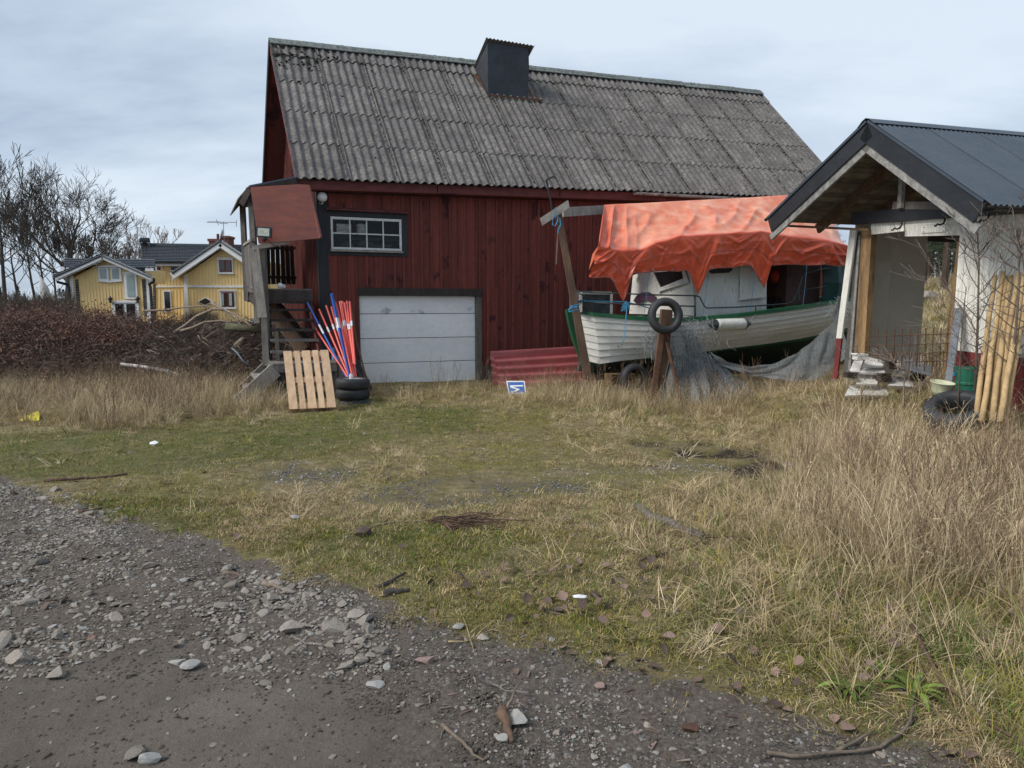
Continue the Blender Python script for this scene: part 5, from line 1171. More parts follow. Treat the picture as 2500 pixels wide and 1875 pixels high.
for i, (x, y, w, h, lb) in enumerate(((2075, 915, 22, 14, 'rotten dark block at the left end of the white boards'), (2157, 922, 26, 22, 'dark rotten block in the middle of the white boards'), (2240, 922, 24, 18, 'dark rotten block at the right of the white boards'), (2100, 870, 28, 16, 'small stack of rotten laths on the left of the heap'), (2172, 890, 18, 22, 'splintered rotten wood between the upper white boards'))):
    mb = MB()
    for k in range(4):
        yk = y-h/2+h*(k+.5)/4; a = W(x-w/2+random.uniform(-2,2), yk, Yb_-.12); b = W(x+w/2+random.uniform(-2,2), yk+random.uniform(-1,1), Yb_-.1); mb.beam(a, b, .12, h/4*.0045)
    solo('rotten_block', mb, mt['darkrot'] if i != 3 else mt['brokenw'], lb, 'wood block', G2)
mb = MB(); P = [[W(2201+i*8, 873+i*2.0+j*9-(3 if j == 1 else 0), 9.75-.15*j) for i in range(10)] for j in range(4)]; mb.grid(P); mb.grid([[q-UP*.01 for q in r] for r in P][::-1]); solo('bent_steel_sheet', mb, mt['galv'], 'bent blue grey steel sheet lying behind the white boards', 'sheet', smooth=True)
c = onG(W(2335, 1010, 9.0)); c = W(2336, 1006, 7.7); c_ty = c.copy(); bt_ = thing('lorry_tyre', 'big black tyre lying half buried in tall dry grass', 'tyre', c-UP*.17); part('tyre', tyre(bt_, c, Vector((-.35, -.30, .9)), .34, .24, .19), mt['rubber'], bt_, smooth=True)
# ---------------------------------------------------------------- yellow houses
def hpx(Y): return lambda x, y, d=0.0: W(x, y, Y)+Vector((0, d, 0))
def tiles(name, a, b, c, d_, nc, nr, m, parent, amp=.03):
    """a b = upper edge, d c = lower edge"""
    P = []; a, b, c, d_ = map(Vector, (a, b, c, d_)); n_ = (b-a).cross(d_-a).normalized(); n_ = n_ if n_.z > 0 else -n_
    for j in range(nr):
        for e_ in (0, 1):
            f = (j+e_)/nr; P.append([a.lerp(d_, f).lerp(b.lerp(c, f), i/(nc*6))+n_*(amp*abs(math.sin(math.pi*i/6))+(.05 if e_ else .0)) for i in range(nc*6+1)])
    P.append([q-n_*.12 for q in P[-1]]); mb = MB(); mb.grid(P); mb.prism([a-n_*.12, b-n_*.12, c-n_*.12, d_-n_*.12], n_*.08); return part(name, mb, m, parent)
def hprism(name, H, pts, m, parent, y0=0, th=.1, label=None):
    mb = MB(); mb.prism([H(x, y, y0) for x, y in pts], ({38: -.585, 44: -.42}.get(int(H(0, 0).y+.5), 0)*th if th > 1 else 0, th, 0)); return part(name, mb, m, parent, label)
def hline(name, H, p0, p1, w, m, parent, y0=0, th=.06):
    mb = MB(); mb.beam(H(*p0, y0), H(*p1, y0), th, w); return part(name, mb, m, parent)
def hwin(H, outer, panes, parent, fr_m, pane_m, extra=None):
    x0, y0, x1, y1 = outer; sl = (y1-y0)*.0  # frame
    w_ = hprism('window', H, [(x0, y1), (x1, y1), (x1-(y1-y0)*.06, y0), (x0-(y1-y0)*.06, y0)], fr_m, parent, -.08, .07)
    for a, b, c, d_ in panes:
        hprism('pane', H, [(a, d_), (c, d_), (c-(d_-b)*.06, b), (a-(d_-b)*.06, b)], pane_m, w_, -.11, .02)
    return w_
H1 = hpx(38.0); sm = thing('small_yellow_house', 'small yellow gabled house with white trim and a pair of small windows', 'house', (H1(270, 780).x, 38, 0))
hprism('wall', H1, [(184, 822), (368, 822), (358, 672), (265, 630), (170, 684)], mt['housey'], sm, 0, 2.2)
mb = MB()
for i in range(24):
    f = (i+.5)/24; xb = 186+f*180; xt = 173+f*184; yt = 640+abs(f-.5)*84; mb.beam(H1(xb, 812, -.015), H1(xt+ (xb-xt)*0, yt+4, -.015), .035, .02, up=(0,1,0))
part('cover_strips', mb, mt['housey'], sm, stuff=True)
wh = mt['whitec']
for p0, p1 in (((152, 679), (265, 628)), ((265, 628), (383, 680))): hline('barge_board', H1, p0, p1, .24, wh, sm, -.55, .08); hline('barge_trim', H1, (p0[0], p0[1]+5), (p1[0], p1[1]+5), .12, wh, sm, -.45)
for p0, p1 in (((150, 674), (265, 622)), ((265, 622), (385, 675))):
    a, b = H1(*p0, -.65), H1(*p1, -.65); tiles('roof', a, a+Vector((-1.90, 3.2, 0)), b+Vector((-1.90, 3.2, 0)), b, 18, 9, mt['houset'], sm) if p0[0] == 265 else tiles('roof', b, b+Vector((-1.90, 3.2, 0)), a+Vector((-1.90, 3.2, 0)), a, 18, 9, mt['houset'], sm)
hprism('corner_board', H1, [(179, 822), (187, 822), (179, 672), (171, 676)], wh, sm, -.06, .06); hprism('corner_board', H1, [(362, 800), (371, 800), (366, 672), (358, 668)], wh, sm, -.06, .06)
for x0, x1, y0, y1 in ((184, 192, 682, 778), (347, 355, 682, 775)):
    n_ = 16
    for i in range(n_):
        ya = y0+(y1-y0)*i/n_; yb = y0+(y1-y0)*(i+.86)/n_; s_ = (ya-y0)*.075
        hprism('brick', H1, [(x0+s_, yb), (x1+s_, yb), (x1+s_, ya), (x0+s_, ya)], mt['brick'], sm, -.05, .05)
hwin(H1, (243, 654, 268, 685), [(247, 656, 262, 680)], sm, wh, mt['curtain']); hwin(H1, (273, 654, 299, 685), [(277, 656, 292, 680)], sm, wh, mt['curtain'])
hwin(H1, (307, 667, 338, 730), [(314, 671, 332, 724)], sm, wh, mt['curtain'])
hprism('window_head', H1, [(238, 653), (298, 653), (298, 649), (276, 647.5), (262, 647.5), (238, 650)], wh, sm, -.12, .05); hprism('window_apron', H1, [(241, 685), (300, 685), (300, 687), (270, 690), (241, 687)], wh, sm, -.12, .05)
hprism('window_head', H1, [(302, 668), (335, 668), (335, 665), (318, 663.5), (302, 665)], wh, sm, -.12, .05)
hwin(H1, (278, 738, 343, 790), [(286, 742, 306, 785), (313, 742, 334, 785)], sm, wh, mt['glassd']); hprism('door_head', H1, [(273, 739), (343, 739), (343, 735.5), (308, 732.5), (273, 736)], wh, sm, -.13, .05)
for x in (274.5, 341):
    c = H1(x, 733, -.2); l_ = MB(); l_.lathe(c, UP, [(0, -.15), (.09, -.13), (.07, .0), (.13, .08), (.0, .24)], 8); part('wall_lantern', l_, mt['blackp'], sm)
for a, b in (((151, 681), (152, 689)), ((385, 680), (385, 688))):
    sgn = 1 if a[0] < 200 else -1
    l_ = MB(); pts_ = [H1(a[0], a[1], -.4), H1(b[0], b[1], -.4), H1(b[0]+sgn*17, b[1]+6, -.15), H1(b[0]+sgn*(19 if sgn > 0 else 15), b[1]+12, -.12), H1(b[0]+sgn*(27 if sgn > 0 else 9), 790, -.12)]; l_.tube(pts_, .075, 8); part('downpipe', l_, mt['blackp'], sm)
tiles('dormer_roof', W(157, 631, 42), W(378, 633.5, 42), W(378, 655, 40.2), W(156, 653, 40.2), 24, 5, mt['houset'], sm)
mb = MB(); mb.prism([W(176, 655, 40.6), W(352, 656, 40.6), W(352, 690, 40.6), W(178, 690, 40.6)], (0, 2.5, 0)); part('rear_wall', mb, mt['housey'], sm)
for x in (158, 172, 364, 374):
    mb = MB(); mb.box(W(x, 657, 40.4), (.25, .4, .25)); part('eave_bracket', mb, wh, sm)
H2 = hpx(44.0); H3 = hpx(47.0); bgh = thing('large_yellow_house', 'large yellow house with white scalloped gable and red framed windows', 'house', (H2(548, 780).x, 44, 0))
hprism('wing_wall', H2, [(455, 785), (652, 785), (656, 672), (548, 604), (449, 674)], mt['housey'], bgh, 0, 5, 'yellow gable wall'); hprism('main_wall', H3, [(352, 810), (660, 810), (660, 640), (345, 640)], mt['housey'], bgh, 0, 6)
hprism('foundation', H2, [(456, 812), (654, 812), (654, 786), (455, 786)], mt['concrete'], bgh, -.02, 4)
mb = MB()
for i in range(26):
    f = (i+.5)/26; x = 452+f*200; mb.beam(H2(x+2, 783, -.015), H2(x, 612+abs(f-.5)*130, -.015), .03, .02, up=(0,1,0))
for i in range(10): x = 382+i*8; mb.beam(H3(x+2, 800, -.015), H3(x, 645, -.015), .03, .02, up=(0,1,0))
part('cover_strips', mb, mt['housey'], bgh, stuff=True)
for p0, p1 in (((431, 675), (548, 596)), ((548, 596), (668, 676))):
    hline('barge_board', H2, p0, p1, .42, wh, bgh, -.6, .08)
    mb = MB(); n_ = 34
    for i in range(n_):
        a = H2(p0[0]+(p1[0]-p0[0])*i/n_, p0[1]+(p1[1]-p0[1])*i/n_+9, -.6); b = H2(p0[0]+(p1[0]-p0[0])*(i+1)/n_, p0[1]+(p1[1]-p0[1])*(i+1)/n_+9, -.6)
        mb.prism([a+UP*.1, b+UP*.1, b, a.lerp(b, .5)-UP*.11, a], (0, .04, 0))
    part('scalloped_trim', mb, wh, bgh)
    a, b = H2(p0[0], p0[1]-8, -.7), H2(p1[0], p1[1]-8, -.7); k_ = Vector((-2.5, 6, 0))
    tiles('wing_roof', a if p0[0] == 548 else b, (a if p0[0] == 548 else b)+k_, (b if p0[0] == 548 else a)+k_, b if p0[0] == 548 else a, 16, 12, mt['houset'], bgh)
tiles('main_roof', W(344, 599, 50), W(640, 604, 50), W(640, 640, 46.3), W(346, 639, 46.3), 44, 11, mt['houset'], bgh)
mb = MB(); mb.beam(W(344, 599, 50)+UP*.08, W(640, 604, 50)+UP*.08, .3, .16); part('ridge_cap', mb, mt['houset'], bgh)
hprism('eave_trim', H3, [(378, 650), (452, 650), (452, 642), (378, 642)], wh, bgh, -.5, .05)
hprism('corner_board', H2, [(452, 785), (462, 785), (457, 668), (449, 673)], wh, bgh, -.06, .06)
hline('belt_course', H2, (455, 699), (652, 700), .13, wh, bgh, -.04); hline('belt_course', H3, (382, 700), (452, 699), .1, wh, bgh, -.04)
def redwin(x0, y0, x1, y1, pm, H=H2):
    w_ = hwin(H, (x0, y0, x1, y1), [], bgh, wh, wh); hprism('red_frame', H, [(x0+3.5, y1-4), (x1-3, y1-4), (x1-5, y0+4), (x0+1.5, y0+4)], mt['winred'], w_, -.11, .03)
    xm = (x0+x1)/2; hprism('pane', H, [(x0+6, y1-6), (xm-1.8, y1-6), (xm-3.2, y0+6), (x0+4, y0+6)], pm, w_, -.135, .02); hprism('pane', H, [(xm+2.2, y1-6), (x1-5, y1-6), (x1-7, y0+6), (xm+.8, y0+6)], pm, w_, -.135, .02)
    hprism('window_head', H, [(x0-4, y0+1), (x1+1, y0+1), (x1+1, y0-1.5), (x0-4, y0-1.5)], wh, w_, -.14, .05); hprism('window_apron', H, [(x0-1, y1+1), (x1+2, y1+1), (x1+2, y1-1), (x0-1, y1-1)], wh, w_, -.14, .05); return w_
redwin(534, 631, 571, 668, mt['glassd']); w2_ = redwin(539, 709, 577, 753, mt['glassd'])
for a, b in ((543, 549), (562, 569)): hprism('curtain', H2, [(a, 746), (b, 746), (b-1, 716), (a-1, 716)], mt['curtain'], w2_, -.15, .01)
redwin(381, 648, 398, 670, mt['glassd'], H3); hwin(H3, (417, 649, 435, 661), [(419, 651, 433, 659)], bgh, wh, mt['glassd'])
hwin(H3, (402, 709, 421, 762), [(405, 712, 418, 760)], bgh, wh, mt['glassd'])
dmd = hprism('diamond_window', H2, [(483, 737), (503, 746.5), (523, 736), (503, 725.5)], wh, bgh, -.1, .08); hprism('pane', H2, [(487, 737), (503, 744), (519, 736), (503, 728)], mt['glassd'], dmd, -.13, .02)
n_ = 14
for i in range(n_): hprism('brick', H3, [(374, 690+i*6.3+5.4), (381, 690+i*6.3+5.4), (381, 690+i*6.3), (374, 690+i*6.3)], mt['brick'], bgh, -.05, .05)
for x0, x1, y0, y1 in ((517, 544, 587, 612), (547, 565, 580, 606)):
    cm_ = MB(); c0_ = W((x0+x1)/2, (y0+y1)/2, 48.5); wv = (x1-x0)/F*48.5; hv = (y1-y0)/F*48.5+.8; cm_.box(c0_-UP*.4, (wv, .9, hv)); chq = part('chimney', cm_, mt['rbrick'], bgh)
    cm_ = MB(); cm_.box(c0_+UP*(hv/2-.42), (wv+.12, 1.02, .16)); part('chimney_cap', cm_, mt['rbrick'], chq)
cm_ = MB(); cm_.tube([W(532, 590, 48.4), W(532, 571, 48.4)], .09, 8); part('flue', cm_, mt['rbrick'], bgh)
mb = MB(); mb.tube([W(547, 596, 45), W(545.5, 541, 45)], .025, 6); ant = solo('television_antenna', mb, mt['galv'], 'long aerial on a mast above the large yellow house', 'antenna')
for nm_, p0, p1 in (('boom', (505, 542), (578, 543)), ('reflector', (577.5, 537), (577, 553)), ('reflector', (528, 536), (533, 549)), ('brace', (536, 545), (556, 546))):
    mb = MB(); mb.tube([W(*p0, 45), W(*p1, 45)], .022, 5); part(nm_, mb, mt['galv'], ant)
mb = MB()
for i in range(14): c = W(507+i*2.3, 542, 45); mb.tube([c-Vector((.0,.12,.06)), c+Vector((0,.12,.06))], .012, 4)
part('element', mb, mt['galv'], ant, stuff=True)
mb = MB(); c = W(541, 573, 44.8); ax_ = Vector((-.9, -.45, .25)); mb.lathe(c, ax_, [(0, -.08), (.2, -.05), (.38, .03), (.37, .045), (.2, -.03), (0, -.06)], 20); dsh = solo('satellite_dish', mb, mt['galv'], 'grey satellite dish below the aerial on the large house', 'dish', smooth=True)
bl = thing('bell_turret', 'small roofed bell turret on the ridge of the large yellow house', 'bell turret', W(353, 598, 49.8))
for x in (342.5, 364): mb = MB(); mb.tube([W(x, 600, 49.8), W(x, 587, 49.8)], .04, 6); part('post', mb, mt['galv'], bl)
tiles('turret_roof', W(341, 581, 50.1), W(365, 581, 50.1), W(366, 588, 49.4), W(340, 588, 49.4), 6, 3, mt['houset'], bl)
mb = MB(); mb.lathe(W(353, 596, 49.8), UP, [(.22, 0), (.17, .07), (.11, .2), (.07, .28), (0, .32)], 12); part('bell', mb, mt['blackp'], bl, smooth=True)
# ---------------------------------------------------------------- bare trees
def grow(mb, p, d, r, L, depth, spread, rr, up=.12, seg=3, minr=.012, kids=(2,3), lenf=.76):
    pts = [p.copy()]; rads = [r]; q = p.copy(); dd = d.copy(); r1 = max(r*rr, minr)
    for i in range(seg):
        dd = (dd+Vector((random.gauss(0,.13), random.gauss(0,.13), random.gauss(0,.08)+up*.3))).normalized(); q = q+dd*L/seg; pts.append(q.copy()); rads.append(r+(r1-r)*(i+1)/seg)
    mb.tube(pts, rads, 6 if r > .08 else 4 if r > .03 else 3, caps=False)
    if depth <= 0: return
    k = random.randint(*kids)
    for i in range(k):
        a = random.uniform(0, 2*math.pi); s_ = random.uniform(.5, 1)*spread; x = dd.orthogonal().normalized(); y = dd.cross(x)
        nd_ = (dd+(x*math.cos(a)+y*math.sin(a))*s_+UP*up).normalized(); f = random.uniform(.45, 1) if i else 1
        j = min(int(f*seg), seg-1); o = pts[j].lerp(pts[j+1], f*seg-j) if f < 1 else pts[-1]
        grow(mb, o, nd_, max(r1*(.85 if i == 0 else .62), minr), L*lenf*random.uniform(.75, 1.15), depth-1, spread, rr, up, seg, minr, kids, lenf)
def bare_tree(name, label, base, h, r, mat, depth=6, spread=.62, lean=(0,0), limbs=6, trunk=.3, kids=(2,3), up=.12, minr=.012, lenf=.76, cat='tree', grp=None, l0=.30):
    t = thing(name, label, cat, base, grp); base = Vector(base); tp_ = base+Vector((lean[0], lean[1], h*trunk)); mb = MB()
    tops = [base-UP*.3, base.lerp(tp_, .5)+Vector((random.uniform(-.1,.1),0,0)), tp_, tp_+Vector((lean[0]*.4, 0, h*.18)), tp_+Vector((lean[0]*.5, 0, h*.32))]
    mb.tube(tops, [r*1.15, r*.9, r*.78, r*.5, r*.3], 9); part('trunk', mb, mat, t, smooth=True)
    mb = MB()
    for i in range(limbs):
        f = i/limbs; o = tops[2].lerp(tops[4], f*.95)-UP*(h*.05*(1-f)); a = i*2.4+random.uniform(-.4,.4); d = Vector((math.cos(a), math.sin(a)*.7, .55+.8*f)).normalized()
        grow(mb, o, d, r*.32*(1-.35*f), h*l0*(1-.25*f), depth, spread, .72, up, 3, minr, kids, lenf)
    part('crown', mb, mat, t); return t
bk = mt['bark']
def gp_(px, Y): q = W(px, 745, Y); return Vector((q.x, q.y, gz1(q.x, q.y)))
random.seed(21)
bare_tree('broadleaf_tree', 'largest bare tree with wide crown behind the small yellow house', gp_(166, 52), 11.2, .36, bk, 6, .62, (.3, 0), 10, .28, (2,3), .07, .011, .78, l0=.22)
random.seed(5)
specs = [(10, 50, 10.2, .15, 'tall bare birch at the left edge of the photo', 'birch'), (52, 56, 8.6, .11, 'slim bare tree, second from the left edge', 'bark'), (88, 58, 9.0, .12, 'slim bare tree left of the largest bare tree', 'bark'), (118, 60, 8.6, .12, 'bare tree just left of the largest crown', 'bark'), (140, 55, 7.2, .10, 'low bare tree below the largest crown', 'bark'), (215, 60, 6.6, .12, 'bare tree showing behind the left roof wing', 'bark'), (262, 66, 6.5, .15, 'bare tree right above the small house apex', 'bark'), (-25, 48, 10.5, .16, 'bare birch half outside the left edge', 'birch')]
for px, Y, h, r, lb, mm in specs:
    bare_tree('bare_tree' if mm == 'bark' else 'birch_tree', lb, gp_(px, Y), h, r, bk, 5, .62, (random.uniform(-.5,.5), 0), 7, .38, (2,3), .25, .016, .74, grp='bare trees behind the yellow houses', l0=.26)
for px, Y, h, lb in ((300, 85, 8, 'pale distant bare tree left of the bell turret'), (330, 90, 7.5, 'small distant bare tree beside the long tiled roof'), (378, 90, 10.8, 'distant bare tree rising behind the bell turret')):
    bare_tree('bare_tree', lb, gp_(px, Y), h, .14, mt['twig'], 5, .5, (0,0), 7, .4, (2,3), .25, .018, .74, grp='bare trees behind the yellow houses', l0=.24)
st_ = gp_(118, 44); mb = MB(); mb.tube([st_, st_+Vector((.1,0,1.2)), st_+Vector((-.15,0,2.5)), st_+Vector((-.4,0,3.3))], [.30, .28, .24, .08], 10); solo('birch_stump', mb, mt['birch'], 'thick broken birch trunk standing in the brown thicket', 'tree stump', smooth=True)
# pines and ground seen through the shed, right background
random.seed(9)
def pine(px, Y, h, r, lb, low=.35):
    b = gp_(px, Y); h = min(h, .215*Y+1.7-b.z); t = thing('pine_tree', lb, 'tree', b, 'pines behind the shed'); mb = MB(); mb.tube([b-UP*.3, b+UP*h*.5, b+UP*h], [r, r*.75, r*.15], 8); part('trunk', mb, mt['pinebark'], t, smooth=True)
    mb = MB()
    for i in range(150):
        f = random.uniform(low, 1); c = b+UP*h*f; a = random.uniform(0, 6.28); L_ = (1-f)*2.6+.5; d = Vector((math.cos(a), math.sin(a), random.uniform(-.35,.1)))
        mb.tube([c, c+d*L_*.6, c+d*L_+UP*.05], [.03,.02,.008], 3, caps=False)
        for k in range(26):
            q = c+d*L_*random.uniform(.25, 1.05)+Vector((random.gauss(0,.16), random.gauss(0,.16), random.gauss(0,.10))); s_ = random.uniform(.08,.2); v1 = Vector((random.gauss(0,1), random.gauss(0,1), random.gauss(0,.5))).normalized()*s_; v2 = Vector((random.gauss(0,1), random.gauss(0,1), random.gauss(0,.5))).normalized()*s_*.35
            mb.add([q-v1, q+v2, q+v1*1.2], [(0,1,2)])
    part('crown', mb, mt['needle'], t); return t
pines = [(2222,58,12,.15,'pine trunk left in the shed opening'),(2252,40,13,.16,'pine left of the thick stem in the shed opening'),(2262,52,13,.15,'pine behind the left panel edge'),(2302,37,15,.19,'thickest pine stem seen through the shed opening'),(2285,60,14,.16,'pine between the two stems, further back'),(2322,56,14,.16,'pine at the right side of the opening'),(2345,45,14,.16,'pine behind the right door jamb'),(2240,66,14,.16,'far pine in the middle of the opening'),(2310,72,15,.16,'far pine right in the opening'),(2270,76,15,.16,'farthest pine in the opening'),(2330,70,15,.16,'far pine at the right edge of the opening'),(2205,70,14,.16,'far pine hidden mostly by the wallboard'),(2380,60,13,.16,'pine behind the right wall of the shed'),(2008,64,12.6,.12,'young pine behind the right end of the barn')]
for px, Y, h, r, lb in pines: pine(px, Y, h, r, lb, .12 if Y > 50 else .3)
b = gp_(2264, 34); mb = MB(); blob(mb, b+UP*.2, .55, sq=(1.2,.8,.7)); solo('boulder', mb, mt['stone'], 'grey boulder on the slope seen through the shed', 'boulder')
random.seed(31)
# leafless saplings in front of the shed
def sapling(label, path, Y, r, br):
    pts = [W(x, y, Y) for x, y in path]; pts[0].z = gz1(pts[0].x, pts[0].y)-.05; t = thing('bare_sapling', label, 'sapling', pts[0], 'leafless saplings in front of the shed')
    mb = MB(); mb.tube(pts, [r*(1-.75*i/(len(pts)-1)) for i in range(len(pts))], 7); part('stem', mb, mt['twig'], t, smooth=True)
    mb = MB()
    for k in range(br):
        f = random.uniform(.12, .98); x = f*(len(pts)-1); j = min(int(x), len(pts)-2); o = pts[j].lerp(pts[j+1], x-j); a = random.uniform(0, 6.28)
        grow(mb, o, Vector((math.cos(a), math.sin(a)*.6, random.uniform(.35,.9))).normalized(), r*.42, (1-f*.55)*.62*random.uniform(.6,1.1), 2, .55, .6, .08, 4, .0022, (2,3), .62)
    part('branches', mb, mt['twig'], t)
sapling('leafless sapling right of the shed doorway', [(2378,1010),(2384,880),(2388,760),(2390,640),(2386,560),(2384,530)], 7.9, .017, 26)
sapling('leafless sapling in front of the peeled poles', [(2462,1010),(2470,900),(2482,780),(2490,680),(2484,610),(2478,560)], 7.4, .018, 26)
sapling('thin leafless shoot beside the steel post', [(2340,1000),(2345,860),(2352,760),(2360,700)], 7.8, .009, 14)
sapling('leafless sapling leaning from the right edge of the photo', [(2560,1050),(2540,900),(2515,780),(2500,650),(2490,590)], 6.8, .016, 24)
sapling('thin twiggy shoot leaning over the doorway', [(2420,1010),(2410,900),(2370,780),(2300,690),(2262,625),(2240,590)], 7.7, .007, 8)
sapling('dead branching weed in front of the broken boards', [(2210,990),(2208,930),(2215,880)], 8.6, .006, 16)
# ---------------------------------------------------------------- scatter by geometry nodes
def scatter(name, label, protos, P_, rot, scl, idx):
    col = bpy.data.collections.new(name+'_kinds')
    for i, (m_, mat_) in enumerate(protos):
        o = bpy.data.objects.new('%s_kind_%02d' % (name, i), m_); m_.materials.clear(); m_.materials.append(mat_); col.objects.link(o)
    me = bpy.data.meshes.new(name); P_ = np.asarray(P_, np.float32); me.vertices.add(len(P_)); me.vertices.foreach_set("co", P_.ravel())
    a = me.attributes.new('rot', 'FLOAT_VECTOR', 'POINT'); a.data.foreach_set("vector", np.asarray(rot, np.float32).ravel())
    a = me.attributes.new('scl', 'FLOAT', 'POINT'); a.data.foreach_set("value", np.asarray(scl, np.float32))
    a = me.attributes.new('idx', 'INT', 'POINT'); a.data.foreach_set("value", np.asarray(idx, np.int32))
    o = bpy.data.objects.new(name, me); COL.objects.link(o); o['kind'] = 'stuff'; o['label'] = label
    g = bpy.data.node_groups.new(name, 'GeometryNodeTree'); g.interface.new_socket('Geometry', in_out='INPUT', socket_type='NodeSocketGeometry'); g.interface.new_socket('Geometry', in_out='OUTPUT', socket_type='NodeSocketGeometry')
    gi = g.nodes.new('NodeGroupInput'); go_ = g.nodes.new('NodeGroupOutput'); ip = g.nodes.new('GeometryNodeInstanceOnPoints'); ci = g.nodes.new('GeometryNodeCollectionInfo')
    ci.inputs[0].default_value = col; ci.inputs['Separate Children'].default_value = True; ci.inputs['Reset Children'].default_value = True; ip.inputs['Pick Instance'].default_value = True
    def at(nm, dt):
        n = g.nodes.new('GeometryNodeInputNamedAttribute'); n.data_type = dt; n.inputs[0].default_value = nm; return n.outputs[0]
    L = g.links; L.new(gi.outputs[0], ip.inputs['Points']); L.new(ci.outputs[0], ip.inputs['Instance']); L.new(at('idx', 'INT'), ip.inputs['Instance Index'])
    L.new(at('rot', 'FLOAT_VECTOR'), ip.inputs['Rotation']); L.new(at('scl', 'FLOAT'), ip.inputs['Scale']); L.new(ip.outputs[0], go_.inputs[0])
    md = o.modifiers.new('scatter', 'NODES'); md.node_group = g; return o
# brush pile ------------------------------------------------------------
def pile_top(px): return np.interp(px, [-900, -300, 0, 130, 200, 290, 340, 420, 470, 520, 600, 680, 760, 800], [766, 772, 788, 782, 778, 796, 802, 786, 802, 806, 806, 800, 812, 860])
xsP = np.linspace(-21, -4.0, 130); vsP = np.linspace(0, 1, 26); P = []; 
def pile_pt(x, v):
    yf = 14.35+.25*math.sin(x*1.3)+(.25 if x > -6 else 0); ym = 17.2; Y = yf+(ym-yf)*v/.62 if v < .62 else ym+(v-.62)/.38*3.2
    px = 1250+F*x/17.2; zt_ = CAMH-(pile_top(px)-745)/F*17.2*1.0-.12
    h = max(0, math.sin(math.pi*min(v/.62, 1)/2))**.7 if v < .62 else math.cos(math.pi/2*(v-.62)/.38)**.8
    n_ = mnoise.noise(Vector((x*1.1, v*4, 3)))*.40+mnoise.noise(Vector((x*3.3, v*11, 8)))*.10
    e_ = min(1, max(0, (-4.0-x)/.5)); return Vector((x, Y, (zt_*h+n_*h)*e_-.05))
P = [[pile_pt(x, v) for x in xsP] for v in vsP]
mb = MB(); mb.grid(P); solo('earth_mound', mb, mt['soil'], 'dark brown earth and root mound under the heap of brushwood', 'mound', smooth=True)
def twigs_mesh(n, R_, r, seed, flat=.22):
    random.seed(seed); mb = MB()
    for i in range(n):
        c = Vector((random.gauss(0, R_*.5), random.gauss(0, R_*.5), random.gauss(0, R_*.12))); a = random.uniform(0, 6.28); L_ = random.uniform(.25, 1)*R_*1.2; d = Vector((math.cos(a), math.sin(a), random.gauss(0, flat))).normalized()
        pts_ = [c]; 
        for k in range(3): d = (d+Vector((random.gauss(0,.22), random.gauss(0,.22), random.gauss(0,.2)))).normalized(); pts_.append(pts_[-1]+d*L_/3)
        rr = r*random.uniform(.4, 1.5); mb.tube(pts_, [rr, rr*.8, rr*.6, rr*.3], 3, caps=False)
    return mb.mesh('twigs')
def leaves_mesh(n, R_, s, seed):
    random.seed(seed); mb = MB()
    for i in range(n):
        c = Vector((random.gauss(0, R_*.5), random.gauss(0, R_*.5), random.gauss(0, R_*.3))); u = Vector((random.gauss(0,1), random.gauss(0,1), random.gauss(0,1))).normalized(); w_ = u.orthogonal().normalized(); k = s*random.uniform(.6, 1.3)
        mb.add([c-u*k, c+w_*k*.45, c+u*k, c-w_*k*.45+u.cross(w_)*k*.2], [(0,1,2,3)])
    return mb.mesh('leaves')
protos = [(twigs_mesh(46, .55, .008, 1), mt['twigd']), (twigs_mesh(46, .55, .006, 2), mt['twigd']), (twigs_mesh(30, .7, .010, 3), mt['twig']), (twigs_mesh(50, .45, .006, 4, .4), mt['twigd'])]
pp = []; 
for i in range(2600):
    x = random.uniform(-20, -4.1) if i % 3 else random.uniform(-13, -4.1); v = random.uniform(.02, .8); q = pile_pt(x, v); pp.append((q.x, q.y, q.z-.02))
n_ = len(pp); scatter('brushwood', 'tangle of dark branches and twigs heaped on the mound', protos, pp, rng.uniform([-.28,-.28,0], [.28,.28,6.28], (n_, 3)), rng.uniform(.5, 1.05, n_), rng.choice([0,0,1,2,2,2,3], n_))
pr = [(leaves_mesh(110, .5, .030, 11), mt['leafr']), (leaves_mesh(90, .45, .034, 12), mt['leafr']), (leaves_mesh(120, .5, .026, 13), mt['leafr']), (twigs_mesh(22, .5, .005, 14, .5), mt['leafr'])]
pp = []
while len(pp) < 2300:
    x = random.uniform(-20, -7.2); v = random.uniform(.06, .8); px = 1250+F*x/16.5
    if px > 290 and random.random() < (px-290)/130: continue
    if v < .3 and random.random() < .45: continue
    q = pile_pt(x, v); pp.append((q.x, q.y-.16, q.z+random.uniform(-.02, .14)))
for i in range(12):      # upright shoots above the rim
    x = random.uniform(-15, -9.4); q = pile_pt(x, .6); pp.append((q.x, q.y, q.z+random.uniform(.1, .35)))
n_ = len(pp); scatter('russet_foliage', 'withered russet leaves on the felled branches at the left', pr, pp, rng.uniform([-.6,-.6,0], [.6,.6,6.28], (n_, 3)), rng.uniform(.5, 1.1, n_), rng.integers(0, 4, n_))
def stick(name, label, pts, r, m, cat='branch', grp=None, n=7):
    mb = MB(); L_ = len(pts); mb.tube(pts, [r*(1-.6*i/(L_-1)) for i in range(L_)] if not hasattr(r, '__len__') else r, n); return solo(name, mb, m, label, cat, grp, smooth=True)
stick('birch_log', 'long white birch trunk lying along the front of the brush heap', [W(296, 889, 14.6), W(345, 895, 14.5), W(395, 903, 14.4), W(440, 917, 14.3), W(458, 928, 14.3)], [.035,.04,.042,.04,.02], mt['birch'])
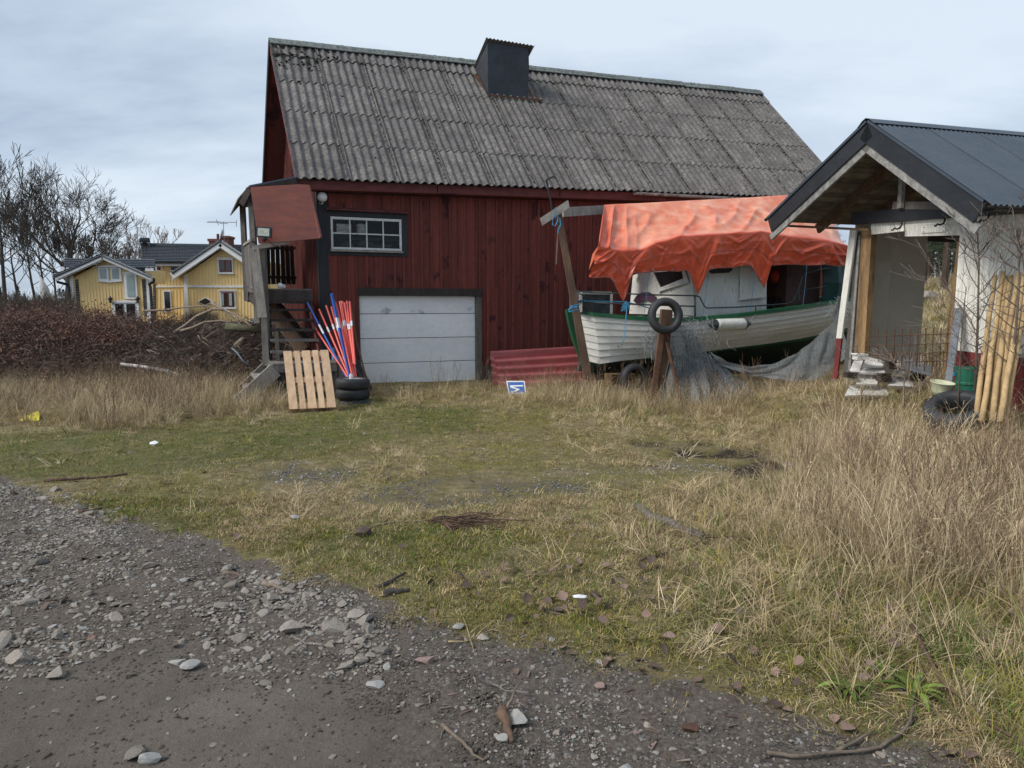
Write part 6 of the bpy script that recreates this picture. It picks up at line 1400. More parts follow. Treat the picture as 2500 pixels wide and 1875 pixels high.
stick('arched_branch', 'long pale branch arching high over the brush heap', [W(426, 812, 16), W(452, 795, 16), W(480, 772, 16), W(520, 755, 16), W(545, 755, 16), W(575, 768, 15.8), W(605, 790, 15.6), W(628, 806, 15.5)], .040, mt['stick'])
stick('arched_branch', 'lower pale branch bowed in front of the arching one', [W(440, 808, 15.7), W(470, 800, 15.7), W(500, 786, 15.6), W(540, 783, 15.6), W(580, 790, 15.5)], .034, mt['stick'])
stick('thin_branch', 'thin branch stretching level from the downpipe to the diamond window', [W(350, 759, 18), W(400, 757, 18), W(450, 750, 17.5), W(500, 746, 17), W(550, 760, 16.5)], .03, mt['stick'])
stick('thin_branch', 'straight branch slanting down from the diamond window', [W(515, 738, 16.5), W(545, 756, 16.3), W(580, 785, 16), W(600, 803, 15.8)], .035, mt['stick'])
stick('mossy_log', 'mossy log with broken pale end on top of the heap', [W(556, 797, 15.4), W(590, 801, 15.3), W(640, 806, 15.3)], [.095,.09,.07], M('mossy_bark', (.06,.07,.025), (.12,.10,.07), sc=(6,6,6), bump=.6))
stick('broken_log', 'pale barkless log end sticking out of the heap', [W(578, 846, 14.9), W(594, 829, 15.1)], [.085,.07], mt['stick'])
stick('grey_hose', 'grey blue hose curving down the right of the brush heap', [W(566, 850, 14.4), W(580, 862, 14.3), W(592, 880, 14.2), W(610, 893, 14.1)], .02, M('hose_grey', (.12,.17,.22), rough=.5, bump=0))
random.seed(77)
for i in range(16):
    x, y = random.uniform(330, 640), random.uniform(815, 900); L_ = random.uniform(14, 40); a = random.uniform(-.7, 1.2)
    stick('pale_twig', 'pale bare twig lying on the dark brush heap', [W(x, y, 14.6), W(x+L_*.5*math.cos(a), y+L_*.5*math.sin(a)-2, 14.55), W(x+L_*math.cos(a), y+L_*math.sin(a), 14.5)], .014, mt['stick'], 'twig', 'pale twigs on the brush heap', 5)
# brown thicket at far left + hedge behind
def shrub_mesh(seed, h=1.6, n=26, r=.008):
    random.seed(seed); mb = MB()
    for i in range(n):
        a = random.uniform(0, 6.28); b = Vector((math.cos(a), math.sin(a), 0))*random.uniform(0, .35); grow(mb, b, Vector((math.cos(a)*.3, math.sin(a)*.3, 1)).normalized(), r, h*random.uniform(.3,.5), 3, .4, .7, .2, 3, .004, (2,3), .7)
    return mb.mesh('shrub')
shm = [(shrub_mesh(41), M('thicket_brown', (.105,.075,.055), (.075,.058,.045), bump=0, rnd=.35)), (shrub_mesh(42, 1.3), M('thicket_grey', (.11,.088,.07), (.07,.06,.05), bump=0, rnd=.35))]
pp = []
for i in range(520):
    px = random.uniform(-500, 158); Y = random.uniform(30, 46); q = gp_(px, Y); pp.append((q.x, q.y, q.z))
for i in range(9): q = gp_(random.uniform(455, 520), random.uniform(41, 43)); pp.append((q.x, q.y, q.z))
n_ = len(pp); scatter('thicket', 'dense leafless brown thicket behind the brush heap', shm, pp, rng.uniform([0,0,0], [.1,.1,6.28], (n_, 3)), np.where(np.arange(n_) < 520, rng.uniform(.9, 1.4, n_), .8), rng.integers(0, 2, n_))
pp = []
for i in range(260):
    px = random.uniform(-1200, 3600); Y = random.uniform(130, 200); q = gp_(px, Y); pp.append((q.x, q.y, q.z))
def far_tree(seed):
    random.seed(seed); mb = MB(); mb.tube([(0,0,0),(0,0,9)], [.2,.03], 5)
    for i in range(900):
        f = random.random()**.7; z = 1+f*8.5; r_ = (1-f)*2.4+.2; a = random.uniform(0,6.28); q = Vector((math.cos(a)*r_*random.random()**.5, math.sin(a)*r_*random.random()**.5, z)); v1 = Vector((random.gauss(0,.3), random.gauss(0,.3), random.gauss(0,.2))); v2 = Vector((random.gauss(0,.15), random.gauss(0,.15), random.gauss(0,.15)))
        mb.add([q, q+v1, q+v2], [(0,1,2)])
    return mb.mesh('far_tree')
n_ = len(pp); scatter('far_woods', 'dark far-off wood on the horizon', [(far_tree(51), mt['needle']), (far_tree(52), mt['needle'])], pp, rng.uniform([0,0,0], [.02,.02,6.28], (n_, 3)), rng.uniform(.35, .62, n_), rng.integers(0, 2, n_))
# ---------------------------------------------------------------- ground cover
def tuft(seed, n, h0, h1, spread, w, lean, bend, seg=2, head=0):
    random.seed(seed); mb = MB()
    for i in range(n):
        a = random.uniform(0, 6.28); r_ = spread*random.random()**.6; b = Vector((math.cos(a)*r_, math.sin(a)*r_, -.01)); h = random.uniform(h0, h1)
        a2 = a+random.gauss(0, 1.0); d = Vector((math.cos(a2), math.sin(a2), 0)); l_ = abs(random.gauss(0, lean)); bd = abs(random.gauss(bend, bend*.6)); sd = d.cross(UP); ww = w*random.uniform(.6, 1.3)
        c = [b+d*(l_*h*t_+bd*h*t_*t_*t_)+UP*h*(t_-bd*.45*t_**3) for t_ in [k/seg for k in range(seg+1)]]
        vs = []; fs = []
        for k, q in enumerate(c[:-1]): wk = ww*(1-.35*k/seg)/2; vs += [q-sd*wk, q+sd*wk]
        vs.append(c[-1])
        for k in range(seg-1): fs.append((2*k, 2*k+1, 2*k+3, 2*k+2))
        fs.append((2*seg-2, 2*seg-1, 2*seg)); mb.add(vs, fs)
        if head and random.random() < head:
            t_ = c[-1]; dd = (c[-1]-c[-2]).normalized(); L_ = random.uniform(.04, .08)
            for k in range(9):
                q = t_-dd*L_*(1-k/9)*1.0; o_ = Vector((random.gauss(0,1), random.gauss(0,1), random.gauss(0,.6)))*.003; mb.add([q, q+o_+dd*.012, q+dd*.020-o_*.3], [(0,1,2)])
    return mb.mesh('tuft')
def sample(n, ymin, ymax, fn, power=1.0, ex=.9):
    out = []; tot = 0
    while tot < n:
        m = n*3; y = ymin+(ymax-ymin)*rng.random(m)**power; x = (rng.random(m)*2-1)*(y*.80+ex)
        w = (y*.80+ex)/(ymax*.80+ex); keep = rng.random(m) < np.clip(fn(x, y), 0, 1)*(w if power == 1 else 1); out.append(np.stack([x[keep], y[keep]], 1)); tot += int(keep.sum())
        if len(out) > 60: break
    a = np.concatenate(out)[:n]; return a
def jit(x, y, a=.22): return x+rng.normal(0, a, x.shape), y+rng.normal(0, a, x.shape)
PIL = lambda x, y: (x < -4.0) & (y > 15.0)
BARNP = lambda x, y: ((x-C0.x)*NW.x+(y-C0.y)*NW.y) < .12
def zones(x, y):
    jx_, jy_ = jit(x, y); tl_ = inpoly(jx_, jy_, TALL_L); tc_ = inpoly(jx_, jy_, TALL_C); tr_ = inpoly(jx_, jy_, TALL_R); jx2, jy2 = jit(x, y, .35); md_ = inpoly(jx2, jy2, MED_C) | inpoly(jx2, jy2, MED_R)
    gr_ = inpoly(jx_, jy_, PGREEN) | inpoly(jx_, jy_, PGREEN2) | inpoly(jx_, jy_, PGREEN3)
    br_ = (inpoly(x, y, PBARE) | inpoly(x, y, PBARE2) | inpoly(x, y, PDARK)); rd_ = roadd(x, y)+fbm(x, y, 5, 33, 3)*.45
    return tl_, tc_, tr_, md_, gr_, br_, rd_
def put(name, label, protos, xy, tilt, s0_, s1_, idx, dz=0.0):
    z = gz(xy[:,0], xy[:,1])+dz; n = len(xy); rot = np.stack([rng.normal(0, tilt, n), rng.normal(0, tilt, n), rng.uniform(0, 6.28, n)], 1); scatter(name, label, protos, np.column_stack([xy, z]), rot, rng.uniform(s0_, s1_, n), idx)
okg = lambda x, y: ~(BARNP(x, y) & (x > -4.2)) & ~PIL(x, y)
# short turf
def f_short(x, y):
    tl_, tc_, tr_, md_, gr_, br_, rd_ = zones(x, y); v = sstep(-.12, .3, rd_+fbm(x, y, 3, 4, 3)*.6); return v*np.where(br_, .16, 1.0)*(.4+.6*sstep(.32, .58, vnoise(x, y, 2.4, 44)+fbm(x, y, 9, 45, 2)*.5))*okg(x, y)
sh = [(tuft(101+i, 26, .008, .032, .075, .0034, .8, .5), m_) for i, m_ in enumerate((mt['g_green'], mt['g_green'], mt['g_moss'], mt['g_moss'], mt['g_dry'], mt['g_dry']))]
xy = sample(52000, 1.9, 14.8, f_short); near = sample(20000, 1.9, 6.0, f_short); xy = np.concatenate([xy, near])
tl_, tc_, tr_, md_, gr_, br_, rd_ = zones(xy[:,0], xy[:,1]); gn = vnoise(xy[:,0], xy[:,1], .9, 71)+fbm(xy[:,0], xy[:,1], 3, 72, 3)*.8; rr = rng.random(len(xy))
right = sstep(0.2, 1.6, xy[:,0])
p_dry = np.where(gr_, .14, np.clip(.34+.9*(gn-.28), .18, .9)+.05*right); p_green = np.where(gr_, .46, np.where(xy[:,1] < 4.2, .20, .06))
ix = np.where(rr < p_dry, 4+(rng.random(len(xy)) < .5), np.where(rr < p_dry+p_green, rng.integers(0, 2, len(xy)), rng.integers(2, 4, len(xy))))
put('short_turf', 'short mossy autumn grass over the yard', sh, xy, .18, .6, 1.35, ix)
# medium straw
def f_med(x, y):
    tl_, tc_, tr_, md_, gr_, br_, rd_ = zones(x, y); v = np.where(tl_ | tc_ | tr_, 1.0, np.where(md_, .42, np.where(gr_, .004, .004*sstep(.5,.7, vnoise(x, y, 1.2, 15))))); return v*sstep(.0, .35, rd_)*okg(x, y)*np.where(br_, .2, 1)
md = [(tuft(121+i, 28, .05, .19, .08, .0034, .6, .5, 3), m_) for i, m_ in enumerate((mt['g_dry'], mt['g_dry'], mt['g_tall'], mt['g_moss'], mt['g_green'], mt['g_dry']))]
xy = sample(9500, 2.0, 15.2, f_med); xy = np.concatenate([xy, sample(3200, 2.0, 6.5, f_med)]); rr = rng.random(len(xy)); lowr = (xy[:,1] < 4.6)
ix = np.where(lowr & (rr < .42), np.where(rr < .22, 4, 3), np.where(rr < .10, 4, np.where(rr < .24, 3, rng.choice([0,1,2,5], len(xy)))))
put('matted_straw', 'knee-low matted dry grass', md, xy, .25, .55, 1.25, ix)
# flattened straw clumps on the yard
def f_flat(x, y):
    tl_, tc_, tr_, md_, gr_, br_, rd_ = zones(x, y); return sstep(.45, .7, vnoise(x, y, .8, 91))*sstep(.1, .5, rd_)*okg(x, y)*np.where(gr_ | br_, .15, 1)
fl_ = [(tuft(141+i, 22, .02, .075, .07, .0030, 2.0, 1.2, 3), m_) for i, m_ in enumerate((mt['g_dry'], mt['g_tall'], mt['g_dry']))]
xy = sample(2600, 2.0, 14, f_flat); put('flattened_straw', 'flattened straw lying in patches over the yard', fl_, xy, .3, .6, 1.3, rng.integers(0, 3, len(xy)))
# tall straw
PFR = pxpoly([(890,985),(1290,985),(1300,940),(890,948)])
FR = lambda x, y: inpoly(x, y, PFR)
TYX, TYY = c_ty.x, c_ty.y
def clear_ty(x, y):
    dd_ = (x*TYX+y*TYY)/math.hypot(TYX, TYY)-math.hypot(TYX, TYY); ll_ = np.abs(x*TYY-y*TYX)/math.hypot(TYX, TYY); return ~((ll_ < .42) & (dd_ > -.8) & (dd_ < .4))
def f_tall(x, y):
    tl_, tc_, tr_, md_, gr_, br_, rd_ = zones(x, y); edge = sstep(.25, .7, vnoise(x, y, 1.6, 25)); dw_, tw_ = wallside(x, y); return np.where((dw_ < 1.25) & (tw_ > -1), .12, 1.0)*np.where(tl_, .8, np.where(tr_, 1.0, np.where(tc_, .55, np.where(FR(x, y), .10, .0))))*(.35+.65*edge)*okg(x, y)*np.where(clear_ty(x, y), 1, .06)
tg = [(tuft(161+i, 22, .28, .74, .11, .0032, .22, .28, 4, .25), m_) for i, m_ in enumerate((mt['g_tall'], mt['g_tall'], mt['g_dry'], mt['g_tall'], mt['g_brown']))]; tg[2] = (tuft(171, 14, .3, .62, .14, .0055, .9, .9, 5, .1), mt['g_dry'])
xy = sample(3900, 3.0, 15.2, f_tall); xy = np.concatenate([xy, sample(450, 3.0, 8.0, f_tall)])
sc_ = np.where(inpoly(xy[:,0], xy[:,1], TALL_R), rng.uniform(.5, 1.12, len(xy))**1.2, rng.uniform(.4, .85, len(xy)))
z = gz(xy[:,0], xy[:,1]); n = len(xy); scatter('tall_straw', 'tall dry grass with seed heads', tg, np.column_stack([xy, z]), np.stack([rng.normal(0, .14, n), rng.normal(0, .14, n), rng.uniform(0, 6.28, n)], 1), sc_, rng.choice([0,0,1,1,2,2,3,3,4], n))
# dead weed stems
random.seed(8)
def weed(seed):
    random.seed(seed); mb = MB()
    for i in range(3): grow(mb, Vector((random.gauss(0,.03), random.gauss(0,.03), 0)), Vector((random.gauss(0,.12), random.gauss(0,.12), 1)).normalized(), .0035, .34, 2, .38, .7, .2, 3, .0014, (2,3), .62)
    return mb.mesh('weed')
wd_ = [(weed(181+i), mt['g_brown']) for i in range(4)]
xy = sample(420, 3.2, 15.0, f_tall); put('dead_weeds', 'brown dead weed stems among the tall grass', wd_, xy, .12, .6, 1.2, rng.integers(0, 4, len(xy)))
# field beyond, through the shed and around
def f_far(x, y): return ((x > 8.5) | (y > 22)).astype(float)*.9
xy = sample(5200, 12, 44, f_far); put('far_grass', 'rough tawny grass on the field behind the buildings', [(tuft(191, 30, .2, .5, .28, .012, .4, .4), mt['g_tall']), (tuft(192, 30, .15, .4, .28, .012, .5, .4), mt['g_moss'])], xy, .1, .7, 1.4, rng.choice([0,0,1], len(xy)))
# ---------------------------------------------------------------- stones
def rock(seed, rough=.20, sq=(1,.8,.55)):
    random.seed(seed); b = MB(); blob(b, (0,0,0), 1.0, sq=(1,1,1), jit=.0); vs = [q.normalized() for q in b.v]; fs = list(b.f)
    for _ in range(1):
        cache = {}; nf = []
        def mid(i, j):
            k = (min(i,j), max(i,j))
            if k not in cache: vs.append(((vs[i]+vs[j])/2).normalized()); cache[k] = len(vs)-1
            return cache[k]
        for a, b_, c in fs: ab, bc, ca_ = mid(a, b_), mid(b_, c), mid(c, a); nf += [(a,ab,ca_),(b_,bc,ab),(c,ca_,bc),(ab,bc,ca_)]
        fs = nf
    planes = [(Vector((random.gauss(0,1), random.gauss(0,1), random.gauss(0,1))).normalized(), random.uniform(.42, .75)) for _ in range(9)]
    out = []
    for q in vs:
        p = q*1.0
        for n_, d_ in planes:
            k = p.dot(n_)
            if k > d_: p = p-n_*(k-d_)
        p = p*(1+random.uniform(-rough, rough)*.2); out.append(Vector((p.x*sq[0], p.y*sq[1], p.z*sq[2])))
    m = MB(); m.v = out; m.f = fs; m.m = [0]*len(fs); return m.mesh('stone')
rocks = [rock(201+i, .2, (1, random.uniform(.6,.95), random.uniform(.3,.6))) for i in range(8)]
PSTONE = pxpoly([(-200,1175),(60,1185),(300,1270),(480,1340),(640,1390),(800,1460),(900,1560),(880,1650),(560,1660),(250,1660),(-200,1640)])
PST2 = pxpoly([(560,1400),(760,1480),(850,1560),(800,1620),(640,1600),(520,1500)])
def f_st(x, y):
    x0_, y0_ = x, y; x, y = warp(x, y)
    a = .32*inpoly(x, y, PSTONE)*(.3+.7*sstep(.35,.6, vnoise(x, y, 2.2, 61))); return np.maximum(a, inpoly(x, y, PST2)*1.0)*(roadd(x0_, y0_) < .3)+.012*(roadd(x0_, y0_) < .1)
xy = sample(235, 2.1, 7.2, f_st)
sizes = np.sort(rng.lognormal(-3.36, .38, len(xy)))[::-1]
GS = 'grey stones strewn over the muddy gravel'
for m_ in rocks: m_.materials.clear(); m_.materials.append(mt['stone'])
for i in range(len(xy)):
    x, y = xy[i]; s = min(sizes[i], .085); o = bpy.data.objects.new('stone', rocks[i % 8]); COL.objects.link(o); o.location = (x, y, gz1(x, y)+s*.18); o.scale = (s, s, s); o.rotation_euler = (random.gauss(0,.2), random.gauss(0,.2), random.uniform(0,6.28)); o['label'] = 'grey angular stone lying loose on the muddy gravel'; o['category'] = 'stone'; o['group'] = GS
def onestone(label, px, py, s, m, k, cat='stone', rz=0):
    q = G(px, py); me_ = rocks[k].copy(); me_.materials.clear(); me_.materials.append(m); o = bpy.data.objects.new('stone', me_); COL.objects.link(o); z_ = gz1(q.x, q.y); o.location = (q.x, q.y, z_+s*.25); o.scale = (s, s, s*1.1); o.rotation_euler = (0, 0, rz); o['label'] = label; o['category'] = cat
onestone('pale rounded stone alone on the smooth mud at the lower left', 358, 1836, .055, mt['stonew'], 0)
onestone('flat pinkish stone in the gravel left of the grass edge', 1041, 1606, .060, mt['stonep'], 1)
onestone('large pale stone beside the splintered wood at the bottom', 1264, 1752, .058, mt['stonew'], 2)
onestone('square white stone on the splintered wood at the bottom', 1231, 1798, .035, mt['stonew'], 3)
onestone('pale stone on the dark mud between road and gravel', 916, 1662, .046, mt['stonew'], 4)
onestone('white rough stone at the gravel edge below the grass', 1118, 1527, .042, mt['stonew'], 5)
onestone('pale blue grey stone right of the white rough stone', 1183, 1553, .038, mt['gravel'], 6)
onestone('broad brown grey stone at the left edge of the mud', 48, 1612, .075, mt['stone'], 7)
onestone('rounded brown stone just above the smooth mud', 140, 1648, .055, mt['stone'], 2)
onestone('flat pale stone, left one of a touching pair', 435, 1615, .052, mt['stonew'], 1)
onestone('flat pale stone, right one of a touching pair', 464, 1620, .058, mt['stonew'], 5)
onestone('reddish square stone in the gravel at the lower right', 1468, 1668, .034, mt['stonep'], 3)
onestone('rusty brown stone in the gravel near the bottom right', 1686, 1767, .038, mt['rust'], 4)
onestone('half buried pale stone at the bottom edge of the photo', 1535, 1868, .045, mt['stonew'], 6)
onestone('upright pale stone near the splintered wood', 877, 1607, .045, mt['stone'], 0)
# small stones, gravel, clods
def f_sm(x, y):
    a, b = warp(x, y); return np.clip((inpoly(a, b, PSTONE)*(.25+.75*sstep(.3,.6, vnoise(x, y, 3.0, 161)))+inpoly(a, b, PST2)*1.0+.10*(1-inpoly(a, b, PMUD)*.75))*(roadd(x, y) < .1), 0, 1)
xy = sample(11500, 1.9, 7.4, f_sm); pr = [(m_.copy(), mt['stone']) for m_ in rocks[:4]]+[(rocks[5].copy(), mt['stonew'])]
n = len(xy); z = gz(xy[:,0], xy[:,1]); scatter('small_stones', 'small loose stones in the muddy gravel', pr, np.column_stack([xy, z+.002]), rng.uniform([-.4,-.4,0], [.4,.4,6.28], (n, 3)), rng.lognormal(-4.55, .45, n), rng.choice([0,1,2,3,0,1,2,3,4], n))
def f_gr(x, y): j1, j2 = jit(x, y, .1); return inpoly(j1, j2, PFINE)*(.25+.75*sstep(.4,.6, vnoise(x, y, 2.6, 81)))*(roadd(x, y) < .35)
xy = sample(11000, 1.85, 7.2, f_gr); n = len(xy); z = gz(xy[:,0], xy[:,1]); scatter('gravel', 'fine blue grey gravel along the grass edge', [(m_.copy(), mt['gravel']) for m_ in rocks[:3]]+[(rocks[4].copy(), mt['stonew']), (rocks[6].copy(), mt['stonep'])], np.column_stack([xy, z+.001]), rng.uniform([-.4,-.4,0], [.4,.4,6.28], (n, 3)), rng.lognormal(-5.4, .5, n), rng.choice([0,1,2,0,1,2,0,1,3,4], n))
PBG = lambda x, y: (inpoly(x, y, PBARE) | inpoly(x, y, PBARE2))*sstep(.4,.6, vnoise(x, y, 2.0, 8)).astype(float)
xy = sample(4200, 2.5, 12, lambda x, y: PBG(x, y)+.10*(roadd(x, y) > 0)*(vnoise(x, y, 1.3, 66) > .45)); n = len(xy); z = gz(xy[:,0], xy[:,1]); scatter('yard_gravel', 'gravel showing through the worn turf', [(rocks[1].copy(), mt['gravel']), (rocks[2].copy(), mt['stonew'])], np.column_stack([xy, z+.002]), rng.uniform([-.4,-.4,0], [.4,.4,6.28], (n, 3)), rng.lognormal(-4.7, .4, n), rng.choice([0,0,1], n))
PCL = pxpoly([(820,1640),(1000,1600),(1150,1640),(1250,1740),(1350,1875),(1150,1900),(1020,1760),(850,1720)])
def f_cl(x, y): return np.clip(inpoly(x, y, PCL)*1.0+inpoly(x, y, PSTONE)*.25+(roadd(x, y) < 0)*.12, 0, 1)
xy = sample(13000, 1.85, 7, f_cl); n = len(xy); z = gz(xy[:,0], xy[:,1]); scatter('mud_clods', 'crumbly clods of dark mud', [(m_.copy(), mt['clod']) for m_ in rocks[3:6]], np.column_stack([xy, z+.001]), rng.uniform([-.4,-.4,0], [.4,.4,6.28], (n, 3)), rng.lognormal(-4.95, .38, n), rng.integers(0, 3, n))
# chips and straw bits on the gravel
def chips(seed):
    random.seed(seed); mb = MB()
    for i in range(1): mb.box((0,0,0), (.06, .008, .003), Matrix.Rotation(.1, 3, 'Y'))
    return mb.mesh('chip')
def f_ch(x, y): return (np.abs(roadd(x, y)+.05) < .75)*.9*sstep(.3,.6, vnoise(x, y, 1.8, 99))+.01*(roadd(x, y) < 0)
xy = sample(650, 1.85, 7, f_ch); n = len(xy); z = gz(xy[:,0], xy[:,1]); scatter('wood_chips', 'bark chips and straw bits on the gravel edge', [(chips(1), mt['stick']), (chips(2), mt['stickb']), (chips(3), mt['leafb'])], np.column_stack([xy, z+.008]), rng.uniform([-.25,-.25,0], [.25,.25,6.28], (n, 3)), rng.uniform(.2, .95, n)**1.3, rng.integers(0, 3, n))
# fallen leaves: each its own
def leaf(seed):
    random.seed(seed); mb = MB(); nu = 7; P = []; c1, c2_ = random.uniform(.3, 1.2), random.uniform(-.6, .9)
    for i in range(nu+1):
        u = i/nu; w_ = .62*math.sin(math.pi*u**.85)**.75*(1+random.uniform(-.12,.12)); row = []
        for j in range(5):
            v = (j-2)/2; row.append(Vector((u*1.5-.75, v*w_/1, c1*.35*(abs(v))**1.5*w_+c2_*.3*(u-.5)**2+random.uniform(-.02,.02))))
        P.append(row)
    mb.grid(P); mb.tube([(-.75,0,.05),(-1.1,.03,.08),(-1.35,.1,.1)], .018, 3); m = mb.mesh('fallen_leaf'); m.materials.append(mt['leafb']); return m
lv = [leaf(301+i) for i in range(7)]
PLF = pxpoly([(1050,1400),(1400,1390),(1750,1400),(2100,1440),(2500,1430),(2600,1875),(2350,1875),(2000,1760),(1700,1680),(1450,1620),(1200,1560),(1000,1480)])
def f_lf(x, y): return inpoly(x, y, PLF)*(.25+.75*sstep(.35,.6, vnoise(x, y, 1.9, 12)))+.02*(y < 7)
xy = sample(215, 2.0, 6.6, f_lf)
for i in range(len(xy)):
    x, y = xy[i]; s = random.uniform(.024, .048); o = bpy.data.objects.new('fallen_leaf', lv[i % 7]); COL.objects.link(o); o.location = (x, y, gz1(x, y)+random.uniform(.02, .07)*(1 if roadd(np.array(x), np.array(y)) > .1 else .25)); o.scale = (s, s, s)
    o.rotation_euler = (random.gauss(0,.45), random.gauss(0,.45), random.uniform(0,6.28)); o['label'] = 'curled brown fallen leaf lying in the grass or gravel edge'; o['category'] = 'leaf'; o['group'] = 'brown leaves fallen at the edge of the grass'
# named sticks and litter in the foreground
def gst(name, label, pxs, r, m, cat='stick', lift=.01, n=7, taper=True):
    pts_ = []
    for k, q in enumerate(pxs):
        g = G(q[0], q[1]); pts_.append(Vector((g.x, g.y, gz1(g.x, g.y)+lift+(q[2] if len(q) > 2 else 0))))
    fine_ = []
    for k in range(len(pts_)-1):
        for f in (0, .33, .66): fine_.append(pts_[k].lerp(pts_[k+1], f)+Vector((random.gauss(0,r*.25), random.gauss(0,r*.25), random.gauss(0,r*.2))))
    fine_.append(pts_[-1]); L_ = len(fine_)
    mb = MB(); mb.tube(fine_, [r*(1-(.55 if taper else .1)*i/(L_-1))*random.uniform(.9,1.1) for i in range(L_)], n); return solo(name, mb, m, label, cat, smooth=True)
gst('fallen_log', 'stout grey log lying on the turf right of centre', [(1553,1250),(1590,1274),(1650,1298),(1716,1326)], .034, M('grey_log', (.19,.165,.15), (.10,.08,.07), sc=(9,9,9), bump=.7), 'log', .03, 9, False)
gst('thin_branch', 'thin reddish branch bending across the grass below the grey log', [(1556,1384),(1620,1364),(1690,1344),(1725,1333,.03),(1800,1336,.04),(1880,1338)], .010, mt['stickb'], 'branch', .02)
gst('thin_branch', 'short reddish twig forking up from the thin branch', [(1610,1366),(1606,1345,.03),(1600,1330,.06)], .006, mt['stickb'], 'branch', .02)
gst('curved_branch', 'long curved grey branch at the bottom right of the gravel', [(1873,1833),(1930,1843),(2040,1830),(2150,1822),(2210,1790),(2235,1740,.02),(2244,1690,.04)], .009, mt['stick'], 'branch', .015)
gst('curved_branch', 'side fork of the curved grey branch', [(2045,1828),(2090,1808),(2135,1788)], .008, mt['stick'], 'branch', .02)
gst('long_branch', 'long brown branch slanting out of the grass to the lower right edge', [(2222,1572,.05),(2255,1625,.04),(2290,1690,.03),(2350,1740,.03),(2420,1800,.02),(2505,1850,.01)], .011, mt['stickb'], 'branch', .02)
gst('long_stick', 'straight dark stick on the turf at the far left', [(108,1177),(180,1174),(250,1170),(312,1161)], .018, mt['stickb'], 'stick', .012)
gst('short_stick', 'short dark stick on the gravel edge at the left', [(183,1246),(215,1241),(250,1235)], .014, mt['stickb'], 'stick', .012)
gst('short_stick', 'pale stick among the stones left of centre', [(546,1390),(575,1396),(605,1406)], .014, mt['stick'])
gst('short_stick', 'pale wood splinter right of the stone heap', [(645,1420),(665,1426),(690,1434)], .018, mt['stick'])
gst('forked_stick', 'pale forked twig on the bottom mud', [(1082,1770),(1120,1800),(1150,1830),(1178,1855),(1200,1843)], .009, mt['stick'], 'twig')
gst('forked_stick', 'side prong of the pale forked twig', [(1090,1775),(1080,1785),(1075,1800)], .005, mt['stick'], 'twig')
gst('straw', 'long straw crossing the gravel below the white stone', [(1123,1494),(1140,1530),(1158,1590)], .004, mt['g_dry'], 'straw')
gst('straw', 'yellow straw lying level under the crossing straw', [(1094,1561),(1130,1560),(1160,1554)], .004, mt['g_dry'], 'straw')
gst('root_stick', 'pale root running left out of the twig bundle', [(910,1296),(960,1287),(1020,1285),(1120,1272)], .008, mt['stick'], 'root')
gst('split_stick', 'pale split stick in the grass edge', [(1318,1500),(1350,1508),(1395,1515)], .008, mt['stick'])
gst('bark_strip', 'dark bark strip at the gravel edge left of the leaves', [(925,1440),(960,1425),(990,1413,.02)], .015, mt['bark'], 'bark')
gst('bark_strip', 'flaky dark bark lump below the bark strip', [(940,1455),(970,1450),(1000,1448)], .024, mt['bark'], 'bark')
gst('bark_strip', 'brown splintered bark piece between the two bottom stones', [(1225,1740,.02),(1238,1770),(1250,1810)], .026, mt['brownwood'], 'bark')
gst('grey_stick', 'grey stick pointing up from the splintered bark', [(1237,1738,.02),(1252,1720,.05),(1268,1702,.08)], .008, mt['stick'])
gst('wood_piece', 'grey wood piece half in the right grass', [(1780,1264),(1800,1262),(1825,1262)], .016, mt['jamb'], 'wood')
gst('wood_piece', 'pale flat wood piece on the dark patch of soil', [(1916,1146),(1935,1150),(1952,1153)], .03, mt['lightwood'], 'wood')
mb = MB(); random.seed(55); c = G(1150, 1290); c = onG(c)
for k in range(60):
    p = c+Vector((random.gauss(-.15, .14), random.gauss(0, .06), random.uniform(.01,.06))); pts_ = [p]
    for q in range(3): p = p+Vector((random.uniform(.02,.12), random.gauss(0,.03), random.gauss(0,.012))); pts_.append(p)
    mb.tube(pts_, .0035, 4, caps=False)
mb.tube([c+Vector((-.35,.05,.02)), c+Vector((-.2,-.03,.03)), c+Vector((-.1,-.13,.01))], .010, 5); mb.tube([c+Vector((-.25,0,.02)), c+Vector((-.18,-.1,.03)), c+Vector((-.12,-.2,.01))], .008, 5)
solo('twig_bundle', mb, mt['stickb'], 'tangled bundle of brown twigs on the turf at centre', 'twigs', kind='stuff')
# spruce sprigs
for px, py, lb in ((1235, 1682, 'small dry spruce sprig on the gravel'), (745, 1568, 'dry spruce sprig on the stone heap')):
    g = onG(G(px, py)); t = thing('spruce_sprig', lb, 'sprig', g); mb = MB()
    for a0 in (2.6, -.4, 4.6):
        d = Vector((math.cos(a0), math.sin(a0), .12)); mb.tube([g+UP*.015, g+d*.05+UP*.02, g+d*.10+UP*.012], .0025, 4)
        for k in range(34):
            f = k/34; q = g+d*(.02+.085*f)+UP*.018; s_ = d.cross(UP)*(1 if k % 2 else -1); mb.add([q, q+s_*.012+d*.006+UP*.003, q+d*.003], [(0,1,2)])
    part('needles', mb, mt['lightwood'], t)
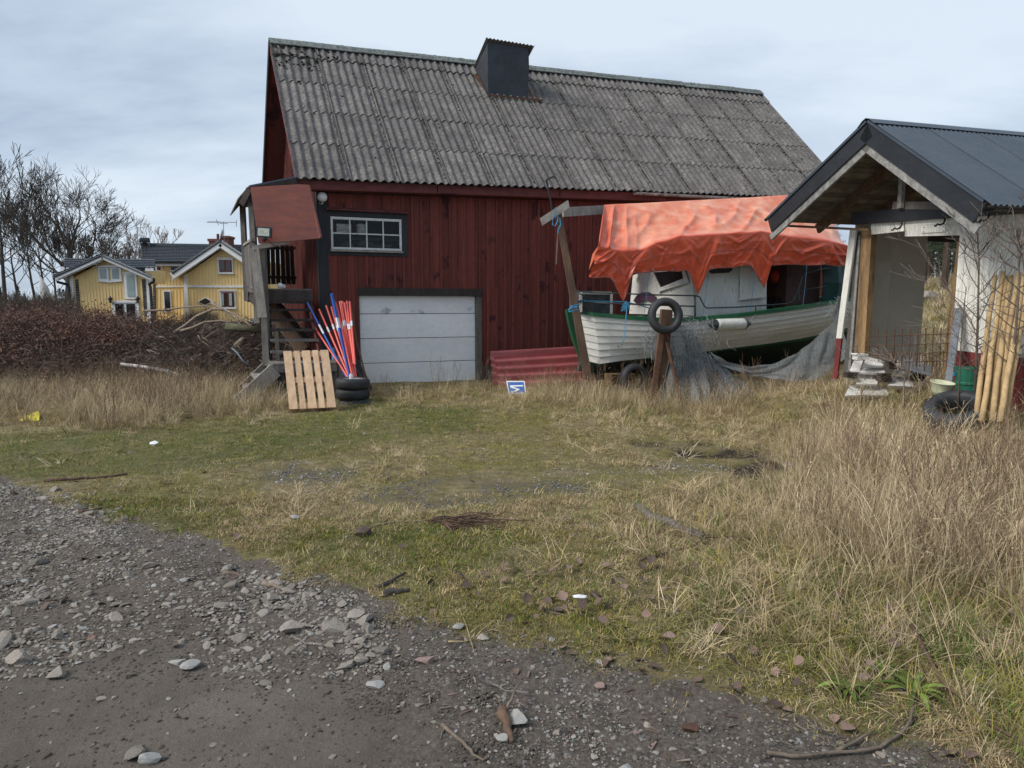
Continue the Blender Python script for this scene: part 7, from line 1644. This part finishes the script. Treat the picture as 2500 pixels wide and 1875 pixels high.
# yellow plastic thing in the left grass
q = [W(18, 1033, 10.6), W(95, 1027, 10.7), W(84, 1004, 11.0), W(60, 1012, 11.0), W(40, 1020, 10.9)]
g0_ = onG(G(55, 1042)); mb = MB(); P = []
for j in range(7):
    row = []
    for i in range(13):
        u = i/12; v = j/6; p = W(16+80*u, 1040-14*u-(22*math.sin(math.pi*v*.6))*(.35+.65*u), 9.9+.35*v); row.append(p+Vector((0, 0, random.uniform(-.012,.012))))
    P.append(row)
mb.grid(P); mb.grid([[a-UP*.03 for a in r] for r in P][::-1]); mb.grid([P[0], [a-UP*.05 for a in P[0]]]); solo('yellow_sack', mb, mt['yellow'], 'bright yellow plastic piece half hidden in grass at the left edge', 'plastic')
mb = MB(); c = G(377, 1094); blob(mb, onG(c)+UP*.03, .05, sq=(1.3,.8,.6)); solo('paper_scrap', mb, mt['whitec'], 'crumpled white scrap on the green turf at the left', 'litter')
mb = MB(); c = G(723, 1269); blob(mb, onG(c)+UP*.02, .04, sq=(1.3,.8,.6)); solo('white_pebble', mb, mt['stonew'], 'white pebble on the mossy turf left of centre', 'stone')
mb = MB(); c = G(1413, 1482); blob(mb, onG(c)+UP*.04, .028, sq=(1.9,.7,.5)); solo('paper_scrap', mb, mt['whitec'], 'small white scrap caught in the grass among brown leaves', 'litter')
mb = MB(); c = G(885, 1316); blob(mb, onG(c)+UP*.04, .05, sq=(1.3,.9,.8)); solo('dark_clump', mb, mt['leafb'], 'dark curled leaf clump on the green turf', 'leaf')
# broad green dock plant at the lower right
def rosette(px, py, label, n, L0, L1, seed):
    random.seed(seed); g = onG(G(px, py)); t = thing('leafy_plant', label, 'plant', g)
    for i in range(n):
        a = random.uniform(0, 6.28); d = Vector((math.cos(a), math.sin(a), 0)); L_ = random.uniform(L0, L1); s_ = d.cross(UP); P = []
        for k in range(7):
            u = k/6; w_ = .013*math.sin(math.pi*min(u*.9+.08, 1)); c = g+d*L_*u+UP*(.01+L_*(.75*u-.7*u*u)); P.append([c-s_*w_+UP*w_*.4, c, c+s_*w_+UP*w_*.4])
        mb = MB(); mb.grid(P); part('leaf', mb, mt['g_green'], t, smooth=True)
rosette(2230, 1705, 'bright green narrow leaved plant at the lower right', 26, .08, .2, 1)
rosette(2065, 1690, 'smaller green leafy plant left of the bright one', 18, .06, .14, 2)
rosette(2160, 1650, 'low green leaves between the two leafy plants', 16, .05, .13, 3)
